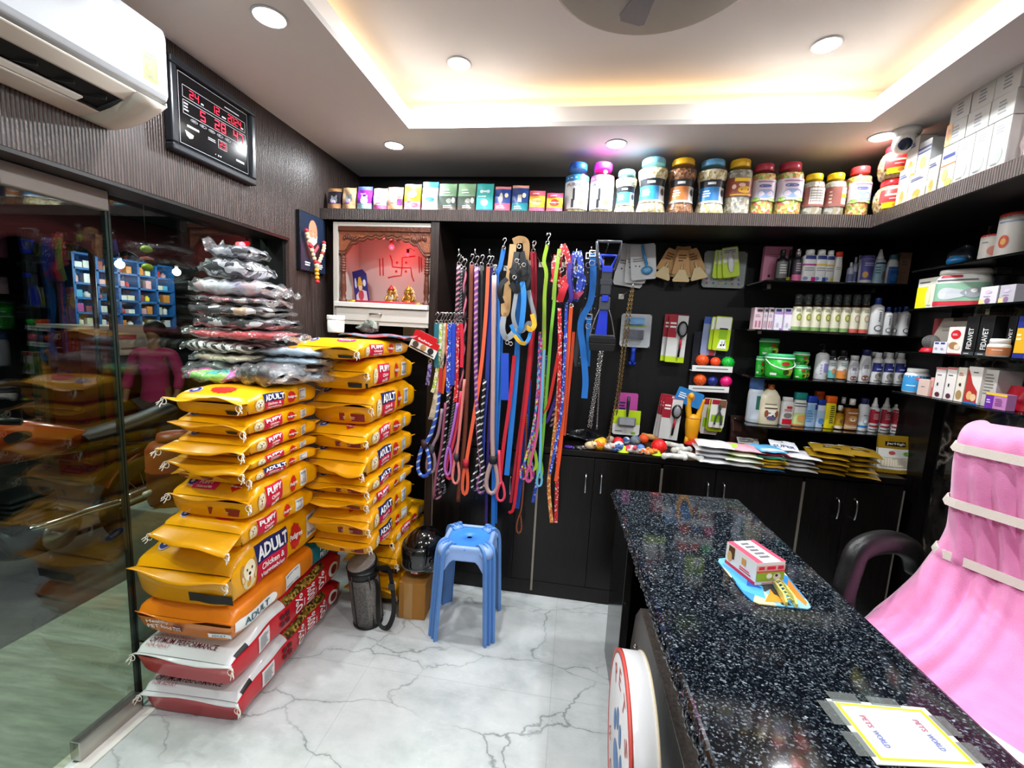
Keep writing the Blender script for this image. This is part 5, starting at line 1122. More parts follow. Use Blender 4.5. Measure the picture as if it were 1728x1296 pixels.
g = G(); g.box(q0+Vector((0, -.006, -96*k)), (17*k, .026, 22*k), mat('#43474e', .4)); g.obj('joint', t, world=True, bev=.006); g = G(); g.box(q0+Vector((0, -.022, -88*k)), (10*k, .012, 10*k), BLP); g.obj('button', t, world=True, bev=.003)
g = G(); g.prism([(-7, -106), (6, -106), (7, -150), (3, -156), (-12, -150)], lambda a, b, d: q0+Vector((a*k, -.012+d, b*k)), .018, BLP); g.obj('spring_cover', t, world=True, bev=.003)
for sd in (-1, 1): G().tube(spline([q0+Vector((sd*x*k, -.004, y*k)) for x, y in ((7, -104), (13, -120), (18, -140), (20, -150))], 4), .0025, STEEL, 6).obj('spring_arm', t, world=True)
g = G()
for i, (w0, w1, z0, z1, d0, d1) in enumerate(((18, 21, -146, -150, .03, .05), (21, 21, -150, -160, .05, .06), (21, 19, -160, -172, .06, .04))):
    g.prism([(-w0, z0), (w0, z0), (w1, z1), (-w1, z1)], lambda a, b, d: q0+Vector((a*k, -d0+d, b*k)), d0*1.6, DKJ if i else GYP)
g.obj('jaw', t, world=True, bev=.003)
# ================================================================ blister packs on the back panel
YP = YB-.03
BLIS = thin('blister_plastic', '#f6fafa', .06, 1.5, None, 0, .15, 30, 1.)
def card(label, x0, x1, y0, y1, Y, base, cat='comb pack', rot=0., name='blister_pack', group='carded goods hanging on the back panel', n=1, dx=.012):
    c = at_y((x0+x1)/2, (y0+y1)/2, Y); W = at_y(x1, (y0+y1)/2, Y).x-at_y(x0, (y0+y1)/2, Y).x; H = at_y((x0+x1)/2, y0, Y).z-at_y((x0+x1)/2, y1, Y).z
    t = thing(name, label, cat, c, 0, group); t.rotation_euler[1] = rot; t['w'] = W; t['h'] = H
    def f(d): return lambda a, b: Vector(((a-.5)*W, -d, (b-.5)*H))
    g = G(); r = .06; q = [(r, 0), (1-r, 0), (1, r), (1, 1-r), (1-r, 1), (r, 1), (0, 1-r), (0, r)]; g.prism(q, lambda a, b, d: f(-d)(a, b), .0018, base); g.obj('card', t)
    del t['w'], t['h']
    return t, f, W, H
SN = mat('#cdd0d0', .3); PNKC = mat('#c05a66', .45); BLC = mat('#3f8fcc', .3); LIME = mat('#b8d41c', .4); LMD = mat('#8ab81c', .4)
# three spoon-shaped combs
for i, (lab, x0, x1, y0, y1, rot, Y) in enumerate((('carded pink slicker brush, rearmost of three at the top', 1040, 1090, 413, 484, .12, YP), ('carded black slicker brush, middle of three at the top', 1056, 1092, 412, 478, -.0, YP-.03), ('carded sky blue slicker brush, front of three at the top', 1064, 1107, 412, 472, -.12, YP-.06))):
    t, f, W, H = card(lab, x0, x1, y0, y1, Y, SN, 'brush', rot)
    col = (PNKC, BLACK, BLC)[i]; g = G()
    for e in ((.2, .4), (.35, .38)): g.blob(f(.001), *e, .03, .02, BLKP, 10)
    g.bars(f(.001), .1, .5, .5, .62, 2, GREYTXT, i); g.obj('print', t)
    px = .62
    G().tube(spline([f(.012)(.48, .96), f(.018)(.5, .8), f(.018)(px-.05, .55), f(.012)(px, .4)], 5), .008, col, 8).obj('handle', t)
    g = G(); g.sphere(f(.012)(px, .25), (.032, .012, .024), col, 18, 9); g.obj('brush_head', t); G().sphere(f(.016)(px, .25), (.024, .012, .017), mat('#7ab6dc' if i == 2 else '#8a8a8e', .25), 16, 8).obj('bristle_pad', t)
# wooden combs
OAK = mat('#c89a62', .55, bump=.15, bscale=60); OAKL = striped('comb_teeth', '#e2cfa0', '#a88a58', .006, 'X', .55, .75)
for i, (lab, cx, cy, rot, Y) in enumerate((('brown card with a wooden comb, left of the fan-shaped bunch', 1136, 450, .3, YP-.045), ('brown card with a wooden comb, right of the fan-shaped bunch', 1168, 450, -.3, YP-.045), ('brown card with a wooden comb, middle front of the bunch', 1153, 452, .0, YP-.075), ('brown card rearmost in the fan-shaped bunch', 1150, 446, .12, YP-.015), ('brown card second from the rear in the fan-shaped bunch', 1158, 446, -.12, YP-.025))):
    c = at_y(cx, cy-30, Y); t = thing('comb_card', lab, 'comb pack', c, 0, 'wooden combs on brown cards'); t.rotation_euler[1] = rot; w, h = .052, .19
    pl = [(-w*.45, 0), (w*.45, 0), (w*.62, -h*.12), (w*.95, -h*.7), (-w*.95, -h*.7), (-w*.62, -h*.12)]
    G().prism(pl, lambda a, b, d: Vector((a, d, b)), .002, OAK).obj('card', t)
    g = G(); g.bars(plain((0, -.001, 0), (1, 0, 0), (0, 0, 1)), -w*.4, w*.4, -h*.35, -h*.12, 3, mat('#7a5228', .6), i); g.obj('print', t)
    G().tube([(0, -.008, -h*.4), (0, -.01, -h*.62)], .006, OAKL, 7).obj('handle', t)
    g = G(); g.prism([(-w*.3, -h*.58), (w*.3, -h*.58), (w*.85, -h*.86), (-w*.85, -h*.86)], lambda a, b, d: Vector((a, -.016+d, b)), .012, OAKL); g.obj('comb_head', t); G().prism([(-w*.9, -h*.86), (w*.9, -h*.86), (w*.82, -h*.93), (-w*.82, -h*.93)], lambda a, b, d: Vector((a, -.018+d, b)), .016, mat('#d8c08c', .5)).obj('comb_edge', t, bev=.002)
# clear packs with lime cards
t, f, W, H = card('large clear bag with small coloured bells behind the lime cards', 1186, 1258, 424, 486, YP, mat('#8a948e', .3), 'bag', 0)
g = G()
for i, cc in enumerate(('#b83a9c', '#3a78b8', '#c8b83a', '#3a9c6a', '#c85a3a', '#8a6ab8')):
    for z in (.12, .24): g.sphere(f(.006)(.12+i*.15, z), (.006, .005, .007), mat(cc, .3, .4), 8, 6)
G().grid(lambda u, v: f(.012+.01*math.sin(PI*u)*math.sin(PI*v))(u, v), 14, 12, WRAP).obj('clear_bag', t); g.obj('bell_print', t)
for i, (lab, x0, x1, y0, y1) in enumerate((('lime card rearmost in the clear-bagged bunch', 1204, 1236, 422, 470), ('lime card second in the clear-bagged bunch', 1211, 1242, 421, 469), ('lime card in front of the clear-bagged bunch', 1219, 1247, 417, 468))):
    t, f, W, H = card(lab, x0, x1, y0, y1, YP-.03-.014*i, LIME, 'card', -.08*i); g = G(); g.patch(f(.001), .05, .95, .5, .97, mat('#d8d8c8', .4), 2, 2); g.bars(f(.0014), .15, .85, .8, .92, 2, GREYTXT, i); g.obj('print', t)
    g = G(); g.sphere(f(.006)(.5, .5), (W*.2, .008, H*.36), mat('#dedfe0', .2), 12, 8); g.obj('blister', t)
# middle row
t, f, W, H = card('clear pack with a blue dispenser and dark roll on the panel', 1047, 1098, 530, 586, YP-.03, mat('#b9c0c4', .25), 'pack'); 
G().box(f(.014)(.45, .78), (W*.62, .024, H*.2), mat('#4aa2dc', .3)).obj('blue_roll', t, bev=.004); G().box(f(.001)(.45, .64), (W*.7, .002, H*.06), LMD).obj('green_strip', t)
G().box(f(.014)(.45, .38), (W*.62, .026, H*.3), mat('#282c40', .35)).obj('dark_roll', t, bev=.004); G().grid(lambda u, v: f(.024+.012*math.sin(PI*u)*math.sin(PI*v))(u, v), 12, 10, WRAP).obj('clear_bag', t)
q = at_y(1068, 600, YP-.02); t = thing('bag_dispenser', 'dark blue bone-shaped dispenser below the clear pack', 'dispenser', q, 0); g = G(); g.tube([(0, 0, .045), (0, 0, .02), (0, 0, -.02), (0, 0, -.045)], .017, mat('#14329c', .35), 12, sc=[.9, .8, .8, 1]); 
for sx in (-1, 1): g.sphere((sx*.010, 0, -.048), (.013, .014, .013), mat('#14329c', .35), 10, 8); g.sphere((sx*.008, 0, .046), (.012, .014, .012), mat('#14329c', .35), 10, 8)
g.obj('case', t)
def handle_brush(label, x0, x1, y0, y1, Y, rot=0, lower=LIME, group='red carded brushes'):
    t, f, W, H = card(label, x0, x1, y0, y1, Y, mat('#d9d9d6', .35), 'brush', rot, 'carded_brush', group)
    g = G(); g.patch(f(.001), 0, 1, .52, 1, mat('#a3182c', .4), 2, 2); g.patch(f(.001), 0, 1, 0, .12, lower, 2, 1); g.patch(f(.0014), .45, 1, .5, .98, mat('#d9d9d6', .35), 2, 2); g.bars(f(.0018), .08, .4, .7, .85, 2, WHITETXT, 2); g.obj('print', t)
    G().tube([f(.014)(.7, .55), f(.014)(.68, .3), f(.012)(.66, .12)], .0065, BLACK, 8).obj('handle', t); G().tube([f(.0145)(.7, .5), f(.0145)(.68, .3)], .0072, mat('#a81c30', .4), 8).obj('handle_grip', t); g = G(); g.sphere(f(.014)(.72, .70), (W*.28, .012, H*.17), BLACK, 16, 9); g.obj('brush_head', t); G().sphere(f(.020)(.72, .70), (W*.2, .010, H*.13), mat('#8b8d90', .3), 12, 7).obj('bristle_pad', t)
handle_brush('red and white carded brush in the middle row, rear of two', 1118, 1150, 531, 610, YP, .02); handle_brush('red and white carded brush in the middle row, front of two', 1126, 1158, 531, 612, YP-.025, .02)
handle_brush('red carded brush low by the rubber chicken, rearmost of three', 1108, 1144, 666, 738, YP-.05, .1, mat('#d9d9d6', .35)); handle_brush('red carded brush low by the rubber chicken, middle of three', 1112, 1148, 667, 740, YP-.08, .08, mat('#d9d9d6', .35)); handle_brush('red carded brush low by the rubber chicken, front of three', 1116, 1148, 672, 742, YP-.11, .06, mat('#d9d9d6', .35))
# pink and lime slicker
t, f, W, H = card('pink card behind the lime slicker brush card', 1042, 1076, 663, 700, YP-.03, mat('#b84a98', .4), 'card'); g = G(); g.bars(f(.001), .1, .5, .2, .6, 3, NAVY, 4); g.obj('print', t)
t, f, W, H = card('lime and white card with a grey slicker brush low on the panel', 1034, 1080, 692, 734, YP-.06, mat('#dfe0dc', .35), 'brush'); g = G(); g.patch(f(.001), 0, 1, .45, 1, LIME, 2, 2); g.patch(f(.001), .7, .85, .04, .14, LMD, 1, 1); g.bars(f(.001), .1, .5, .1, .18, 1, GREYTXT); g.obj('print', t)
G().tube([f(.016)(.5, 1.55), f(.016)(.5, 1.3), f(.014)(.5, .95), f(.014)(.5, .75)], .009, mat('#23272d', .4), 10, sc=[1, 1.1, .9, .6]).obj('handle', t); G().box(f(.014)(.5, .55), (W*.66, .014, H*.36), mat('#6d7278', .35)).obj('brush_head', t, bev=.006); G().box(f(.022)(.5, .55), (W*.54, .006, H*.24), mat('#9a9ea2', .5)).obj('bristle_pad', t)
# clipper packs and lime tags over the ball rack
for lab, x0, x1, y0, y1, dz, base in (('lime and white card with a music note, front of the bunch above the balls', 1205, 1233, 534, 592, .05, LIME), ('lime card behind the music-note card above the balls', 1198, 1226, 535, 591, .035, LIME), ('blue-grey card behind the lime cards above the balls', 1185, 1212, 535, 600, .015, mat('#8f9cc0', .4))):
    t, f, W, H = card(lab, x0, x1, y0, y1, YP-dz, base, 'card', .03); g = G()
    if base is LIME: g.patch(f(.001), .05, .95, .62, .97, WHITETXT, 2, 2); g.patch(f(.001), .3, .8, .35, .66, LMD, 2, 2); g.poly(f(.0014), [(.25, .06), (.85, .06), (.7, .32), (.4, .32)], WHITETXT); g.blob(f(.0018), .5, .16, .06, .03, BLKP, 8); g.blob(f(.0018), .66, .17, .06, .03, BLKP, 8); g.patch(f(.0018), .53, .56, .16, .27, BLKP, 1, 1); g.patch(f(.0018), .69, .72, .17, .28, BLKP, 1, 1)
    else: g.patch(f(.001), 0, 1, .82, 1, mat('#3a5cb0', .4), 2, 2); g.patch(f(.001), .55, .9, 0, .5, mat('#b84a5a', .4), 1, 1)
    g.obj('print', t)
for lab, x0, x1, y0, y1, dz, base in (('white card with nail clippers, front of the bunch beside the rubber chicken', 1198, 1224, 674, 722, .12, mat('#dedcd4', .35)), ('lime card with nail clippers behind the front clipper card', 1194, 1222, 674, 728, .09, LIME), ('white and red clipper card rearmost beside the rubber chicken', 1184, 1214, 672, 733, .06, mat('#d6cfc8', .35))):
    t, f, W, H = card(lab, x0, x1, y0, y1, YP-dz, base, 'clippers', .03); g = G(); g.patch(f(.001), .05, .55, .82, .98, mat('#a3182c', .4), 1, 1); g.patch(f(.001), .55, .98, .72, .98, mat('#7a4a2c', .5), 1, 1); g.patch(f(.001), .1, .9, .2, .45, LMD, 1, 1); g.obj('print', t)
    for s_ in (-1, 1): G().tube(spline([f(.012)(.55+.22*s_, .12), f(.012)(.55+.16*s_, .4), f(.013)(.55, .6), f(.012)(.55-.08*s_, .85)], 4), .005, mat('#3f4a3c', .4) if s_ < 0 else mat('#55595c', .3, .6), 7).obj('clipper_handle', t)
# ball rack on dark card
q = at_y(1197, 602, YP); t = thing('ball_display', 'dark display card with two white trays for rubber balls', 'display', q); q1 = at_y(1180, 552, YP)
A = [at_y(x, y, YP) for x, y in ((1172, 560), (1240, 556), (1226, 660), (1162, 655))]; fr = lambda a, b, d=0: A[3].lerp(A[2], a).lerp(A[0].lerp(A[1], a), b)+Vector((0, -d, 0))
G().prism([(0, 0), (1, 0), (1, 1), (0, 1)], lambda a, b, d: fr(a, b, 0)+Vector((0, d, 0)), .003, mat('#20242e', .3)).obj('backing_card', t, world=True)
for y0, y1, x0, x1 in ((615, 627, 1168, 1236), (648, 662, 1162, 1230)):
    a, b = at_y(x0, (y0+y1)/2, YP-.06), at_y(x1, (y0+y1)/2+3, YP-.06); g = G(); m_ = Matrix.Rotation(-math.atan2(b.z-a.z, b.x-a.x), 3, 'Y'); L_ = (b-a).length
    g.box((a+b)/2+Vector((0, .03, -.016)), (L_, .06, .003), WHITE, m_); g.box((a+b)/2, (L_, .003, .034), WHITE, m_); g.bars(lambda u, v: (a+b)/2+m_ @ Vector((u, -.0022, v)), -L_*.4, L_*.4, -.006, .006, 1, GREYTXT, 2); g.obj('tray', t, world=True)
def spiky(label, px, py, r, c_, Y=YP-.032, sp=1, cat='ball'):
    p = at_y(px, py, Y); t = thing('rubber_ball', label, 'ball', p, 0, 'rubber balls in the white trays'); m_ = mat(c_, .35, coat=.2); g = G(); g.sphere((0, 0, 0), r, m_, 20, 12); g.obj('ball', t)
    if sp:
        g = G()
        for i in range(70):
            z = 1-2*(i+.5)/70; a = i*2.39996; s_ = math.sqrt(1-z*z); d = Vector((s_*math.cos(a), s_*math.sin(a), z)); g.tube([d*r*.95, d*r*1.13], .0022, m_, 5, up=(.3, .5, .8), sc=[1.3, .5])
        g.obj('spikes', t)
for lab, px, py, c_, s_ in (('spiky orange rubber ball at the left of the upper tray', 1185, 608, '#f0561c', 1), ('orange-red rubber ball in the middle of the upper tray', 1207, 611, '#f24a1c', 0), ('green rubber ball at the right of the upper tray', 1228, 612, '#18b838', 1), ('spiky orange rubber ball at the left of the lower tray', 1181, 641, '#ee5a18', 1), ('dark blue rubber ball in the middle of the lower tray', 1202, 643, '#14287c', 0), ('hot pink rubber ball at the right of the lower tray', 1225, 644, '#e01470', 0)):
    spiky(lab, px, py, .0335 if 'middle' not in lab else .029, c_, YP-.031, s_)
# rubber chicken
q = at_y(1165, 744, YP-.08); t = thing('rubber_chicken', 'upside-down yellow rubber chicken standing against the panel', 'dog toy', (q.x, YP-.085, CTZ+.001)); ch = mat('#f0a818', .4, coat=.15); zt = at_y(1165, 668, YP-.08).z-CTZ
g = G(); hgt = zt
g.lathe([(.0, .012), (.02, .015), (.034, .05), (.042, hgt*.4), (.04, hgt*.55), (.026, hgt*.62), (.0, hgt*.64)], ch, n=22, sq=(1.0, .7, 1)); g.obj('body', t)
G().tube(spline([(-.022, 0, hgt*.55), (-.032, 0, hgt*.75), (-.034, -.004, hgt*.9), (-.028, -.008, hgt*1.0)], 5), .017, ch, 12, sc=None).obj('neck', t); G().sphere((-.026, -.012, hgt*1.0), (.018, .02, .022), ch).obj('head', t)
G().tube(spline([(.022, 0, hgt*.5), (.034, 0, hgt*.72), (.046, -.002, hgt*.95)], 5), .017, ch, 10, sc=[1.1-.05*i for i in range(11)]).obj('leg', t)
for sx in (-1, 1): G().tube([(sx*.02, 0, .06), (sx*.026, -.005, .03), (sx*.028, -.01, .006)], .013, ch, 8).obj('wing', t)
G().tube([(.036*math.cos(a), .028*math.sin(a), hgt*.56) for a in [2*PI*i/20 for i in range(21)]], .0018, mat('#b8401c', .5), 5, up=(0, 0, 1)).obj('tie_band', t)
t, f, W, H = card('crumpled blue header card tied above the rubber chicken', 1140, 1186, 658, 684, YP-.10, mat('#2c7cc0', .3), 'card', .3); g = G(); g.blob(f(.001), .55, .55, .15, .25, mat('#d8804a', .4)); g.bars(f(.0012), .1, .45, .3, .7, 3, WHITETXT, 3); g.obj('print', t)
# ================================================================ goods on the shelves
def fit(x0, x1, yt, yb, Y):
    ym = (yt+yb)/2; a, b = at_y(x0, ym, Y), at_y(x1, ym, Y); return (a.x+b.x)/2, b.x-a.x, at_y((x0+x1)/2, yt, Y).z
def fitx(x0, x1, yt, yb, X):
    ym = (yt+yb)/2; a, b = at_x(x0, ym, X), at_x(x1, ym, X); return (a.y+b.y)/2, a.y-b.y, at_x((x0+x1)/2, yt, X).z
PET = thin('clear_plastic', '#f6f8f6', .05, 1.45, None, 0, .1, 40, 1.)
KW = mottle('pale_chews', ['#e4d6ae', '#d4c08c', '#efe4c4', '#b89c66', '#f4ecd6'], 95, .6, .6, (1, 1, .8)); KBR = mottle('brown_chews', ['#7a4a2c', '#94603c', '#5c341e', '#b07a50'], 95, .6, .6); KMX = mottle('mixed_biscuits', ['#e0c060', '#b8c46a', '#d88a4a', '#e8dcae', '#8aa84a', '#d8705a'], 85, .6, .6); KGR = mottle('tan_biscuits', ['#c9a878', '#a8845a', '#dcc49a', '#8c6a48'], 90, .6, .6); KFO = mottle('foil_sticks', ['#b9b4ac', '#8a857d', '#d8d4cc', '#a89a84'], 70, .3, .4)
def prof_r(prof, z):
    for (r0, z0), (r1, z1) in zip(prof, prof[1:]):
        if z0 <= z <= z1 and z1 > z0: return r0+(r1-r0)*(z-z0)/(z1-z0)
    return prof[-1][0]
def wrapf(prof, sq=None, d=.0012, turn=0.):
    """sheet wrapped on a lathe: fn(angle from the viewer's side, z)"""
    def f(a, z):
        r = prof_r(prof, z)+d; t_ = -PI/2+a+turn; x, y = math.cos(t_), math.sin(t_)
        if sq: x = math.copysign(abs(x)**sq[2], x)*sq[0]; y = math.copysign(abs(y)**sq[2], y)*sq[1]
        return Vector((r*x, r*y, z))
    return f
def jar(label, x0, x1, yt, yb, form, lidc, fill, bands, Y=YF+.085, z=ST, group='jars of treats on the long shelf', marks=(), turn=0., cxy=None, wz=None):
    if wz: W, zt = wz; cx = None
    else: cx, W, zt = fit(x0, x1, yt, yb, Y)
    if cxy: cx, Y = cxy
    H = zt-z; R = W/2
    F = {'tall': [(.9, 0), (.94, .03), (.96, .3), (.97, .62), (.94, .74), (.82, .83), (.68, .88)], 'waist': [(.95, 0), (1., .06), (.98, .12), (.84, .25), (.80, .45), (.86, .6), (.98, .7), (.99, .8), (.86, .87), (.70, .9)],
         'square': [(.94, 0), (.97, .03), (.97, .4), (.97, .74), (.9, .82), (.7, .88)], 'globe': [(.7, 0), (.86, .08), (.98, .3), (1., .45), (.96, .6), (.82, .76), (.62, .84)]}[form]
    prof = [(r*R, h*H) for r, h in F]; sq = (1, 1, .75) if form == 'square' else None
    t = thing('treat_jar', label, 'jar', (cx, Y, z+.0006), turn, group)
    G().lathe(prof, PET, n=28, sq=sq).obj('jar', t)
    top = .80 if form != 'tall' else .74
    ip = [(r*R*.95, max(.003, h*H)) for r, h in F if h <= top]; ip.append((prof_r(prof, top*H)*.95, top*H)); ip.append((.0, top*H+.006))
    if fill: G().lathe(ip, fill, n=26, sq=sq).obj('treats', t)
    lr = F[-1][0]*R*1.06; l0 = F[-1][1]*H
    G().lathe([(lr, l0-.002), (lr*1.03, l0), (lr*1.03, H-.005), (lr*.96, H), (0, H)], mat(lidc, .32, coat=.2), n=30).obj('lid', t)
    g = G(); f = wrapf(prof, sq, .0013); f2 = wrapf(prof, sq, .002); f3 = wrapf(prof, sq, .0027)
    for a0, a1, z0, z1, c in bands: g.patch(f, a0, a1, z0*H, z1*H, mat(c, .4) if isinstance(c, str) else c, 12, 4)
    for k in marks:
        if k[0] == 't': g.write(k[1], f3, k[2], k[3], k[4]*H, k[5]*H, mat(k[6], .5), .008)
        elif k[0] == 'b': g.bars(f2, k[1], k[2], k[3]*H, k[4]*H, k[5], mat(k[6], .5), 3)
        elif k[0] == 'o': g.blob(f2, k[1], k[2]*H, k[3], k[4]*H, mat(k[5], .45), 18)
        elif k[0] == 'p': g.patch(f2, k[1], k[2], k[3]*H, k[4]*H, mat(k[5], .45), 8, 3)
    if bands: g.obj('label', t)
    return t
def purepet(c): return ([(-1.35, 1.35, .10, .62, '#e4e6e8'), (-1.35, 1.35, .62, .74, c)], [('t', 'PUREPET', -.85, .85, .52, .58, '#3a4460'), ('p', -.3, -.12, .25, .48, '#2a2c30'), ('p', -.42, -.2, .12, .28, '#2a2c30'), ('o', .45, .22, .22, .04, '#c88a50'), ('b', -.9, .9, .66, .70, 1, '#e8f0f4')])
b_, m_ = purepet('#2a7ab8'); jar('tall treat jar with a dark blue lid and white label on the long shelf', 953, 994, 278, 364, 'tall', '#1c4fa8', KW, b_, marks=m_)
b_, m_ = purepet('#e0627c'); jar('tall treat jar with a hot pink lid and white label', 995, 1036, 278, 364, 'tall', '#e01ab0', KW, b_, marks=m_)
def waist(c): return ([(-1.2, 1.0, .5, .62, '#1c2028'), (-1.2, .45, .26, .5, c), (.45, 1.2, .26, .5, '#c9c9c6'), (-1.2, 1.2, .22, .26, '#e2e2dc')], [('b', -.9, -.1, .32, .45, 3, '#e8eef2'), ('p', -.5, .1, .54, .58, '#d8dce0'), ('o', .8, .4, .2, .06, '#3c3c40')])
for a in (('small waisted treat jar with a light blue lid', 1037, 1074, 290, 364, '#7cc2e0', KW, '#3a96d6'), ('large waisted jar of pale chews with a light blue lid', 1074, 1126, 271, 365, '#7cc0dc', KW, '#2a8cd0'), ('large waisted jar of brown chews with a yellow lid', 1125, 1174, 272, 365, '#e8b41c', KBR, '#c8783c'), ('large waisted jar of pale chews with a steel blue lid', 1174, 1225, 274, 365, '#5a9cc4', KW, '#2a7cc0')):
    b_, m_ = waist(a[7]); jar(*a[:5], 'waist', a[5], a[6], b_, marks=m_)
jar('narrow jar of foil-wrapped sticks with a yellow lid and brown label', 1223, 1267, 273, 365, 'square', '#e0b01c', KFO, [(-1.3, 1.3, .34, .66, '#8c4632')], marks=[('p', -.5, .5, .59, .65, '#e8c02c'), ('o', .2, .45, .4, .06, '#e0a82c'), ('o', -.5, .5, .18, .04, '#d8b8a8'), ('o', .0, .53, .16, .03, '#d8b8a8'), ('p', -.8, .8, .355, .375, '#c89a2c')])
def maro(): return ([(-1.3, 1.3, .3, .68, '#cfc2cc')], [('p', -.6, .6, .63, .65, '#9a5a7a'), ('o', -.1, .56, .4, .03, '#5a5a9a'), ('o', .0, .42, .6, .08, '#8a9cc4'), ('o', -.7, .32, .4, .04, '#8ab04a'), ('o', .6, .31, .5, .03, '#9aba5a')])
for a in (('square jar of mixed biscuits with a maroon lid, left of two', 1265, 1306, 280, 365, '#a8243c'), ('square jar of mixed biscuits with a maroon lid, right of two', 1306, 1352, 278, 365, '#a8243c')):
    b_, m_ = maro(); jar(*a[:5], 'square', a[5], KMX, b_, marks=m_)
for a in (('small jar with a bright yellow lid and white ingredients label', 1353, 1388, 296, 365, '#f0c818', 0), ('small jar with a bright yellow lid and brown label', 1389, 1424, 295, 365, '#f0c818', 1)):
    jar(*a[:5], 'square', a[5], KFO, [(-1.3, 1.3, .25, .68, '#8c5248'), (-.6, .9, .3, .66, '#d8d4cc') if not a[6] else (.2, 1.2, .3, .66, '#dcd8d0')], marks=[('b', -.5, .8, .34, .62, 5, '#8a8680')] if not a[6] else [('p', .2, 1.2, .44, .52, '#e0b02c'), ('b', -.8, -.4, .3, .6, 4, '#d8b8a8')])
b_, m_ = maro(); jar('square biscuit jar with a wide red lid at the corner of the shelf', 1427, 1466, 284, 366, 'square', '#d83a3c', KMX, b_, marks=m_)
for lab, x0, x1, yt, yb, z0 in (('lower round cookie jar with a red lid and red label in the shelf corner', 1464, 1514, 309, 358, ST), ('upper round cookie jar with a red lid stacked in the shelf corner', 1471, 1527, 257, 310, None)):
    cx, W, zt = fit(x0, x1, yt, yb, 2.255)
    if z0 is None: z0 = zlow
    jar(lab, 0, 0, 0, 0, 'globe', '#d8252e', KGR, [(-.85, .95, .28, .66, '#d82c2c'), (-.7, .85, .12, .28, '#f0c41c')], z=z0, marks=[('b', -.55, .7, .44, .54, 1, '#f0d8a0'), ('b', -.3, .4, .36, .4, 1, '#f0d8c8'), ('o', .1, .2, .2, .05, '#d88a2c')], turn=-.35, cxy=(1.366, 2.25), wz=(.135, z0+.145)); zlow = z0+.146
# pouches
def pouch(label, x0, x1, yt, yb, cols, Y=YF+.035, z=ST, group='standing pouches on the long shelf', marks=(), lean=.12):
    cx, W, zt = fit(x0, x1, yt, yb, Y); H = zt-z; t = thing('food_pouch', label, 'pouch', (cx, Y, z+.0006), 0, group); W *= .98
    def S(a, b, s=-1, d=0.):   # a 0..1 across, b 0..1 up
        th = .022*(1-b)**.7*(.55+.45*math.sin(PI*a))+.001; return Vector(((a-.5)*W*(1-.03*math.sin(PI*b)), s*(th+d)+b*H*lean*.25+.002*math.sin(7*a+9*b), b*H))
    g = G(); nb = 20
    for s_ in (-1, 1): g.grid(lambda u, v: S(u, v, s_), 12, nb, None, mf=lambda u, v: next(c for z1, c in cols if v < z1+1e-6))
    g.grid(lambda u, v: S(u, 0, -1).lerp(S(u, 0, 1), v), 12, 2, cols[0][1]); g.obj('pouch', t)
    g = G(); f = lambda a, b: S(a, b, -1, .001); f2 = lambda a, b: S(a, b, -1, .0016); f3 = lambda a, b: S(a, b, -1, .0022)
    for k in marks:
        if k[0] == 't': g.write(k[1], f3, *k[2:6], mat(k[6], .5), .01)
        elif k[0] == 'b': g.bars(f3, *k[1:5], k[5], mat(k[6], .5), 3)
        elif k[0] == 'o': g.blob(f2, *k[1:5], mat(k[5], .45), 16)
        elif k[0] == 'p': g.patch(f, *k[1:5], mat(k[5], .4), 5, 4)
    if marks: g.obj('print', t)
    return t
def mm(*a): return [(z, mat(c, .38, coat=.2)) for z, c in a]
def cat_(x=.5, y=.45, c='#9a9ca4', e='#2a2a2a'): return [('o', x, y, .26, .17, c), ('o', x-.17, y+.16, .07, .07, c), ('o', x+.17, y+.16, .07, .07, c), ('o', x, y-.06, .13, .07, '#d8d8da'), ('b', x-.14, x-.05, y+.02, y+.05, 1, e), ('b', x+.05, x+.14, y+.02, y+.05, 1, e)]
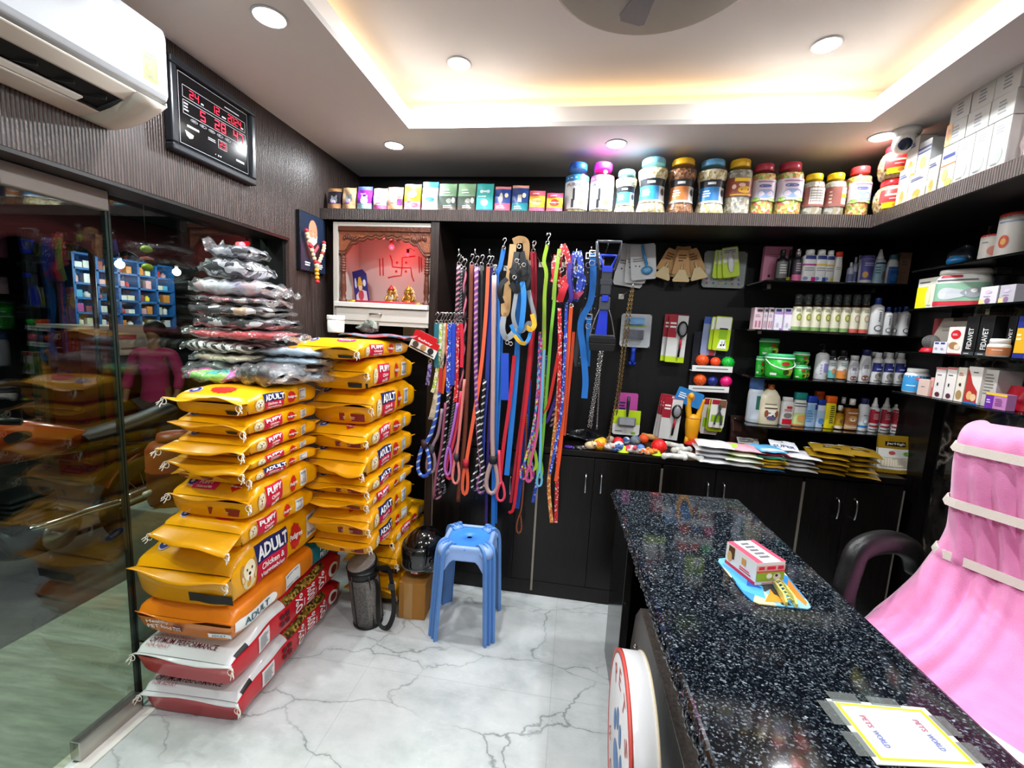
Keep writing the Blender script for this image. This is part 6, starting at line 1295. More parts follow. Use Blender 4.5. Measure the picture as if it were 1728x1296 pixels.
PCH = [('black and tan pouch with a grey cat at the left end of the shelf', 554, 577, 318, 357, mm((.25, '#a87c58'), (.8, '#2c2430'), (1.01, '#b88a5a')), cat_()+[('b', .1, .8, .26, .34, 1, '#8a2ab0')]),
 ('tan cat pouch with a curled top corner, second from the left', 579, 602, 317, 357, mm((.25, '#b08a62'), (1.01, '#c9a880')), cat_(.5, .5, '#8c8c90')+[('b', .1, .8, .26, .34, 1, '#8a2ab0')]),
 ('purple cat pouch with a pale blue base', 604, 629, 315, 357, mm((.27, '#8cb4bc'), (.8, '#8a2ab4'), (1.01, '#5a6aa8')), cat_(.5, .42, '#a4a4a8')+[('b', .2, .8, .62, .74, 1, '#d8a8e8')]),
 ('white and cream pouch with a magenta base', 631, 654, 318, 357, mm((.22, '#b04a7c'), (1.01, '#e0d8c8')), [('p', .1, .9, .3, .85, '#f0eeea'), ('b', .15, .8, .28, .36, 1, '#9a3ab4'), ('b', .2, .7, .5, .6, 1, '#b46ac8')]),
 ('brown cat pouch between the magenta-based and yellow ones', 655, 681, 316, 357, mm((.22, '#a0785a'), (1.01, '#8c6e5c')), cat_(.4, .5, '#a8a8ac')+[('o', .8, .65, .1, .07, '#c8c0b0'), ('p', .65, .98, .25, .5, '#6a2a6c')]),
 ('bright yellow pouch with a pink base and clear top', 683, 711, 311, 357, mm((.3, '#d47a94'), (.92, '#ecd21c'), (1.01, '#dfe0dc')), [('o', .5, .62, .3, .14, '#f4e46a'), ('o', .3, .42, .12, .07, '#e06a3a'), ('b', .15, .75, .32, .36, 1, '#9a2a4a'), ('o', .65, .24, .18, .08, '#c84a5a')]),
 ('white and blue cat-treat pouch with a light blue top', 713, 740, 307, 358, mm((.5, '#dfe6ea'), (.75, '#e8e8ea'), (1.01, '#4a9cd0')), [('o', .5, .4, .3, .08, '#3a88c8'), ('o', .5, .24, .2, .07, '#d8b88a'), ('b', .15, .8, .6, .66, 1, '#d88a8a')]),
 ('green and dark grey pouch, left of two alike', 741, 771, 310, 358, mm((.16, '#4a3a30'), (.52, '#3c4a40'), (1.01, '#8cb48c')), [('b', .2, .75, .62, .8, 2, '#cfe0cc'), ('b', .3, .9, .1, .22, 2, '#d8e4dc'), ('o', .6, .38, .16, .09, '#8a8c84'), ('o', .85, .4, .1, .1, '#c4c4bc')]),
 ('green and dark grey pouch, right of two alike', 773, 803, 310, 358, mm((.16, '#4a3a30'), (.52, '#3c4a40'), (1.01, '#8cb48c')), [('b', .2, .75, .62, .8, 2, '#cfe0cc'), ('b', .3, .9, .1, .22, 2, '#d8e4dc'), ('o', .6, .38, .16, .09, '#8a8c84'), ('o', .85, .4, .1, .1, '#c4c4bc')]),
 ('teal pouch with a white bone and bowl picture', 804, 833, 310, 360, mm((.07, '#2a6ab8'), (1.01, '#3ab0ac')), [('o', .3, .72, .1, .06, '#d8e8e8'), ('o', .7, .72, .1, .06, '#d8e8e8'), ('p', .3, .7, .69, .75, '#d8e8e8'), ('o', .5, .33, .22, .12, '#d8d0b8'), ('b', .1, .8, .5, .58, 1, '#d8f0ee')]),
 ('pink and dark blue treat pouch beside the teal one', 835, 862, 315, 361, mm((.32, '#e05a78'), (.88, '#22408c'), (1.01, '#e08a8c')), [('o', .4, .55, .12, .2, '#c8c4bc'), ('o', .75, .65, .12, .09, '#e8d8a8'), ('b', .1, .8, .12, .26, 2, '#f4d8dc')]),
 ('navy and teal treat pouch with a peach top', 864, 892, 313, 361, mm((.3, '#1c7a84'), (.85, '#1a3c7c'), (1.01, '#d89a84')), [('p', .35, .6, .38, .65, '#c9c2b4'), ('o', .75, .62, .12, .09, '#e8d8b8'), ('b', .15, .75, .1, .24, 2, '#c8e4e4')]),
 ('yellow and pink puppy gravy pouch, left of two', 893, 920, 322, 361, mm((.2, '#c85a78'), (.7, '#e8b42c'), (1.01, '#d85a6c')), [('o', .5, .5, .34, .16, '#f0d88a'), ('t', 'Pedigree', .2, .8, .46, .56, '#c8252c'), ('b', .2, .8, .8, .9, 1, '#f4e0d8')]),
 ('yellow and pink puppy gravy pouch, nearer the jars', 922, 950, 326, 362, mm((.22, '#c85a78'), (.7, '#e8b42c'), (1.01, '#d84a6c')), [('o', .5, .5, .3, .18, '#d8402c'), ('t', 'Pedigree', .2, .8, .46, .56, '#f4f0e8'), ('b', .2, .8, .8, .9, 1, '#f4e0d8')])]
for a in PCH: pouch(*a[:5], a[5], marks=a[6])
# boxes on the right-hand run of the shelf: face plane x = X
def boxx(label, x0, x1, yt, yb, X, z, col, depth=.08, marks=(), name='product_box', cat='box', group=None, side=None, H=None, gap=.001):
    cy, W, zt = fitx(x0, x1, yt, yb, X); H = H or zt-z; W -= gap; t = thing(name, label, cat, (X, cy, z+.0006), 0, group)
    g = G(); g.box((depth/2, 0, H/2), (depth, W, H), mat(col, .45)); g.obj('carton', t, bev=.0012)
    fn = lambda d: (lambda a, b: Vector((-d, (.5-a)*W, b*H)))
    paint(t, fn, marks, X); return t, W, H
def boxy(label, x0, x1, yt, yb, Y, z, col, depth=.06, marks=(), name='product_box', cat='box', group=None, rot=0., sidem=None):
    cx, W, zt = fit(x0, x1, yt, yb, Y); H = zt-z; W -= .001; t = thing(name, label, cat, (cx, Y, z+.0006), rot, group)
    G().box((0, depth/2, H/2), (W, depth, H), mat(col, .45)).obj('carton', t, bev=.0012)
    paint(t, lambda d: (lambda a, b: Vector(((a-.5)*W, -d, b*H))), marks); return t, W, H
def paint(t, fn, marks, X=None, name='print'):
    if not marks: return
    g = G()
    for i, k in enumerate(marks):
        f = fn(.0005+.00035*i)
        if k[0] == 't': g.write(k[1], f, *k[2:6], mat(k[6], .5), .01)
        elif k[0] == 'v': g.write(k[1], lambda p, q: f(k[2]+k[3]-q, p), k[4], k[5], k[2], k[3], mat(k[6], .5), .012)
        elif k[0] == 'b': g.bars(f, *k[1:5], k[5], mat(k[6], .5), 3)
        elif k[0] == 'o': g.blob(f, *k[1:5], mat(k[5], .45), 18)
        elif k[0] == 'p': g.patch(f, *k[1:5], mat(k[5], .45), 2, 2)
        elif k[0] == 'y': g.poly(f, k[1], mat(k[2], .45))
    g.obj(name, t)
DOGB = [('p', 0, 1, 0, .42, '#ecdcae'), ('o', .5, .26, .22, .16, '#c88a48'), ('o', .4, .12, .14, .1, '#d8a468'), ('p', 0, 1, .0, .06, '#e08a3a'), ('b', .1, .9, .74, .86, 2, '#39457c')]
GB = 'white cartons on the right-hand run of the shelf'; XF = SX+.012
boxx('narrow white carton with a dog picture beside the round jars', 1515, 1532, 288, 347, XF, ST, '#bcb9b2', .07, DOGB, group=GB)
t0, w0, h0 = boxx('white carton with a dog picture, left of two in the bottom row', 1533, 1563, 293, 341, XF, ST, '#bcb9b2', .07, DOGB, group=GB)
t1, w1_, h1 = boxx('taller white carton with dog pictures beside the grey carton block', 1564, 1582, 268, 332, XF, ST, '#bcb9b2', .07, DOGB, group=GB)
boxx('white carton standing on the bottom row, its flap open towards the camera dome', 1531, 1549, 222, 293, XF+.002, ST+h0+.001, '#bdbbb6', .06, DOGB, group=GB, H=.155)
boxx('white carton with blue bands on top of the row, right of the open one', 1550, 1570, 232, 290, XF+.004, ST+max(h0, 0)+.001, '#b8babc', .06, DOGB[:1]+[('p', 0, 1, .74, .8, '#2a3a7c'), ('p', 0, 1, .62, .66, '#2a3a7c'), ('o', .5, .3, .25, .2, '#c89a6a')], group=GB, H=.12)
GC = 'grey and white cartons stacked towards the right edge'
yy = [fitx(x0, x1, 250, 320, XF)[0] for x0, x1 in ((1585, 1608), (1608, 1634), (1634, 1662), (1662, 1686))]
ed = [at_x(x, 300, XF).y for x in (1584, 1608, 1634, 1661, 1690)]
lab4 = ['with an orange dog picture', 'second from the left', 'third from the left', 'next to the plastic-wrapped pack']
for i in range(4):
    cy = (ed[i]+ed[i+1])/2; W = ed[i]-ed[i+1]-.002; t = thing('product_box', 'tall white carton in the bottom row of the block, '+lab4[i], 'box', (XF, cy, ST+.0006), 0, GC)
    G().box((.05, 0, .08), (.1, W, .16), mat('#b4b4b0', .45)).obj('carton', t, bev=.0012)
    fn = lambda d: (lambda a, b: Vector((-d, (.5-a)*W, b*.16)))
    paint(t, fn, [('p', .1, .9, .72, .80, '#2c3c7c'), ('p', 0, 1, .55, .58, '#d8703a'), ('o', .4, .35, .2, .14, '#d8a06a'), ('o', .7, .15, .25, .1, '#b8c45a')] if i == 0 else [('b', .2, .8, .72, .9, 3, '#8a8c8e'), ('o', .5, .3, .28, .18, '#9aa09a'), ('b', .2, .7, .1, .16, 1, '#6a6c70')])
for r in range(2):
    z0 = ST+.1625+.0785*r
    for i in range(3):
        c0, c1 = ed[0]+(ed[4]-ed[0])*i/3, ed[0]+(ed[4]-ed[0])*(i+1)/3; W = c0-c1-.003; t = thing('product_box', 'small grey-white carton in the %s row of the block, %s' % (('middle', 'top')[r], ('left end', 'middle', 'right end')[i]), 'box', (XF+.003*r, (c0+c1)/2, z0+.0005), .03*(r*(i-1)), GC)
        G().box((.05, 0, .0385), (.1, W, .077), mat('#b0b0ac', .45)).obj('carton', t, bev=.0012)
        paint(t, lambda d: (lambda a, b: Vector((-d, (.5-a)*W, b*.077))), [('b', .35, .75, .2, .8, 4, '#77797c')]+([('p', 0, .3, 0, 1, '#d89a5a'), ('o', .15, .5, .1, .3, '#a8682c')] if r == 0 and i == 0 else []))
t = thing('wrapped_pack', 'clear plastic-wrapped bundle of pinkish rolls at the right end of the shelf', 'pack', (XF+.01, ed[4]-.15, ST+.001)); R = random.Random(2)
for i in range(5):
    for k in range(4): G().tube([(.02, .10-.055*k+R.uniform(-.004, .004), .031+i*.052), (.16, .10-.055*k, .031+i*.052)], .0255, mat('#c9b4b0', .7, bump=.3, bscale=90), 10).obj('roll', t)
g = G(); g.grid(lambda u, v: Vector((.085+.085*math.copysign(abs(math.cos(2*PI*u))**.4, math.cos(2*PI*u)), .018+.125*math.copysign(abs(math.sin(2*PI*u))**.4, math.sin(2*PI*u)), .003+.27*v))+Vector((.004*math.sin(40*u+13*v), .004*math.sin(31*v+20*u), 0)), 60, 20, thin('pack_film', '#fbf6f6', .15, 1.5, '#d8c4c4', .14, .8, 18, 1.2), cu=True); g.obj('film', t)
# ---------------------------------------------------------------- bottles on the back shelves
DG = mat('#0b0d0d', .12, coat=.5); YB_ = 2.5
SHZ = [1.812, 1.56, 1.311, 1.05]; slab = ['topmost', 'second', 'third', 'lowest']
for i, z in enumerate(SHZ):
    x0 = at_y((1285, 1268, 1262, 1255)[i], (478, 556, 634, 712)[i], 2.45).x; t = thing('glass_shelf', '%s black glass shelf on the back wall, carrying %s' % (slab[i], ('black and white bottles', 'spray bottles and blue-capped bottles', 'green buckets', 'cream and red bottles')[i]), 'shelf', ((x0+1.70)/2, (2.40+YB)/2, z))
    G().box((0, 0, -.004), (1.70-x0, YB-2.40, .008), DG).obj('pane', t, bev=.001)
    for s_ in (-1, 1): G().box((s_*(1.70-x0)*.35, YB/2-1.2-.03, -.014), (.02, .06, .012), STEEL).obj('bracket', t)
def bottle(label, x0, x1, yt, yb, z, body='#e2e2e0', cap='#e2e2e0', form='round', bands=(), marks=(), Y=YB_, group=None, capf=.16, capw=.5, name='bottle', cat='bottle', rough=.35, trans=0, lab_w=1.25, bot=None, cxy=None, WH=None, turn=0.):
    if WH: cx, Yc = cxy; W, H = WH
    else:
        cx, W, zt = fit(x0, x1, yt, yb, Y); H = zt-z; Yc = Y
    R = W/2*.97; hb = H*(1-capf); sq = None; t = thing(name, label, cat, (cx, Yc, z+.0006), turn, group)
    if form == 'round': prof = [(R*.93, 0), (R, .006), (R, hb*.82), (R*.93, hb*.92), (R*capw*.9, hb)]
    elif form == 'square': prof = [(R*.95, 0), (R, .005), (R, hb*.86), (R*.9, hb*.95), (R*capw*.9, hb)]; sq = (1, .72, .6)
    elif form == 'oval': prof = [(R*.8, 0), (R*.9, .006), (R, hb*.35), (R*.98, hb*.6), (R*.8, hb*.88), (R*capw*.95, hb)]; sq = (1, .6, .9)
    elif form == 'jug': prof = [(R*.94, 0), (R, .006), (R, hb*.66), (R*.9, hb*.8), (R*.6, hb*.93), (R*capw, hb)]; sq = (1, .62, .7)
    elif form == 'tub': prof = [(R*.84, 0), (R*.87, .004), (R, hb)]
    elif form == 'tube': prof = [(R*.96, 0), (R, .004), (R, hb)]
    bm_ = mat(body, rough) if isinstance(body, str) else body
    if trans: bm_ = thin('clear_bottle', '#f0e6d0', .05, 1.5)
    G().lathe(prof, bm_, n=24, sq=sq).obj('body', t)
    if trans:
        G().lathe([(r*.93, max(.002, z_*.9)) for r, z_ in prof[:-1]]+[(0, hb*.84)], mat(trans, .25, coat=.3), n=20, sq=sq).obj('liquid', t)
    cr = R*capw; hc = H-hb
    if cap == 'mist':
        G().lathe([(cr*1.02, hb-.012), (cr*1.02, H-.004), (cr*.85, H), (0, H)], thin('mist_overcap', '#c8d0d0', .05, 1.5, '#8a9494', .12), n=18).obj('overcap', t); G().lathe([(cr*.85, hb-.002), (cr*.85, hb+hc*.3), (cr*.45, hb+hc*.35), (cr*.45, hb+hc*.7), (0, hb+hc*.72)], mat('#33291f', .4), n=14).obj('spray_head', t); G().lathe([(cr*.95, hb-.004), (cr*.95, hb+.004), (cr*.8, hb+.005)], mat('#b08a4a', .3, .8), n=16).obj('collar', t)
    elif isinstance(cap, tuple) and cap[0] == 'pump':
        c_ = mat(cap[1], .35); G().lathe([(cr, hb-.003), (cr, hb+hc*.3), (cr*.4, hb+hc*.36), (cr*.35, hb+hc*.8), (0, hb+hc*.82)], c_, n=16).obj('collar', t); g = G(); g.tube(spline([(cr*.3, 0, hb+hc*.84), (0, 0, hb+hc*.92), (-R*.5, -.004, hb+hc*.9), (-R*.75, -.006, hb+hc*.78)], 4), max(.003, cr*.3), c_, 8, up=(0, 1, .01)); g.obj('pump_head', t)
    elif isinstance(cap, tuple) and cap[0] == 'cone':
        c_ = mat(cap[1], .35); G().lathe([(cr, hb-.003), (cr, hb+hc*.2), (cr*.75, hb+hc*.3), (cr*.5, hb+hc*.75), (cr*.35, H), (0, H)], c_, n=18).obj('nozzle', t)
    else:
        c_ = mat(cap, .32) if isinstance(cap, str) else cap; f_ = .85 if form in ('oval', 'square', 'jug') and capw > .7 else 1
        G().lathe([(cr, hb-.002), (cr, H-.004), (cr*.93, H), (0, H)], c_, n=20, sq=(1, sq[1], sq[2]) if sq and capw > .7 else None).obj('cap' if form not in ('tub',) else 'lid', t)
    f = lambda d: wrapf(prof, sq, .0008+d)
    mk = []
    g = G()
    for i, (z0, z1, c) in enumerate(bands): g.patch(f(.0003*i), -lab_w, lab_w, z0*hb, z1*hb, mat(c, .42), 12, 3)
    for i, k in enumerate(marks):
        q = f(.0012+.0004*i)
        if k[0] == 't': g.write(k[1], q, k[2], k[3], k[4]*hb, k[5]*hb, mat(k[6], .5), .01)
        elif k[0] == 'v': g.write(k[1], lambda a, b: q(k[2]+k[3]-b, a), k[4]*hb, k[5]*hb, k[2], k[3], mat(k[6], .5), .012)
        elif k[0] == 'b': g.bars(q, k[1], k[2], k[3]*hb, k[4]*hb, k[5], mat(k[6], .5), 5)
        elif k[0] == 'o': g.blob(q, k[1], k[2]*hb, k[3], k[4]*hb, mat(k[5], .45), 18)
        elif k[0] == 'p': g.patch(q, k[1], k[2], k[3]*hb, k[4]*hb, mat(k[5], .45), 6, 3)
    if bands or marks: g.obj('label', t)
    return t
z = SHZ[0]; P0 = 'bottles on the topmost glass shelf'
boxy('pink pouch-like carton standing behind the black bottles on the topmost glass shelf', 1288, 1334, 416, 480, YB_+.06, z, '#b8728c', .03, [('o', .25, .2, .05, .04, '#3a1c2a'), ('b', .2, .8, .7, .8, 2, '#9a5a74')])
bottle('black spray bottle with a silver label before the pink carton', 1309, 1329, 422, 475, z, '#17181a', BLACK, 'round', [(.15, .8, '#6a6c68')], [('b', -.6, .6, .3, .7, 4, '#c8c8c4')], group=P0, capf=.22, capw=.45)
bottle('black bottle with a yellow base label, second from the left', 1326, 1339, 422, 475, z, '#1b1c1e', BLACK, 'round', [(0.02, .24, '#e0d01c')], group=P0, Y=YB_+.045, capf=.22, capw=.45)
bottle('black spray bottle with a pink base and chrome top', 1337, 1353, 419, 474, z, '#1a1a1e', CHROME, 'round', [(.02, .3, '#e06a9c'), (.32, .85, '#3a3440')], [('b', -.5, .5, .4, .75, 4, '#b8a8b0')], group=P0, capf=.24, capw=.5)
for lab, x0, x1, c1, c2, yt in (('white shampoo bottle with a magenta square label', 1352, 1376, '#b8408c', '#c8187c', 422), ('white shampoo bottle with a yellow stripe, tall in the middle', 1373, 1394, '#e8c44a', '#2c4c9c', 422), ('white shampoo bottle with a yellow stripe and gold corner', 1391, 1407, '#e8b84a', '#d8c04a', 423)):
    bottle(lab, x0, x1, yt, 476, z, '#e4e4e2', '#e4e4e2', 'square', [(.6, .66, c1)], [('p', -.7, .5, .82, .95, '#27347c'), ('b', -.6, .5, .4, .55, 2, '#9a9ca4'), ('p', .1, .9, .03, .2, c2), ('o', -.4, .15, .35, .07, '#7a8ac0')], group=P0, capf=.14, capw=.62)
bottle('white slim bottle with a red cap on the topmost glass shelf', 1406, 1421, 425, 477, z, '#e0dfda', '#d8402c', 'oval', [], [('b', -.6, .6, .5, .62, 2, '#a8a8a8')], group=P0, capf=.15, capw=.8)
for i, (x0, x1, yt) in enumerate(((1429, 1440, 443), (1437, 1447, 434), (1444, 1453, 431))): bottle('small pale blue bottle behind the violet one, '+('leftmost of three', 'middle of three', 'nearest the violet bottle')[i], x0, x1, yt, 478, z, '#b4bccc', '#c8ccd4', 'round', [(.2, .6, '#6a7098')], group=P0, Y=YB_+.03+.02*i, capf=.2, capw=.4)
bottle('wide violet bottle with a golden pet picture', 1449, 1473, 432, 479, z, '#d4d4d8', '#5a4ca0', 'tub', [(.18, .98, '#5a58a4')], [('o', -.5, .38, .4, .12, '#d8a04a'), ('b', -.7, .7, .7, .85, 2, '#c8c8e4')], group=P0, capf=.12, capw=.95, cat='tub')
bottle('light blue spray bottle with a white pump top', 1473, 1493, 421, 479, z, '#c9dbe4', ('cone', '#e6e6e6'), 'round', [(.1, .8, '#a8cfe0')], [('p', -1, 1, .78, .84, '#1c2c4c'), ('o', .5, .35, .4, .18, '#8a8078'), ('b', -.9, -.1, .4, .7, 3, '#5a7a9c')], group=P0, capf=.26, capw=.6)
bottle('white and royal blue bottle with a teal cap', 1494, 1516, 430, 479, z, '#dfe3e4', '#3a6a74', 'oval', [(.05, .7, '#2a5aa8')], [('o', .2, .3, .5, .14, '#3a7ac4')], group=P0, capf=.14, capw=.6, lab_w=.9)
boxy('brown paper box at the right end of the topmost glass shelf', 1517, 1536, 426, 480, YB_, z, '#7a5c4c', .06, [('b', .1, .9, .4, .42, 1, '#3c2c24'), ('b', .2, .8, .6, .75, 2, '#5a4034')])
z = SHZ[1]; P1 = 'bottles on the second glass shelf'
for i, (x0, x1, c) in enumerate(((1272, 1287, '#d0b4bc'), (1288, 1295, '#c8bcc4'), (1296, 1305, '#d4c4cc'))): boxy('small pinkish carton at the left of the second glass shelf, '+('leftmost', 'thin middle one', 'third one')[i], x0, x1, 519, 557, YB_, z, c, .05, [('b', .15, .85, .55, .7, 2, '#8a7a84'), ('p', .2, .4, .1, .4, '#a8687c'), ('p', .6, .8, .1, .4, '#a8687c'), ('p', .3, .9, .82, .92, '#3a3440')], group='small cartons on the second glass shelf')
for i, (x0, x1) in enumerate(((1306, 1321), (1322, 1337))): boxy('white and lilac carton on the second glass shelf, '+('left of two', 'right of two by the sprays')[i], x0, x1, 520, 557, YB_, z, '#e0dce4', .05, [('p', 0, 1, .72, .82, '#b48cd0'), ('p', .15, .75, .84, .96, '#2c3478'), ('p', .0, .08, 0, .7, '#b48cd0'), ('p', .7, 1, 0, .1, '#9a6cc4'), ('o', .45, .25, .15, .1, '#b8b4c8')], group='small cartons on the second glass shelf')
pos8 = ['first', 'second', 'third', 'fourth', 'fifth', 'sixth']
for i in range(8):
    x0 = 1337+i*16.3; rd = i > 5
    bottle('amber mist bottle with a %s-banded label, %s' % (('green', 'red')[rd], (pos8[i]+' green one from the left') if not rd else ('left of the red pair', 'right of the red pair')[i-6]), x0, x0+16, 497, 558, z, '#2a1710', 'mist', 'round', [(.04, .17, '#c45a50' if rd else '#7aa05c'), (.17, .9, '#dcd8c0')], [('o', .15, .52, .55, .13, '#b8a08c' if rd else '#8c9440'), ('o', .15, .52, .34, .08, '#d8cbb4' if rd else '#c4c870'), ('b', -.6, .4, .72, .84, 2, '#8a8a70')], group=P1, capf=.26, capw=.72, lab_w=1.5)
for i, x0 in enumerate((1346, 1374, 1406, 1440)): bottle('amber mist bottle in the row behind, '+('leftmost', 'second from the left', 'third from the left', 'rightmost')[i], x0, x0+15, 499, 552, z, '#2a1710', 'mist', 'round', [(.17, .9, '#d0ccb4')], group=P1, Y=YB_+.055, capf=.26, capw=.72)
for lab, x0, x1, yt, Y in (('tall white bottle with a dark blue cap beside the mist bottles', 1467, 1490, 503, YB_), ('white bottle with a blue cap right of the tall one', 1489, 1505, 518, YB_), ('white blue-capped bottle half hidden in the middle of the right group', 1503, 1514, 519, YB_+.03), ('white blue-capped bottle behind the rightmost one', 1510, 1521, 518, YB_+.035), ('white blue-capped bottle at the right end of the second glass shelf', 1518, 1535, 517, YB_)):
    bottle(lab, x0, x1, yt, 563, z, '#dcdcdc', '#23408c', 'round', [], [('b', -.15, .15, .42, .75, 5, '#4a4c54'), ('o', -.05, .22, .55, .1, '#5a5c64'), ('o', -.05, .22, .38, .07, '#dcdcdc'), ('b', -.5, .5, .8, .86, 1, '#b8b8bc')], group=P1, Y=Y, capf=.17, capw=.45)
z = SHZ[2]; P2 = 'bottles on the third glass shelf'; PB_ = 'green lidded buckets on the third glass shelf'
def bucket(lab, x0, x1, yt, yb, z, Y, handle=False):
    cx, W, zt = fit(x0, x1, yt, yb, Y); t = bottle(lab, x0, x1, yt, yb, z, '#22b02c', '#4ac07c', 'tub', [], [('o', .1, .72, .32, .1, '#c8302c'), ('o', .5, .35, .5, .22, '#c8d02c'), ('o', .2, .3, .25, .12, '#2a4a1c'), ('o', .75, .4, .2, .12, '#e0d88a'), ('p', -1., -.5, .12, .24, '#dfe8d8')], Y=Y, group=PB_, capf=.16, capw=.99, name='bucket', cat='bucket')
    H = zt-z; R = W/2*.97; hb = H*.84; G().lathe([(R*1.02, hb-.006), (R*1.04, hb-.004), (R*1.03, hb+.002)], mat('#d8ece0', .4), n=26).obj('rim', t)
    if handle: G().tube(spline([(-R*1.02, 0, hb*.9), (-R*.8, -R*.75, hb*.62), (0, -R*1.15, hb*.46), (R*.8, -R*.75, hb*.62), (R*1.02, 0, hb*.9)], 6), .0032, WHITE, 7, up=(0, 0, 1)).obj('bail_handle', t)
    return zt
zb1 = bucket('small green bucket at the far left of the third glass shelf', 1275, 1290, 601, 634, z, YB_+.04)
zb2 = bucket('small green bucket in front of the big one at its right', 1338, 1361, 616, 641, z, YB_-.03)
zb3 = bucket('small green bucket hidden behind the small one in front', 1340, 1366, 617, 641, z, YB_+.05)
bucket('small green bucket stacked on another at the right of the big one', 1338, 1365, 594, 617, zb3+.001, YB_+.05)
bucket('big green bucket with a white bail handle', 1290, 1338, 597, 640, z, YB_-.02, True)
zb4 = bucket('green bucket under the uppermost one, behind the big bucket', 1281, 1312, 601, 634, z, YB_+.11)
bucket('uppermost green bucket with a pale lid at the back left', 1281, 1314, 571, 600, zb4+.001, YB_+.11)
bottle('white bottle with a black pump and violet label on the third glass shelf', 1376, 1398, 580, 643, z, '#dcdce0', ('pump', '#141416'), 'round', [], [('p', -.1, .6, .3, .6, '#8a86c4'), ('b', -.6, -.3, .2, .6, 4, '#b8b4d8'), ('o', .6, .15, .25, .08, '#8a847c')], group=P2, capf=.24, capw=.5)
for lab, x0, x1, c in (('white bottle with a turquoise label and black cap', 1395, 1411, '#6ac0bc'), ('white bottle with an orange label and black cap', 1411, 1430, '#e08a3c')): bottle(lab, x0, x1, 591, 643, z, '#dcdedc', '#141416', 'round', [(.04, .1, '#1a1a1c'), (.1, .42, c)], [('p', -1.2, 1.2, .84, .98, '#161618'), ('o', .1, .38, .4, .12, '#c9966a'), ('b', -.6, .6, .6, .74, 2, '#6a9a98'), ('o', .0, .9, .2, .04, '#e4e4e4')], group=P2, capf=.2, capw=.62)
for lab, x0, x1, yt, cp in (('shorter white oval bottle with a brown-banded label', 1430, 1449, 600, '#e0e0e0'), ('taller white oval bottle with a navy cap', 1449, 1470, 590, '#1a2250')): bottle(lab, x0, x1, yt, 646, z, '#e2e2e2', cp, 'oval', [], [('o', 0, .5, .85, .4, '#cacad0'), ('o', 0, .16, .6, .1, '#8a5a4a'), ('b', -.4, .4, .5, .64, 3, '#77788a')], group=P2, capf=.16, capw=.7)
for i in range(3):
    bottle('white bottle with a navy label and grey dog picture, '+('left of three in front', 'middle of three in front', 'right of three in front')[i], 1470+i*19.3, 1488+i*19.3, 595, 649, z, '#dedede', '#e0e0e0', 'round', [(.45, .8, '#27307c')], [('o', .4, .73, .25, .06, '#c8c8e0'), ('b', -.5, .5, .5, .6, 1, '#a8a8cc'), ('o', 0, .28, .6, .14, '#8f8a84'), ('o', .1, .34, .25, .08, '#5a5650'), ('b', -.7, .7, .08, .13, 1, '#4a4a50')], group=P2, capf=.17, capw=.62)
    bottle('white bottle behind the navy-labelled ones, '+('leftmost', 'middle', 'rightmost')[i], 1466+i*19.3, 1481+i*19.3, 594, 640, z, '#d4d4d4', '#d8d8d8', 'round', [(.45, .8, '#27307c')], group=P2, Y=YB_+.06, capf=.17, capw=.62)
z = SHZ[3]; P3 = 'bottles on the lowest glass shelf'
bottle('tall pale bottle with a blue cap at the left end of the lowest glass shelf', 1262, 1288, 637, 702, z, '#c8d0d8', '#4a78b8', 'round', [(.1, .9, '#c4d0dc')], [('p', -.2, .3, .4, .8, '#2a6a5c')], group=P3, Y=YB_+.02, capf=.24, capw=.95)
DG1 = [('b', -.5, .5, .56, .61, 1, '#7a7466'), ('p', -.5, .5, .46, .49, '#3a2c28'), ('o', .1, .3, .42, .12, '#efe6dc'), ('o', -.28, .32, .18, .1, '#8c4a2c'), ('o', .45, .32, .18, .1, '#8c4a2c'), ('o', .1, .2, .32, .06, '#5a5478'), ('o', .1, .27, .07, .02, '#1c1410'), ('o', -.05, .34, .05, .015, '#1c1410'), ('o', .25, .34, .05, .015, '#1c1410')]
bottle('large cream shampoo bottle with a copper cap, rear of two', 1272, 1300, 646, 712, z, '#ded4b8', mat('#a8642c', .3, .7), 'jug', group=P3, Y=YB_+.055, capf=.12, capw=.34)
bottle('large cream shampoo bottle with a spotted puppy, front of two', 1280, 1316, 648, 717, z, '#e4dabc', mat('#b06a30', .3, .7), 'jug', [], DG1, group=P3, Y=YB_-.01, capf=.12, capw=.32)
bottle('white bottle with a red square and dog picture beside the cream one', 1315, 1338, 670, 719, z, '#e6e4e2', '#e6e4e2', 'square', [], [('p', -.6, .5, .06, .28, '#c8182c'), ('o', 0, .42, .4, .1, '#77726e'), ('b', -.4, .4, .58, .68, 2, '#d85a5c'), ('p', -.1, .3, .7, .8, '#c8303c')], group=P3, capf=.13, capw=.75)
bottle('white bottle with a wide teal cap and puppy picture', 1337, 1359, 662, 722, z, '#e2e4de', '#1c8a84', 'square', [(.04, .5, '#c8d88a')], [('o', .2, .3, .45, .14, '#d8a05c'), ('p', -1., 1., .74, .77, '#2a3a5c'), ('p', -1., 1., .84, .87, '#2a3a5c'), ('p', -1.1, 1.1, .02, .08, '#e0803a')], group=P3, capf=.2, capw=.97)
bottle('pale blue bottle with a royal blue cap, taller of two', 1358, 1377, 668, 723, z, '#a4c4e4', '#1c44b4', 'square', [(.5, .9, '#8cb8e0')], [('p', .2, .9, .72, .92, '#24348c'), ('b', -.8, .1, .2, .7, 5, '#5a8ac4')], group=P3, capf=.2, capw=.95)
bottle('white and blue bottle with a dark blue cap, shorter of two', 1376, 1391, 674, 724, z, '#d0dcec', '#1c3c9c', 'square', [(.1, .75, '#b0ccec')], [('o', .1, .3, .5, .12, '#5a8cc8'), ('o', .4, .12, .25, .06, '#3a3a44')], group=P3, capf=.18, capw=.95)
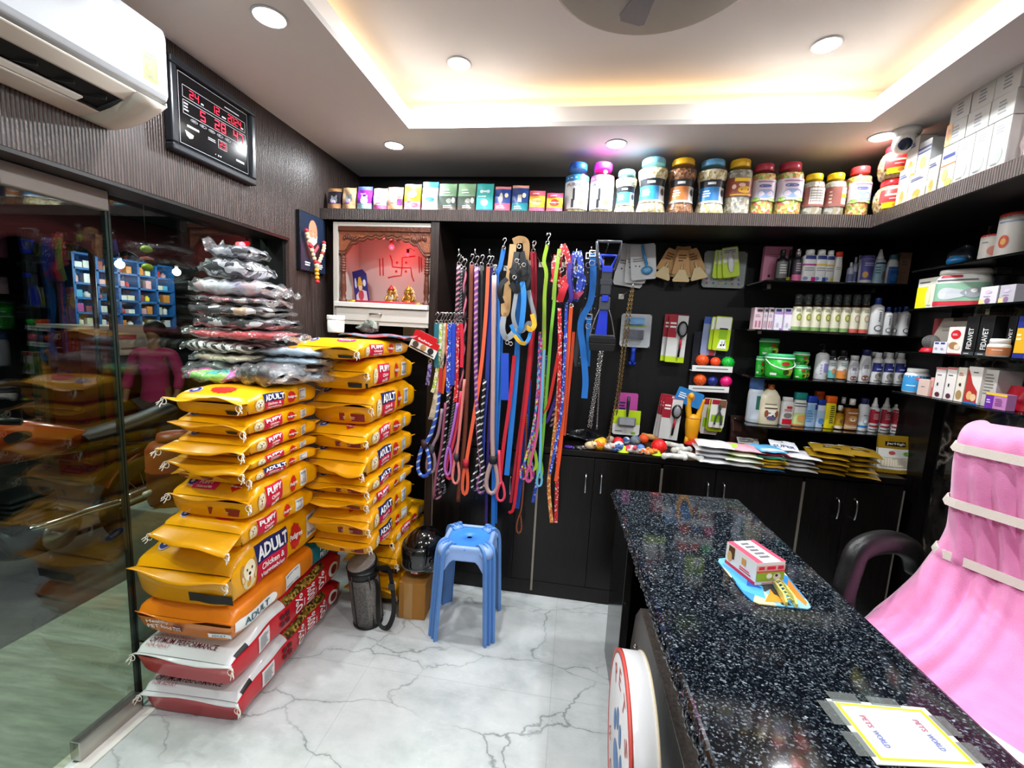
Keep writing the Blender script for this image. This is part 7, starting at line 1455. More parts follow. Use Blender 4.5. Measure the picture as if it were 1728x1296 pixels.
bottle('bright yellow bottle with an orange cap, front one', 1390, 1409, 668, 726, z, '#ead81c', '#f0681c', 'square', [], [('b', -.1, .3, .2, .9, 9, '#3a3a2c'), ('o', .3, .08, .2, .04, '#8a7a1c')], group=P3, capf=.2, capw=.98)
bottle('orange-capped bottle behind the bright yellow one', 1372, 1388, 660, 715, z, '#e0c81c', '#e85a1c', 'square', group=P3, Y=YB_+.06, capf=.2, capw=.98)
bottle('small clear bottle of golden liquid with a white cap', 1408, 1423, 684, 725, z, '#d8b84a', WHITE, 'round', [(.05, .2, '#e4dcc0'), (.2, .7, '#b8901c')], [('o', .1, .45, .4, .1, '#7a5a2c')], group=P3, trans='#c8981c', capf=.2, capw=.5)
bottle('clear bottle behind the small golden one', 1414, 1428, 670, 718, z, '#c8c0a8', WHITE, 'round', group=P3, Y=YB_+.06, trans='#c8b070', capf=.2, capw=.5)
bottle('clear bottle with a brown label and dog face', 1424, 1447, 673, 727, z, '#b88a5a', WHITE, 'square', [(.05, .22, '#c4a07a'), (.22, .78, '#9a6238')], [('o', 0, .46, .4, .12, '#c9965c'), ('o', 0, .42, .16, .05, '#e8d8c0'), ('o', 0, .44, .05, .02, '#1c1410'), ('b', -.6, .6, .64, .72, 1, '#e8d8c0'), ('b', -.6, .6, .1, .16, 1, '#f0e8dc')], group=P3, trans='#c07a34', capf=.18, capw=.42)
bottle('white bottle with a blue swoosh and navy cap', 1447, 1465, 672, 728, z, '#d8dce0', '#1c2a5c', 'round', [(.14, .22, '#2a7ab8')], [('o', .1, .38, .5, .1, '#a8bcd0'), ('o', .1, .38, .35, .07, '#dfe4e8'), ('b', -.4, .5, .55, .62, 1, '#8a94a0')], group=P3, capf=.16, capw=.7)
for i, (x0, x1) in enumerate(((1465, 1484), (1484, 1504), (1503, 1526))): bottle('white spray bottle with a dark red label, '+('left of three', 'middle of three', 'right of three')[i], x0, x1-1, 671, 730, z, '#dcdcdc', ('cone', '#dedede'), 'round', [(.36, .9, '#a81c34')], [('o', .1, .88, .5, .04, '#e0d8d8'), ('b', -.5, .5, .5, .75, 4, '#d89a9c'), ('p', -1., 1., .22, .28, '#a81c34'), ('p', -1, 1, .1, .13, '#4a2030')], group=P3, capf=.26, capw=.58)
# ---------------------------------------------------------------- glass shelves on the marble wall at the right
XS = 1.49; SG = thin('shelf_glass', '#5a6a66', .02, 1.5, '#0c1211', .55)
RZ = [at_x(1640, 441, XS).z, at_x(1640, 515, XS).z, at_x(1640, 600, XS).z, at_x(1620, 680, XS).z]
for i, z in enumerate(RZ):
    t = thing('glass_shelf', '%s glass shelf on the black marble wall, carrying %s' % (slab[i], ('two red-topped cans', 'the yellow and green packs', 'black cartons and a white jar', 'white and red medicine boxes')[i]), 'shelf', ((XS+XR)/2-.01, 1.78, z))
    G().box((0, 0, -.004), (XR-XS+.02, .86, .008), SG).obj('pane', t, bev=.001)
    for y in (-.3, .3): G().box(((XR-XS)/2-.015, y, -.012), (.05, .018, .016), STEEL).obj('bracket', t)
XF = XS+.02; zz = RZ[0]
def canx(label, x0, x1, yt, yb, z, body, cap, bands=(), marks=(), capf=.12, capw=1., form='tube', name='can', cat='can', X=None, group=None):
    X = X or XF+.04; cy, W, zt = fitx(x0, x1, yt, yb, X); W *= .9; return bottle(label, 0, 0, 0, 0, z, body, cap, form, bands, marks, group=group, capf=capf, capw=capw, cxy=(X, cy), WH=(W, zt-z), turn=-.75, name=name, cat=cat)
canx('small white can with a red rim on the highest right-hand shelf', 1659, 1692, 398, 433, zz, '#dcd6cc', '#b83a34', [(.1, .9, '#d8d2c8')], [('o', .2, .4, .5, .2, '#d88a7c'), ('b', -.8, -.2, .7, .8, 1, '#8a8a8a')], .08)
canx('large white can with a red lid and orange emblem on the highest right-hand shelf', 1690, 1735, 362, 428, zz, '#ddd8d0', '#a8302c', [(.05, .95, '#dcd8d0')], [('o', -.5, .38, .32, .16, '#d8502c'), ('o', -.5, .38, .18, .08, '#e8b04a'), ('p', -1., 1., .84, .88, '#8a9cb8')], .08)
cy, W, zt = fitx(1610, 1646, 378, 430, XF+.05); t = thing('wrapped_toy', 'dark wrapped pack with a crumpled blue end on the highest right-hand shelf', 'pack', (XF+.06, cy, zz+.001))
G().grid(lambda u, v: Vector((.04*math.cos(2*PI*u)*math.sin(PI*v)*(1+.3*math.sin(6*PI*u)), .055*math.sin(2*PI*u)*math.sin(PI*v)*(1+.25*math.sin(10*u+4*v)), .04*(1-math.cos(PI*v))*(1+.15*math.sin(8*u)))), 30, 14, mat('#14181c', .3), cu=True).obj('dark_wrap', t); G().grid(lambda u, v: Vector((-.03+.03*math.cos(2*PI*u)*math.sin(PI*v), .035*math.sin(2*PI*u)*math.sin(PI*v)*(1+.4*math.sin(8*u+3*v)), .022*(1-math.cos(PI*v)))), 24, 12, mat('#1c6aa0', .4), cu=True).obj('blue_end', t)
zz = RZ[1]
boxx('white and yellow carton at the left end of the second right-hand shelf', 1547, 1580, 470, 524, XF, zz, '#e2e0d0', .05, [('p', 0, .55, 0, .72, '#e8dc1c'), ('o', .6, .4, .12, .3, '#e8e4b8'), ('b', .1, .85, .82, .9, 1, '#5a5a5c'), ('b', .6, .9, .08, .12, 1, '#7a7a7a')])
cy, W, zt = fitx(1580, 1652, 456, 519, XF+.03); bottle('white tub with green husky label and red base stripe', 0, 0, 0, 0, zz, '#dcdcd4', '#e2e0d8', 'square', [(.1, .72, '#8ab89c')], [('p', -1.2, 1., .04, .18, '#c8283a'), ('o', -.3, .4, .4, .18, '#c8ccd0'), ('o', .3, .42, .3, .16, '#9aa0a4'), ('o', .3, .48, .12, .06, '#e4e4e4'), ('b', -.9, .6, .76, .84, 1, '#5a5c64'), ('p', -.7, -.0, .88, .95, '#b8283c')], cxy=(XF+.055, cy), WH=(W*.82, zt-zz), capf=.12, capw=.93, turn=-.8, name='supplement_tub', cat='tub')
for i, (x0, x1) in enumerate(((1653, 1682), (1686, 1712))): boxx('lilac-white carton beside the husky tub, '+('nearer the tub', 'farther right with a grey side')[i], x0, x1, 484-3*i, 517-3*i, XF+.005, zz, '#d8d2dc' if i == 0 else '#b4b0b8', .07, [('p', 0, .3, 0, .3, '#e0d08a'), ('o', .5, .22, .16, .16, '#8a6a8c'), ('o', .5, .7, .2, .1, '#c8b8d0'), ('b', .25, .8, .42, .5, 1, '#a89ab0')], group='lilac-white cartons')
zz = RZ[2]
cy, W, zt = fitx(1552, 1584, 561, 604, XF+.03); t = thing('blister_ball', 'clear plastic globe on a red base at the left of the third right-hand shelf', 'pack', (XF+.035, cy, zz+.0006))
G().lathe([(.032, 0), (.034, .004), (.026, .02), (.02, .022), (0, .022)], mat('#c8182c', .4), n=20).obj('base', t); G().sphere((0, 0, .048), (.030, .03, .03), thin('globe_plastic', '#dcdcdc', .05, 1.5, '#8a8a88', .35), 20, 12).obj('globe', t)
boxx('large white carton leaning at the back of the third right-hand shelf', 1572, 1628, 537, 600, XF+.10, zz, '#c8c0b4', .05, [('y', [(0, .4), (.3, 1), (0, 1)], '#8a2a34'), ('b', .3, .9, .6, .8, 2, '#9a948c'), ('p', .6, 1, .9, 1, '#3a3030')])
boxx('small white carton with violet bars in front on the third right-hand shelf', 1574, 1597, 577, 600, XF-.005, zz, '#dcdce4', .035, [('p', .1, .4, .8, .95, '#3a3a8c'), ('p', .55, .85, .8, .95, '#3a3a8c'), ('b', .15, .4, .3, .5, 2, '#8a8ab0'), ('b', .6, .85, .3, .5, 2, '#8a8ab0')])
boxx('white carton with a red circle and brown dog', 1598, 1625, 552, 602, XF, zz, '#e4e0d8', .045, [('o', .5, .72, .32, .17, '#cc1c28'), ('b', .3, .7, .68, .76, 2, '#f0d8d8'), ('o', .45, .32, .3, .13, '#a87a50'), ('o', .7, .27, .18, .1, '#e4d4bc'), ('p', 0, 1, 0, .04, '#c81c28')])
for i, (x0, x1) in enumerate(((1627, 1648), (1650, 1674), (1697, 1712))): boxx('tall black carton with white vertical lettering, '+('left of two', 'right of two', 'behind the white jar at the right')[i], x0, x1, 534, 603, XF+(.0 if i < 2 else .03), zz, '#111113', .06, [('v', 'FIDAVET', .3, .7, .16, .70, '#e4e4e2'), ('p', 0, 1, 0, .09, '#3a3c40'), ('b', .2, .8, .02, .06, 1, '#d0d0d0')], group='tall black cartons')
canx('white pill jar with a brown label on the third right-hand shelf', 1670, 1702, 572, 604, zz, '#e6e2da', '#eae8e2', [(.12, .72, '#b8744a')], [('b', -.5, .5, .45, .55, 1, '#f0e0d0')], .26, .86, 'round', 'pill_jar', 'jar', XF+.0)
boxx('yellow and dark blue carton at the right edge of the third right-hand shelf', 1714, 1735, 534, 604, XF, zz, '#e0a81c', .06, [('p', 0, 1, .72, 1, '#1c2a7c'), ('p', 0, 1, 0, .12, '#1c2a7c'), ('b', .1, .6, .4, .6, 2, '#f4e4b0')])
zz = RZ[3]
canx('white bottle with a bright blue label at the left of the lowest right-hand shelf', 1531, 1562, 622, 666, zz, '#e2e2e0', '#e8e8e6', [(.08, .85, '#3a94d0')], [('o', .3, .7, .3, .06, '#d85a6c'), ('b', -.6, .3, .3, .4, 1, '#d8e8f4')], .16, .82, 'round', 'pill_bottle', 'bottle', XF+.04)
boxx('small pale pink carton before the blue-labelled bottle', 1548, 1567, 640, 670, XF-.01, zz, '#dcc0b4', .03, [('b', .3, .8, .5, .58, 1, '#6a5a54')])
boxx('narrow red and white carton next to the pale pink one', 1568, 1574, 637, 672, XF, zz, '#d89a94', .03, [('p', 0, 1, 0, .5, '#c45a54')])
for i, (x0, x1) in enumerate(((1576, 1593), (1595, 1612))): boxx('tall white carton with small black print, '+('left of two', 'right of two')[i], x0, x1, 620, 676, XF, zz, '#e6e0dc', .04, [('b', .2, .85, .72, .78, 1, '#3a3a3c'), ('p', .3, .45, .4, .5, '#2a2a2c'), ('o', .5, .12, .25, .08, '#5a2c3c'), ('p', 0, 1, .94, 1, '#c8706c')], group='tall white medicine cartons')
boxx('tall white carton with a tan dog beside the medicine cartons', 1613, 1628, 620, 678, XF, zz, '#e4dccc', .04, [('o', .5, .2, .35, .14, '#a88a5c'), ('b', .2, .8, .75, .85, 2, '#b84a44'), ('o', .5, .5, .14, .05, '#3a2c2c')])
boxx('big white carton with a dark red curve and cream puppies', 1630, 1655, 619, 681, XF, zz, '#e2dcd4', .09, [('y', [(0, .05), (.9, .05), (.85, .35), (.45, .55), (.2, .8), (0, .95)], '#b0302c'), ('o', .35, .22, .2, .12, '#dcb078'), ('o', .65, .18, .2, .1, '#e4c496'), ('b', .4, .9, .82, .88, 1, '#5a5a5c'), ('p', 0, 1, 0, .05, '#2a6aa8')])
boxx('grey-white carton face turned right of the big red-curved one', 1657, 1682, 624, 679, XF+.01, zz, '#bcb8b0', .08, [('b', .15, .9, .3, .9, 7, '#77736c')])
boxx('purple and pink carton with a yellow top at the front right', 1662, 1699, 664, 690, XF-.018, zz, '#b87ab0', .03, [('p', 0, .4, 0, .85, '#6a2a9c'), ('p', 0, 1, .85, 1, '#e0c02c'), ('b', .08, .32, .3, .6, 2, '#d8c0e8'), ('b', .5, .9, .2, .7, 4, '#8a4a8c')])
cy, W, zt = fitx(1690, 1726, 650, 690, XF+.05); t = thing('red_pouch', 'glossy red pouch behind the purple carton on the lowest right-hand shelf', 'pouch', (XF+.06, cy, zz+.001)); G().grid(lambda u, v: Vector((.03*math.cos(2*PI*u)*(1-v*.8), .05*math.sin(2*PI*u)*(1-.1*v), .085*v)), 20, 8, mat('#b0182c', .2, coat=.4), cu=True).obj('pouch', t)
# ================================================================ toys and packs on the worktop
TZ = CTZ+.0012
def ct(px, py, h=.02): return at_z(px, py, CTZ+h)
TG = 'small pet toys along the front of the worktop'
def ball(lab, px, py, r, m, kind='ball', extra=None):
    r *= 1.36; p = ct(px, py, r); p.y = max(p.y, YF+.008+r); t = thing('toy_ball' if kind == 'ball' else kind, lab, 'toy', (p.x, p.y, TZ), 0, TG); g = G()
    if kind == 'toy_hat':
        g.lathe([(r*1.5, .001), (r*1.5, .005), (r*.9, .012), (r*.8, r*1.2), (r*.4, r*1.6), (0, r*1.65)], m, n=22, sq=(1, .75, 1)); g.obj('hat', t)
    elif kind == 'plush_toy':
        g.sphere((0, 0, r*.7), (r*1.15, r*.9, r*.7), m, 14, 9); g.obj('body', t); G().sphere((r*.6, -r*.5, r*1.05), (r*.6, r*.55, r*.5), m, 12, 8).obj('head', t); g = G()
        for s_ in (-1, 1): g.sphere((r*.6+s_*r*.4, -r*.35, r*1.4), (r*.2, r*.14, r*.26), m, 8, 6)
        g.obj('ears', t); G().sphere((r*.65, -r*1.02, r*1.0), (r*.16, r*.12, r*.12), extra or BLKP, 8, 6).obj('nose', t)
    elif kind == 'rope_toy':
        P = spline([(-r*1.8, 0, r*.5), (-r*.7, -r*.4, r*.5), (0, 0, r*.9), (r*.7, -r*.4, r*.5), (r*1.8, .0, r*.5)], 5); g.tube(P, r*.48, m, 10, up=(0, 0, 1)); g.obj('rope', t)
        for s_ in (-1, 1): G().lathe([(r*.5, 0), (r*.62, r*.3), (r*.4, r*.8)], extra or m, (s_*r*1.8, 0, r*.62), 12, M=Matrix.Rotation(s_*PI/2, 3, 'Y')).obj('frayed_end', t)
    elif kind == 'roller_toy':
        g.lathe([(0, -r*2.4), (r*.7, -r*2.35), (r*.8, -r*2), (r*.7, -r*1.2), (r*.8, 0), (r*.7, r*1.2), (r*.8, r*2), (r*.7, r*2.35), (0, r*2.4)], m, (0, 0, r*.85), 16, M=Matrix.Rotation(PI/2, 3, 'Y') @ Matrix.Rotation(.0, 3, 'Z')); g.obj('roller', t); t.rotation_euler = (0, .0, -.5)
    else:
        g.sphere((0, 0, r), r, m, 18, 12); g.obj('ball', t)
        if extra == 'spike':
            g = G()
            for i in range(60):
                z_ = 1-2*(i+.5)/60; a = i*2.39996; s_ = math.sqrt(1-z_*z_); d = Vector((s_*math.cos(a), s_*math.sin(a), z_*.98)); g.tube([d*r*.95+Vector((0, 0, r)), d*r*1.1*(1 if d.z > -.7 else .9)+Vector((0, 0, r))], .002, m, 5, up=(.3, .5, .8), sc=[1.3, .5])
            g.obj('spikes', t)
        elif extra: g = G(); g.tube([Vector((r*1.01*math.cos(a), 0, r+r*1.01*math.sin(a))) for a in [2*PI*i/24 for i in range(25)]], r*.12, extra, 6, up=(0, 1, 0)); g.obj('stripe', t)
OY = mottle('orange_yellow', ['#f0821c', '#f4b81c', '#f0681c', '#e8d02c'], 40, .5); CRM = mat('#e8c89a', .7); LIM = mat('#c4e81c', .4); GDP = mottle('grey_plush', ['#b4aca4', '#8a827a', '#cfc8c0'], 60, .9); BWS = mottle('blue_white', ['#5a7cb0', '#c9d4e4', '#34508c', '#8aa4cc'], 50, .7); RWS = mottle('red_white', ['#e03a5a', '#f0dcdc', '#d82a4a', '#f4a0ac'], 36, .5); ORW = mottle('orange_rope', ['#e08a4a', '#f0d8c0', '#d86a2c', '#e8b48a'], 70, .8)
for a in (
 ('cream plush toy lying on a small tray at the left end of the toys', 999, 762, .022, CRM, 'plush_toy'), ('yellow and orange ball at the back left of the toys', 1016, 746, .02, OY), ('orange and yellow striped ball in front of the other', 1014, 762, .022, OY, 'ball', mat('#f4d81c', .5)),
 ('grey plush dog with a red mouth between the balls', 1031, 764, .022, GDP, 'plush_toy', mat('#c81c2c', .5)), ('plain red ball behind the grey plush dog', 1043, 747, .023, mat('#e0242c', .45)), ('beige ball half hidden behind the red one', 1030, 743, .018, mat('#b8a890', .6)), ('blue and white knotted ball', 1047, 761, .021, BWS), ('small blue toy in front of the knotted ball', 1042, 770, .013, mat('#3a5c9c', .5), 'plush_toy'),
 ('pink and white squeaky toy', 1066, 762, .021, RWS, 'plush_toy'), ('lime green toy hat at the left', 1060, 777, .016, LIM, 'toy_hat'), ('grey-blue speckled ball behind the pink toy', 1072, 744, .022, mottle('speckle', ['#5a6a84', '#7a8494', '#a89c6a'], 40, .5)), ('silvery blue ball at the back', 1057, 744, .016, BWS),
 ('orange ball behind the tan roller', 1086, 741, .021, mat('#f0561c', .5)), ('tan ridged roller chew toy pointing to the right', 1098, 737, .017, mat('#e0a05c', .6, bump=.6, bscale=150), 'roller_toy'), ('small cornflower blue toy', 1081, 757, .017, mat('#5a86cc', .5)), ('orange and white knotted rope toy', 1092, 770, .017, ORW, 'rope_toy', mat('#f0dcc8', .8)),
 ('small silver toy before the cornflower blue one', 1079, 768, .014, GDP, 'plush_toy'), ('spiky red ball at the right of the toys', 1112, 754, .030, mat('#e01c1c', .4), 'ball', 'spike'), ('orange plush toy beside the spiky red ball', 1104, 766, .017, mat('#f0882c', .6), 'plush_toy'), ('lime green toy hat at the right', 1117, 774, .016, LIM, 'toy_hat'), ('peach rope toy behind the orange plush', 1094, 757, .015, ORW, 'rope_toy', mat('#e8a06a', .8))):
    ball(*a)
GWH = mottle('gauze_white', ['#d8d6cc', '#e4e2d8', '#c4c2b6', '#cfd0d0'], 40, .85)
for i, (lab, px, py, r) in enumerate((('white cotton rope bone at the back of the white pile', 1133, 752, .02), ('white cotton rope bone in the middle of the white pile', 1150, 760, .019), ('white cotton rope bone in front with a dark end', 1138, 771, .017), ('white cotton rope bone at the right of the pile', 1165, 770, .019))):
    p = ct(px, py, r); t = thing('rope_bone', lab, 'toy', (p.x, p.y, TZ+.0), (-.4, .5, .1, -.6)[i], 'white rope bones'); G().tube(spline([(-.05, 0, r), (-.02, .004, r*1.2), (.02, -.004, r*1.2), (.05, 0, r)], 4), r*.75, GWH, 10, up=(0, 0, 1)).obj('rope', t)
    for s_ in (-1, 1): G().sphere((s_*.052, 0, r), (r*.9, r, r*.98), GWH, 12, 8).obj('knot', t)
p = ct(1180, 752, .02); t = thing('red_scarf', 'folded red cloth behind the silver packs', 'cloth', (p.x, p.y+.02, TZ)); G().grid(lambda u, v: Vector((.07*math.cos(2*PI*u)*math.sin(PI*v)*(1+.2*math.sin(6*PI*u)), .035*math.sin(2*PI*u)*math.sin(PI*v), .022*(1-math.cos(PI*v))*(1+.2*math.sin(9*u)))), 28, 12, mat('#d82a24', .8), cu=True).obj('cloth', t)
# flat packs
def flat(lab, px, py, w, d, th, z, col, rot=0., marks=(), group=None, tilt=0., name='treat_pack', m=None):
    p = at_z(px, py, z+th/2); t = thing(name, lab, 'pack', (p.x, p.y, z), rot, group); t.rotation_euler[0] = tilt; m = m or mat(col, .3, coat=.3, bump=.25, bscale=30)
    def S(u, v, s_, o=0.): return Vector(((u-.5)*w, (v-.5)*d, th/2+s_*(th/2*(max(0, math.sin(PI*u)*math.sin(PI*v)))**.45+.0004+o)+.0015*math.sin(11*u+7*v)))
    g = G(); g.grid(lambda u, v: S(u, v, 1), 14, 10, m); g.grid(lambda u, v: S(u, v, -1), 14, 10, m); g.obj('pouch', t)
    if marks:
        g = G()
        for i, k in enumerate(marks):
            f = lambda a, b: S(a, b, 1, .0008+.0004*i)
            if k[0] == 'p': g.patch(f, *k[1:5], mat(k[5], .4), 6, 4)
            elif k[0] == 't': g.write(k[1], f, *k[2:6], mat(k[6], .5), .02)
            elif k[0] == 'b': g.bars(f, *k[1:5], k[5], mat(k[6], .5), 3)
            elif k[0] == 'o': g.blob(f, *k[1:5], mat(k[5], .45), 16)
        g.obj('print', t)
    return t
def pile(labs, px, py, w, d, th, cols, group, jit=.012, marks=(), seed=1, rot=0., m=None):
    R = random.Random(seed); z = TZ; p0 = at_z(px, py, CTZ); n = len(labs)
    for i, lab in enumerate(labs):
        t = flat(lab, px, py, w, d, th, z, cols[i % len(cols)], rot+R.uniform(-.12, .12), marks if i == n-1 or 1 else (), group, m=m); t.location.x = p0.x+R.uniform(-jit, jit); t.location.y = p0.y+.05+R.uniform(-jit, jit); z += th+.0016
    return z
od = ['bottom of', 'second from the bottom of', 'third from the bottom of', 'fourth from the bottom of', 'fifth from the bottom of', 'top of']
pile(['silvery white pack, %s the pile beside the rope bones' % od[min(i, 5)] for i in range(3)]+['silvery white pack, top of the pile beside the rope bones'], 1205, 783, .17, .15, .025, ['#d4d6d8', '#dcdde0'], 'silvery white packs', seed=2, rot=-.15)
pile(['white pack, bottom of the pile with green and pink', 'white and green pack, second in its pile', 'white and green pack, third in its pile', 'pink and white pack, top of its pile'], 1253, 789, .17, .15, .024, ['#dcdcdc', '#d8dccc', '#d4dcb8', '#dca0ac'], 'green and pink packs', seed=3, rot=-.15, marks=[('o', .2, .4, .12, .25, '#a8d44a')])
z = pile(['blue flat pack at the bottom of the coloured pile', 'gold-yellow flat pack, second in the coloured pile', 'bright yellow flat pack, third in the coloured pile', 'yellow flat pack, fourth in the coloured pile', 'teal flat pack in the coloured pile', 'red and white flat pack, second from the top of the coloured pile', 'sky blue and white flat pack topping the coloured pile'], 1300, 794, .13, .15, .0135, ['#2a6a9c', '#c8941c', '#e8c41c', '#e0b81c', '#2a8a6c', '#d8304c', '#5aaad8'], 'coloured flat packs', .008, seed=4, marks=[('p', .1, .9, .1, .3, '#e4e8ea')])
p = at_z(1330, 752, CTZ+.05); fl = flat('white tagged card with dark blue SUPER lettering leaning over the packs', 1322, 752, .12, .14, .005, TZ+.098, '#e0e2e6', -.25, [('t', 'SUPER', .1, .9, .22, .48, '#22306c'), ('o', .5, .85, .05, .04, '#3a3a3c')], None, .12)
pile(['white foil pack, bottom of the pile in front of the gold ones', 'white foil pack, second from the bottom in front of the gold ones', 'white foil pack, third from the bottom in front of the gold ones', 'white foil pack, topmost in front of the gold ones'], 1350, 796, .15, .17, .02, ['#dedede', '#d4d4d6'], 'white foil packs', seed=5, rot=-.25)
GOLD = mat('#b08a20', .28, .35, bump=.25, bscale=30)
for c, (px, py, nm) in enumerate(((1400, 800, 'left'), (1448, 805, 'right'))):
    pile(['golden treat pouch in the %s gold pile, %s' % (nm, q) for q in ('lowest', 'second from the bottom', 'third from the bottom', 'fourth from the bottom', 'topmost with a white end')], px, py, .16, .19, .024, ['#b08a20'], 'golden treat pouches lying in two piles', seed=7+c, rot=-.3, m=GOLD, marks=[('p', .3, .75, .35, .5, '#1c1814'), ('b', .35, .7, .4, .46, 1, '#e0d8c0'), ('p', .05, .95, .82, .97, '#dcdcd0')])
# standing pouches
pt = pouch('large golden pouch with a window of treats standing at the worktop right end', 1478, 1538, 736, 812, [(.08, GOLD), (.62, mat('#dcdad2', .35)), (1.01, GOLD)], Y=YF+.10, z=TZ, group=None, lean=.3, marks=[('p', .2, .8, .72, .84, '#14120e'), ('t', 'JerHigh', .24, .76, .74, .82, '#e4dcc8'), ('o', .4, .54, .1, .05, '#b84a44'), ('o', .82, .54, .09, .05, '#6aa03a'), ('p', .08, .92, .16, .42, '#b8b0a0')]+[('p', .12+.075*i, .18+.075*i, .18, .40, '#e8dcc0') for i in range(10)])
pouch('large dark brown glossy pouch leaning behind the silver packs', 1232, 1298, 704, 752, [(1.01, mat('#2c1710', .2, coat=.5))], Y=2.58, z=TZ, group=None, lean=.6, marks=[('p', .05, .3, .55, .9, '#4a2c20')])
flat('white label card with dark print on the brown pouch', 1262, 744, .11, .05, .003, TZ+.062, '#dcdcd8', -.1, [('b', .08, .92, .15, .85, 3, '#3a3a3c')], None, .5, 'label_card')
# black bag and oddments at the left of the worktop
p = ct(985, 738, .02); t = thing('black_plastic_bag', 'crumpled black plastic bag on the worktop under the chains', 'bag', (p.x, p.y+.03, TZ)); G().grid(lambda u, v: Vector((.12*math.cos(2*PI*u)*math.sin(PI*v)*(1+.2*math.sin(8*PI*u)), .075*math.sin(2*PI*u)*math.sin(PI*v)*(1+.2*math.sin(10*PI*u+3*v)), .022*(1-math.cos(PI*v))*(1+.4*math.sin(6*PI*u+5*v)))), 60, 20, mat('#101114', .18, coat=.5, bump=.5, bscale=40), cu=True).obj('bag', t)
p = ct(960, 754, .008); t = thing('purple_clip', 'small purple plastic clip on the worktop near the leashes', 'clip', (p.x, p.y, TZ)); G().lathe([(.018, 0), (.02, .004), (.018, .012), (.008, .014), (0, .014)], mat('#4a1c9c', .35), n=18, sq=(1.3, .7, 1)).obj('body', t); G().box((0, -.008, .013), (.02, .006, .006), mat('#3a147c', .35)).obj('lever', t, bev=.001)
p = ct(1000, 757, .006); t = thing('chain_heap', 'heap of thin silver chain on the worktop beside the black bag', 'chain', (p.x-.06, p.y-.005, TZ)); g = G(); R = random.Random(4)
for i in range(60):
    a, r = R.uniform(0, 2*PI), R.uniform(0, .035); c = Vector((r*1.5*math.cos(a), r*.7*math.sin(a), .004+.014*max(0, 1-r/.035)*R.random())); n1 = Vector((R.uniform(-1, 1), R.uniform(-1, 1), R.uniform(.2, 1))).normalized(); u1 = n1.cross(Vector((0, 0, 1))).normalized(); u2 = n1.cross(u1)
    g.tube([c+u1*(.006*math.cos(q))+u2*(.004*math.sin(q)) for q in [2*PI*k/7 for k in range(8)]], .0013, SIL, 4, caps=False)
g.obj('links', t)
# ================================================================ things on the stone desk
dm = Matrix.Translation(DA) @ Matrix.Rotation(DR, 4, 'Z'); DZ = .8012
cs = [at_z(x, y, DZ) for x, y in ((1208, 944), (1300, 938), (1374, 1030), (1268, 1019))]; c = sum(cs, Vector())/4
t = thing('picture_mat', 'small mat with a blue and orange painted scene on the granite desk', 'mat', (c.x, c.y, DZ))
L = [q-c for q in cs]; PNT = mottle('painted_scene', ['#2f86c4', '#6cb4dc', '#d8c89a', '#1c5aa8', '#e0922c', '#3a3c3c', '#8cc8e0'], 13, .4, 0, (1, .6, 1), obj=True)
def bil(a, b, z=0.): return L[3].lerp(L[2], a).lerp(L[0].lerp(L[1], a), b)+Vector((0, 0, z))
rr = [(.12, 0), (.9, 0), (.97, .03), (1, .12), (1, .9), (.95, 1), (.06, 1), (0, .93), (0, .18), (.04, .05)]
G().prism(rr, lambda a, b, d: bil(a, b, d), .003, PNT).obj('mat', t)
g = G(); f = lambda a, b: bil(a, b, .0033); f2 = lambda a, b: bil(a, b, .0036)
g.poly(f, [(.02, .25), (.3, .1), (.42, .35), (.2, .6), (.03, .9)], mat('#4aa4d8', .4)); g.poly(f2, [(.15, .35), (.38, .3), (.3, .55)], mat('#1c5cb8', .4)); g.poly(f2, [(.25, .05), (.6, .06), (.5, .3), (.42, .2)], mat('#d88a24', .4)); g.poly(f2, [(.9, .04), (.97, .1), (.97, .5), (.8, .3)], mat('#d8802c', .4)); g.poly(f2, [(.5, .02), (.66, .02), (.58, .4), (.52, .4)], mat('#35322c', .4)); g.poly(f, [(.7, .4), (.98, .6), (.95, .9), (.6, .8)], mat('#5ab0dc', .4)); g.obj('print', t)
bz = DZ+.0042; bc = [at_z(x, y, bz) for x, y in ((1244, 962), (1273, 988), (1321, 984))]; fy = (bc[2]-bc[1]); wx = fy.length; ang = math.atan2(fy.y, fy.x); dl = .125; bh = .068
t = thing('medicine_carton', 'small red and white medicine carton with a cow picture on the painted mat', 'box', (bc[1].x, bc[1].y, bz), ang)
G().box((wx/2, dl/2, bh/2), (wx, dl, bh), WHITE).obj('carton', t, bev=.001); RB = '#d82444'
paint(t, lambda d: (lambda a, b: Vector((a*wx, -d, b*bh))), [('p', 0, 1, .62, .86, '#e8b0a8'), ('p', .08, .28, .68, .82, RB), ('p', .36, .66, .68, .82, RB), ('p', .74, .94, .68, .82, RB), ('p', 0, 1, .57, .62, RB), ('p', .02, .98, .2, .57, '#8cb02c'), ('o', .45, .4, .1, .12, '#e8e8e4'), ('o', .72, .36, .14, .16, '#cfc8c0'), ('o', .7, .42, .05, .06, '#2a2420'), ('b', .2, .8, .05, .13, 1, '#d85a6c')], name='front_print')
paint(t, lambda d: (lambda a, b: Vector((-d, dl*(1-a), b*bh))), [('p', 0, 1, 0, .14, RB), ('p', .1, .3, .4, .95, '#5a3c20'), ('o', .15, .45, .08, .25, '#d8b070'), ('p', .55, .68, .5, .8, '#d8a05c'), ('b', .5, .95, .2, .4, 2, RB)], name='side_print')
paint(t, lambda d: (lambda a, b: Vector((a*wx, b*dl, bh+d))), [('p', 0, .22, 0, 1, '#e04a64'), ('p', .84, 1, 0, 1, '#e04a64'), ('b', .34, .74, .15, .9, 5, '#6a6a70')], name='top_print')
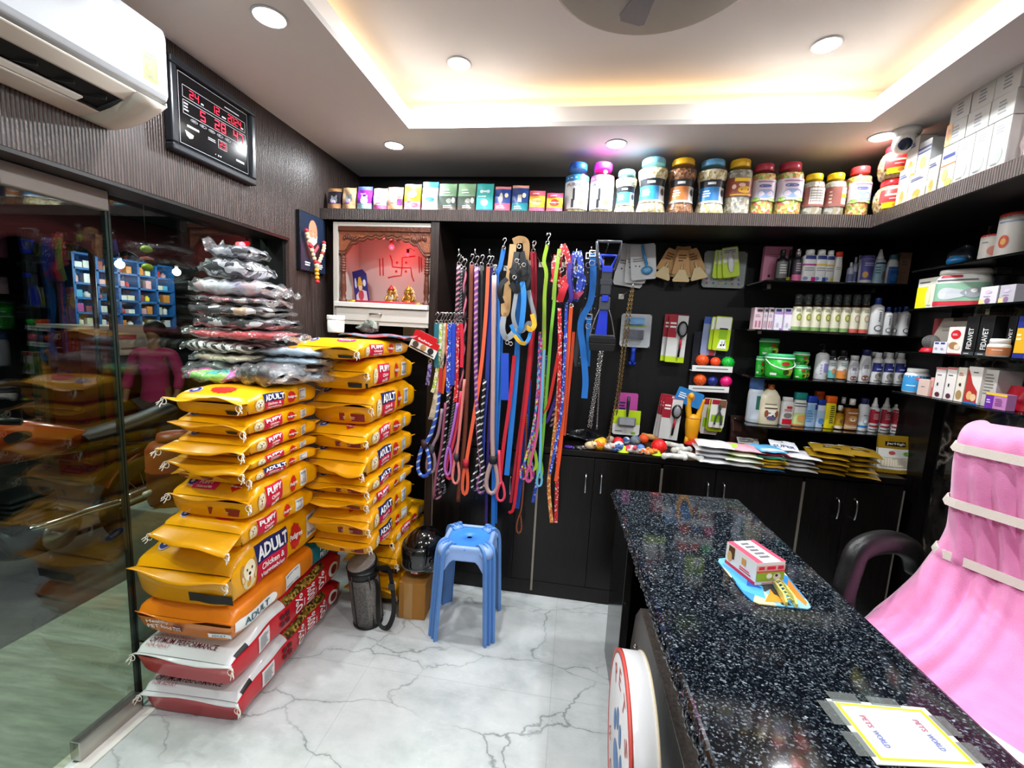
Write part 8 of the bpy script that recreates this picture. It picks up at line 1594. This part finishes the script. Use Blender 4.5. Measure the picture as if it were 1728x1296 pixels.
a, b = at_z(1310, 982, bz), at_z(1336, 1026, bz); d = (b-a); t = thing('hair_clip', 'pale yellow plastic claw clip lying in front of the medicine carton', 'clip', ((a+b)/2), math.atan2(d.y, d.x)); L_ = d.length*.95; YC = mat('#d8d070', .3, coat=.3, trans=.15)
for s_ in (-1, 1): G().prism([(-L_/2, 0), (L_/2, 0), (L_/2, .012), (L_*.3, .022), (-L_*.2, .016), (-L_/2, .008)], lambda p, q, dd: Vector((p, s_*.012+(dd-.003), q)), .006, YC).obj('jaw', t, bev=.001)
for k in range(6): G().tube([(-L_*.4+k*L_*.15, -.013, .006), (-L_*.4+k*L_*.15, 0, .016), (-L_*.4+k*L_*.15, .013, .006)], .003, YC, 6, up=(1, 0, 0)).obj('tooth', t)
# payment sign taped to the desk (its square code left out)
cs = [at_z(x, y, DZ) for x, y in ((1393, 1180), (1560, 1196), (1665, 1300), (1480, 1292))]; c = sum(cs, Vector())/4; L = [q-c for q in cs]
t = thing('payment_sign', 'white laminated sign with a yellow-green border taped to the desk', 'sign', (c.x, c.y, DZ+.0006))
bil2 = lambda a, b, z=0.: L[3].lerp(L[2], a).lerp(L[0].lerp(L[1], a), b)+Vector((0, 0, z))
G().prism([(0, 0), (1, 0), (1, 1), (0, 1)], lambda a, b, d: bil2(a, b, d), .0015, mat('#c4c6c0', .25, coat=.3)).obj('sheet', t)
g = G(); f = lambda a, b: bil2(a, b, .0018); f2 = lambda a, b: bil2(a, b, .0021); YG = mat('#d0dc28', .4)
for q in ((.06, .94, .06, .095), (.06, .94, .905, .94), (.06, .095, .0951, .9049), (.905, .94, .0951, .9049)): g.patch(f, *q, YG, 3, 3)
g.obj('border', t); g = G(); MG = mat('#b0607c', .5); BLV = mat('#6a74b8', .5)
for ac, w0 in ((.24, 0), (.76, 1)):
    fv = lambda a, b: f2(ac-.0+b, a)
    g.write('PETS', lambda a, b: f2(ac+b, 1-a), .26, .46, -.028, .028, MG, .02); g.write('WORLD', lambda a, b: f2(ac+b, 1-a), .5, .76, -.028, .028, BLV, .02)
g.obj('lettering', t)
TP = thin('clear_tape', '#c8ccca', .08, 1.5, '#9aa09c', .28)
for i, (a0, a1, b0, b1, r) in enumerate(((-.12, .05, .55, .95, 0), (-.12, .05, .1, .45, 0), (.05, .35, .96, 1.14, 0), (.45, .75, .96, 1.12, 0), (.95, 1.1, .5, .85, 0), (.95, 1.1, .08, .4, 0))):
    tt = thing('tape_strip', 'clear tape strip holding the payment sign, '+('upper left side', 'lower left side', 'far edge left', 'far edge right', 'upper right side', 'lower right side')[i], 'tape', (c.x, c.y, DZ+.0012), 0, 'tape strips round the payment sign'); G().grid(lambda u, v: bil2(a0+(a1-a0)*u, b0+(b1-b0)*v, .0016+.0004*math.sin(20*u+9*v)), 6, 6, TP).obj('tape', tt)
# ================================================================ the street seen through the glass
ROAD = N('street_ground'); n1 = ROAD.n('TexNoise', {'Vector': ROAD.pos(), 'Scale': 3, 'Detail': 8, 'Roughness': .7}); ROAD.set(Base_Color=ROAD.ramp(n1.outputs['Fac'], [(.35, '#2c2b28'), (.6, '#4c4a44'), (.75, '#6a655a')]), Roughness=.7, Normal=ROAD.bump(n1.outputs['Fac'], .5, .02))
RAMP = N('pale_concrete'); n1 = RAMP.n('TexNoise', {'Vector': RAMP.pos((2, 14, 2)), 'Scale': 2.5, 'Detail': 7, 'Roughness': .65}); RAMP.set(Base_Color=RAMP.ramp(n1.outputs['Fac'], [(.3, '#6f7565'), (.55, '#8d9380'), (.75, '#a3a896')]), Roughness=.55, Normal=RAMP.bump(n1.outputs['Fac'], .2, .004))
struct(G().span((-9, -2.5, -.20), (-2.49, 8, -.15), ROAD.m), 'ground_street'); struct(G().add([(-1.57, -2.5, -.012), (-2.49, -2.5, -.06), (-2.47, 8, -.06), (-1.57, 8, -.012), (-1.57, -2.5, -.2), (-2.49, -2.5, -.2), (-2.47, 8, -.2), (-1.57, 8, -.2)], [(0, 3, 2, 1), (1, 2, 6, 5), (4, 5, 6, 7), (0, 1, 5, 4), (2, 3, 7, 6)], RAMP.m), 'path_ramp')
lamp('street_fill_light', 'AREA', (-2.6, .9, 3.0), 90, (.9, 1, .92), .5, (0, 0, 0)); lamp('street_fill_light', 'AREA', (-2.3, 3.0, 3.0), 28, (1, .92, .8), .4, (0, 0, 0))  # two unseen lights added overhead to brighten the ramp and street
struct(G().span((-6.2, -2, -.2), (-6.1, 9, 3.6), mat('#15171a', .8)), 'wall_street')
# plinth and drum
t = thing('stone_plinth', 'grey stone block outside the glass beside the yellow sacks', 'plinth', (-1.80, 1.68, -.02)); G().span((-.12, -.13, 0), (.12, .16, .645), mat('#5d6660', .7, bump=.4, bscale=25)).obj('block', t, bev=.006)
t = thing('water_drum', 'brown plastic drum with a lid and tap outside the glass', 'drum', (-1.80, 1.68, .627)); BRN = mat('#8a3a14', .45)
G().lathe([(.098, 0), (.105, .01), (.105, .15), (.109, .155), (.105, .16), (.105, .25), (.09, .275), (.06, .285), (0, .285)], BRN, n=30).obj('drum', t); G().lathe([(.062, .283), (.066, .29), (.06, .318), (.0, .322)], BRN, n=26).obj('lid', t); G().lathe([(0, 0), (.012, .0), (.012, .03), (.008, .035), (0, .035)], mat('#c8c4b8', .4), (-.02, -.10, .07), 10, M=Matrix.Rotation(PI/2, 3, 'X')).obj('tap', t)
# lemons and chillies
p0 = at_x(247, 421, -1.60); t = thing('lemon_charm', 'string of green lemons and a red chilli hanging outside the glass', 'charm', (p0.x, p0.y, p0.z)); LEM = mat('#a8b81c', .4)
for pz in (421, 451): q = at_x(248, pz, -1.60)-p0; G().sphere((0, 0, q.z), (.018, .018, .014), LEM, 14, 9).obj('lemon', t)
q = at_x(246, 435, -1.60)-p0; G().tube([(0, -.025, q.z-.004), (0, 0, q.z), (0, .025, q.z-.003)], .006, mat('#d8402c', .4), 8, sc=[.4, 1, .7], up=(0, 0, 1)).obj('chilli', t); G().tube([(0, 0, q.z*2.2), (0, 0, 1.95-p0.z), (.045, 0, 1.955-p0.z)], .0015, mat('#1c1c1c', .6), 5, up=(1, 0, 0)).obj('thread', t)
# motorcycle
BX = -2.98; t = thing('motorcycle', 'copper-orange motorcycle parked on the street outside the glass', 'motorcycle', (BX, 1.9, -.15)); COP = mat('#a8421a', .22, .25, coat=.8); CAS = mat('#3a4240', .35, .6); BLKM = mat('#0c0c0d', .4)
def tank(u, v):
    a = 2*PI*v; y = -.33+.62*u; w = .145*(1-.75*max(0, u-.45)**1.5*2.2)*min(1, (u+.05)*6)**.5; h = .16*(1-.7*max(0, u-.3)**1.4*1.6)*min(1, (u+.04)*7)**.5
    return Vector((w*math.copysign(abs(math.cos(a))**.8, math.cos(a)), y, .94-.10*u+h*(.95 if math.sin(a) > 0 else .7)*math.copysign(abs(math.sin(a))**.85, math.sin(a))))
tk = G().grid(tank, 26, 24, COP, cv=True).obj('fuel_tank', t)
g = G(); g.blob(lambda a, b: Vector((.148, -.12+a, .96+b)), 0, 0, .06, .03, CHROME, 20); g.obj('badge', tk)
for kk, dz in ((0, 0),): G().lathe([(.03, 0), (.034, .004), (.03, .014), (0, .016)], CHROME, (0, -.2, 1.06), 18).obj('filler_cap', tk)
G().grid(lambda u, v: Vector((.13*math.cos(2*PI*v)*(1-.2*u), .22+.62*u, .84+.05*math.sin(2*PI*v)+.08*u*u)), 16, 16, BLKM, cv=True).obj('seat', t)
for k in range(7): G().box((0, -.06, .44+.028*k), (.26-.012*abs(k-3), .2, .012), CAS).obj('cylinder_fin', t, bev=.002)
g = G(); g.sphere((0, 0, .36), (.15, .22, .13), CAS, 20, 12); g.obj('crankcase', t); G().lathe([(.0, 0), (.085, 0), (.09, .01), (.085, .03), (0, .04)], STEEL, (.13, .02, .36), 24, M=Matrix.Rotation(PI/2, 3, 'Y')).obj('engine_cover', t)
ex0, ex1, ex2 = at_x(65, 889, BX+.22), at_x(150, 862, BX+.24), at_x(206, 846, BX+.25); ex3, ex4 = at_x(222, 838, BX+.25), at_x(272, 818, BX+.26); o_ = Vector(t.location)
G().tube(spline([Vector((.12, -.12, .48)), ex0-o_, ex1-o_, ex2-o_], 5), .019, CHROME, 12, up=(1, 0, 0)).obj('exhaust_pipe', t); G().tube(spline([ex2-o_, ex3-o_, ex4-o_, ex4-o_+(ex4-ex3)*2.2], 4), .042, CHROME, 14, up=(1, 0, 0), sc=[.5, .75, 1, 1, 1, 1, 1, 1, 1, 1, 1, 1, .9]).obj('muffler', t)
for y, nm in ((-.78, 'front'), (.66, 'rear')):
    w_ = G().lathe([(.235, -.045), (.29, -.05), (.305, -.02), (.305, .02), (.29, .05), (.235, .045), (.235, -.045)], mat('#0f0f10', .7), (0, y, .305), 40, M=Matrix.Rotation(PI/2, 3, 'Y')).obj(nm+'_wheel', t)
    g = G()
    for k in range(14): a = 2*PI*k/14; g.tube([(0, y, .305), (.0, y+.24*math.cos(a), .305+.24*math.sin(a))], .003, CHROME, 5, up=(1, 0, 0))
    g.obj('spokes', w_); G().lathe([(0, -.06), (.05, -.06), (.05, .06), (0, .06)], CAS, (0, y, .305), 18, M=Matrix.Rotation(PI/2, 3, 'Y')).obj('hub', w_)
for s_ in (-1, 1): G().tube([(s_*.09, -.78, .305), (s_*.09, -.48, 1.0)], .022, CHROME, 10, up=(1, 0, 0)).obj('fork', t)
G().tube(spline([(-.36, -.30, 1.10), (-.22, -.42, 1.12), (0, -.46, 1.04), (.22, -.42, 1.12), (.36, -.30, 1.10)], 5), .012, CHROME, 8).obj('handlebar', t)
for s_ in (-1, 1): G().tube([(s_*.30, -.35, 1.11), (s_*.40, -.26, 1.09)], .018, BLKM, 10, up=(0, 0, 1)).obj('grip', t)
G().sphere((0, -.62, .96), (.09, .08, .09), CHROME, 18, 12).obj('headlamp', t); G().grid(lambda u, v: Vector(((v-.5)*.13, .66+.36*math.cos(.5+2.1*u), .305+.36*math.sin(.5+2.1*u)+.02*math.sin(PI*v))), 18, 6, COP).obj('rear_mudguard', t, solid=.004)
G().tube([(0, -.45, .98), (0, .1, .8), (0, .66, .7)], .02, BLKM, 8, up=(1, 0, 0)).obj('frame_tube', t); G().tube([(.06, -.4, .9), (.08, -.15, .3), (.08, .3, .28)], .016, BLKM, 8, up=(1, 0, 0)).obj('frame_tube', t)
# stall opposite
XB = -5.0; def_ = lambda px, py: at_x(px, py, XB)
y0, y1 = def_(124, 450).y, def_(286, 470).y+.05; zt, zm = def_(124, 446).z+.12, def_(180, 545).z-.05
BLS = mat('#1c5c9c', .5); BLD = mat('#123e74', .6); t = thing('blue_shelf_unit', 'bright blue pigeonhole shelf of a stall across the street', 'shelf', (XB, y0, zm))
W_, H_ = y1-y0, zt-zm; G().span((-.22, 0, 0), (-.2, W_, H_), BLD).obj('back_board', t)
for k in range(6): G().span((-.2, W_*k/5-.012, 0), (0, W_*k/5+.012, H_), BLS).obj('upright', t)
for k in range(6): G().span((-.2, 0, H_*k/5-.01), (0, W_, H_*k/5+.01), BLS if k else BLD).obj('shelf_board', t)
R = random.Random(11); cols = ['#d8d4cc', '#c83a3c', '#e0c82c', '#e4e4e0', '#d88a3c', '#b84a8c', '#5aa8c8', '#e0d8b8', '#8a3c30', '#d8a0a0']
cn = ['white', 'red', 'yellow', 'off-white', 'orange', 'magenta', 'light blue', 'cream', 'brown', 'pink']; hgt_ = ['lowest', 'second-lowest', 'middle', 'second-highest', 'highest']; clm = ['left-hand', 'second', 'third', 'fourth', 'right-hand']
for r in range(5):
    for c in range(5):
        for k in range(2):
            ci = R.randrange(10); w = R.uniform(.05, .085); h = R.uniform(.4, .8)*(H_/5-.03); yy_ = y0+W_*(c+.14+.4*k)/5+w/2
            side = 'left' if k == 0 else 'right'
            tt = thing('stall_pack', '%s pack at the %s of the %s compartment, %s row of the blue shelf' % (cn[ci], side, clm[c], hgt_[r]), 'pack', (XB-.08, yy_, zm+H_*r/5+.0105), 0, 'packs in the blue stall shelf')
            if (r+c+k) % 3: G().span((-.05, -w/2, 0), (.04, w/2, h), mat(cols[ci], .5)).obj('pack', tt, bev=.004)
            else: G().lathe([(w*.4, 0), (w*.42, .01), (w*.42, h*.7), (w*.2, h*.82), (w*.2, h), (0, h)], mat(cols[ci], .4), n=14).obj('pack', tt)
for i, (px, py) in enumerate(((202, 446), (298, 459))):
    p = at_x(px, py, XB+.35); tt = thing('stall_bulb', ('glowing white bulb over the blue stall shelf, left one', 'glowing white bulb at the right of the blue stall, brighter one')[i], 'bulb', p); G().sphere((0, 0, 0), .04, mat('#f4fbff', .5, emit=30), 16, 10).obj('bulb', tt); G().lathe([(.016, .035), (.018, .07), (0, .075)], mat('#dcdcdc', .5), n=12).obj('socket', tt); G().tube([(0, 0, .07), (0, 0, 2.335-p.z)], .004, BLACK, 5, up=(1, 0, 0)).obj('cord', tt)
    lamp('stall_bulb_light', 'POINT', (p.x+.06, p.y, p.z-.07), 14, (.93, 1, 1), .05)
q0, q1 = at_x(140, 550, XB+.5), at_x(215, 620, XB+.5); tt = thing('stall_counter', 'dark red stall counter with a pale top across the street', 'counter', (XB+.25, q0.y, -.15)); WW = q1.y-q0.y+.35
G().span((-.15, 0, 0), (.2, WW, q0.z+.12), mat('#5a1418', .5)).obj('front', tt); G().span((-.2, -.05, q0.z+.12), (.25, WW+.05, q0.z+.15), mat('#b8b4a8', .4)).obj('top', tt)
q = at_x(225, 575, XB+.6); tt = thing('stall_sign', 'pale pinkish sign board with red lettering on the stall', 'sign', (XB+.56, q.y, q.z-.14)); G().span((0, -.17, 0), (.03, .19, .30), mat('#c8b4a4', .5)).obj('board', tt); g = G(); fS = plain((.0308, -.14, .12), (0, 1, 0), (0, 0, 1)); g.bars(fS, 0, .26, 0, .10, 1, mat('#b83a34', .5), 3); g.bars(fS, .02, .26, -.08, -.04, 1, mat('#8a4a44', .5), 2); g.obj('lettering', tt)
tt = thing('stall_support', 'dark steel stand under the pale sign board', 'stand', (XB+.56, q.y, -.15))
for s_ in (-.14, .16): G().tube([(.015, s_, 0), (.015, s_, q.z)], .015, BLKM, 8, up=(1, 0, 0)).obj('post', tt)
a0, a1 = at_x(0, 425, -4.2), at_x(285, 425, -4.2); tt = thing('awning', 'dark maroon cloth awning over the shops across the street', 'awning', (-5.0, a0.y-.4, 2.12)); LA = a1.y-a0.y+1.5
G().grid(lambda u, v: Vector((.8-.8*v, LA*u, .02*math.sin(30*u)*(1-v)+.38*v)), 60, 6, mat('#4a141c', .8)).obj('canopy', tt, solid=.01); G().grid(lambda u, v: Vector((.8, LA*u, .02*math.sin(30*u)-.14*v*(1-.25*math.sin(44*u)))), 80, 3, mat('#56181f', .8)).obj('valance', tt, solid=.008)
for k in (.02, .36, .98): G().tube([(.78, LA*k, 0), (.78, LA*k, -2.27)], .02, BLKM, 8, up=(1, 0, 0)).obj('post', tt)
for i, (px0, px1) in enumerate(((40, 66), (76, 112))):
    b0, b1 = at_x(px0, 500, -5.4), at_x(px1, 500, -5.4); zt_ = at_x(px0, 440, -5.4).z; tt = thing('green_shutter', 'pale green metal shutter panel across the street, '+('left one', 'right one beside the blue stall')[i], 'shutter', (-5.4, (b0.y+b1.y)/2, -.15)); w = (b1.y-b0.y)/2-.05
    g = G(); n = 16; g.grid(lambda u, v: Vector((.02*math.sin(2*PI*v*n/2), -w+2*w*u, (zt_+.15)*v)), 1, n*6, mat('#3f6a5c', .6)); g.obj('slats', tt, solid=.006); G().span((-.03, -w-.03, 0), (.03, -w, zt_+.15), mat('#2c4a42', .6)).obj('side_rail', tt); G().span((-.03, w, 0), (.03, w+.03, zt_+.15), mat('#2c4a42', .6)).obj('side_rail', tt)
# person in a magenta top
h0 = at_x(258, 545, -4.15); t = thing('person', 'person in a magenta top with dark hair standing on the street', 'person', (-4.15, h0.y, -.15), .35); Ht = h0.z+.15; SKN = mat('#8a5a40', .6); TOP = mat('#a01c54', .8); DKT = mat('#1c1c2c', .8)
def human(nodes, edges, name, m_, par):
    me = bpy.data.meshes.new(name); me.from_pydata([n[:3] for n in nodes], edges, []); o = bpy.data.objects.new(name, me); C.objects.link(o); o.parent = par; me.materials.append(m_)
    k = o.modifiers.new('skin', 'SKIN'); k.use_smooth_shade = True
    for i, n in enumerate(nodes): me.skin_vertices[0].data[i].radius = (n[3], n[4] if len(n) > 4 else n[3])
    me.skin_vertices[0].data[0].use_root = True
    o.modifiers.new('smooth', 'SUBSURF').levels = 1; o.modifiers['smooth'].render_levels = 2; return o
s_ = Ht/1.65
hn = [(0, 0, .90, .12, .095), (0, 0, 1.05, .105, .085), (0, 0, 1.24, .13, .09), (0, 0, 1.36, .075, .06), (0, 0, 1.43, .045), (0, -.01, 1.50, .062, .07), (0, -.005, 1.58, .07, .085),
      (.09, 0, .84, .08), (.10, -.02, .46, .055), (.10, .02, .08, .035), (.10, -.10, .03, .03), (-.09, 0, .84, .08), (-.10, .01, .46, .055), (-.10, .04, .08, .035), (-.10, -.08, .03, .03),
      (.17, 0, 1.33, .05), (.24, -.01, 1.08, .038), (.25, -.12, .88, .03), (.25, -.19, .83, .025), (-.17, 0, 1.33, .05), (-.25, 0, 1.08, .038), (-.26, -.06, .86, .03), (-.26, -.09, .79, .025)]
he = [(0, 1), (1, 2), (2, 3), (3, 4), (4, 5), (5, 6), (0, 7), (7, 8), (8, 9), (9, 10), (0, 11), (11, 12), (12, 13), (13, 14), (2, 15), (15, 16), (16, 17), (17, 18), (2, 19), (19, 20), (20, 21), (21, 22)]
bd = human([tuple(c*s_ for c in n) for n in hn], he, 'body', SKN, t)
tn = [(0, 0, .80, .155, .125), (0, 0, .98, .125, .105), (0, 0, 1.2, .15, .11), (0, 0, 1.33, .11, .08), (.17, 0, 1.32, .068), (.24, -.01, 1.08, .055), (.25, -.10, .93, .046), (-.17, 0, 1.32, .068), (-.25, 0, 1.08, .055), (-.26, -.05, .92, .046), (0, 0, .62, .17, .14)]
human([tuple(c*s_ for c in n) for n in tn], [(0, 1), (1, 2), (2, 3), (3, 4), (4, 5), (5, 6), (3, 7), (7, 8), (8, 9), (0, 10)], 'magenta_top', TOP, t)
human([tuple(c*s_ for c in n) for n in [(0, 0, .84, .14, .11), (.09, 0, .76, .095), (.10, -.02, .46, .075), (.10, .02, .12, .055), (-.09, 0, .76, .095), (-.10, .01, .46, .075), (-.10, .04, .12, .055)]], [(0, 1), (1, 2), (2, 3), (0, 4), (4, 5), (5, 6)], 'trousers', DKT, t)
hr = G(); hr.sphere((0, .03*s_, 1.585*s_), (.098*s_, .105*s_, .10*s_), mat('#120c0a', .6), 18, 12); hr.sphere((0, .085*s_, 1.46*s_), (.06*s_, .05*s_, .12*s_), mat('#120c0a', .6), 14, 10); hr.obj('hair', t)
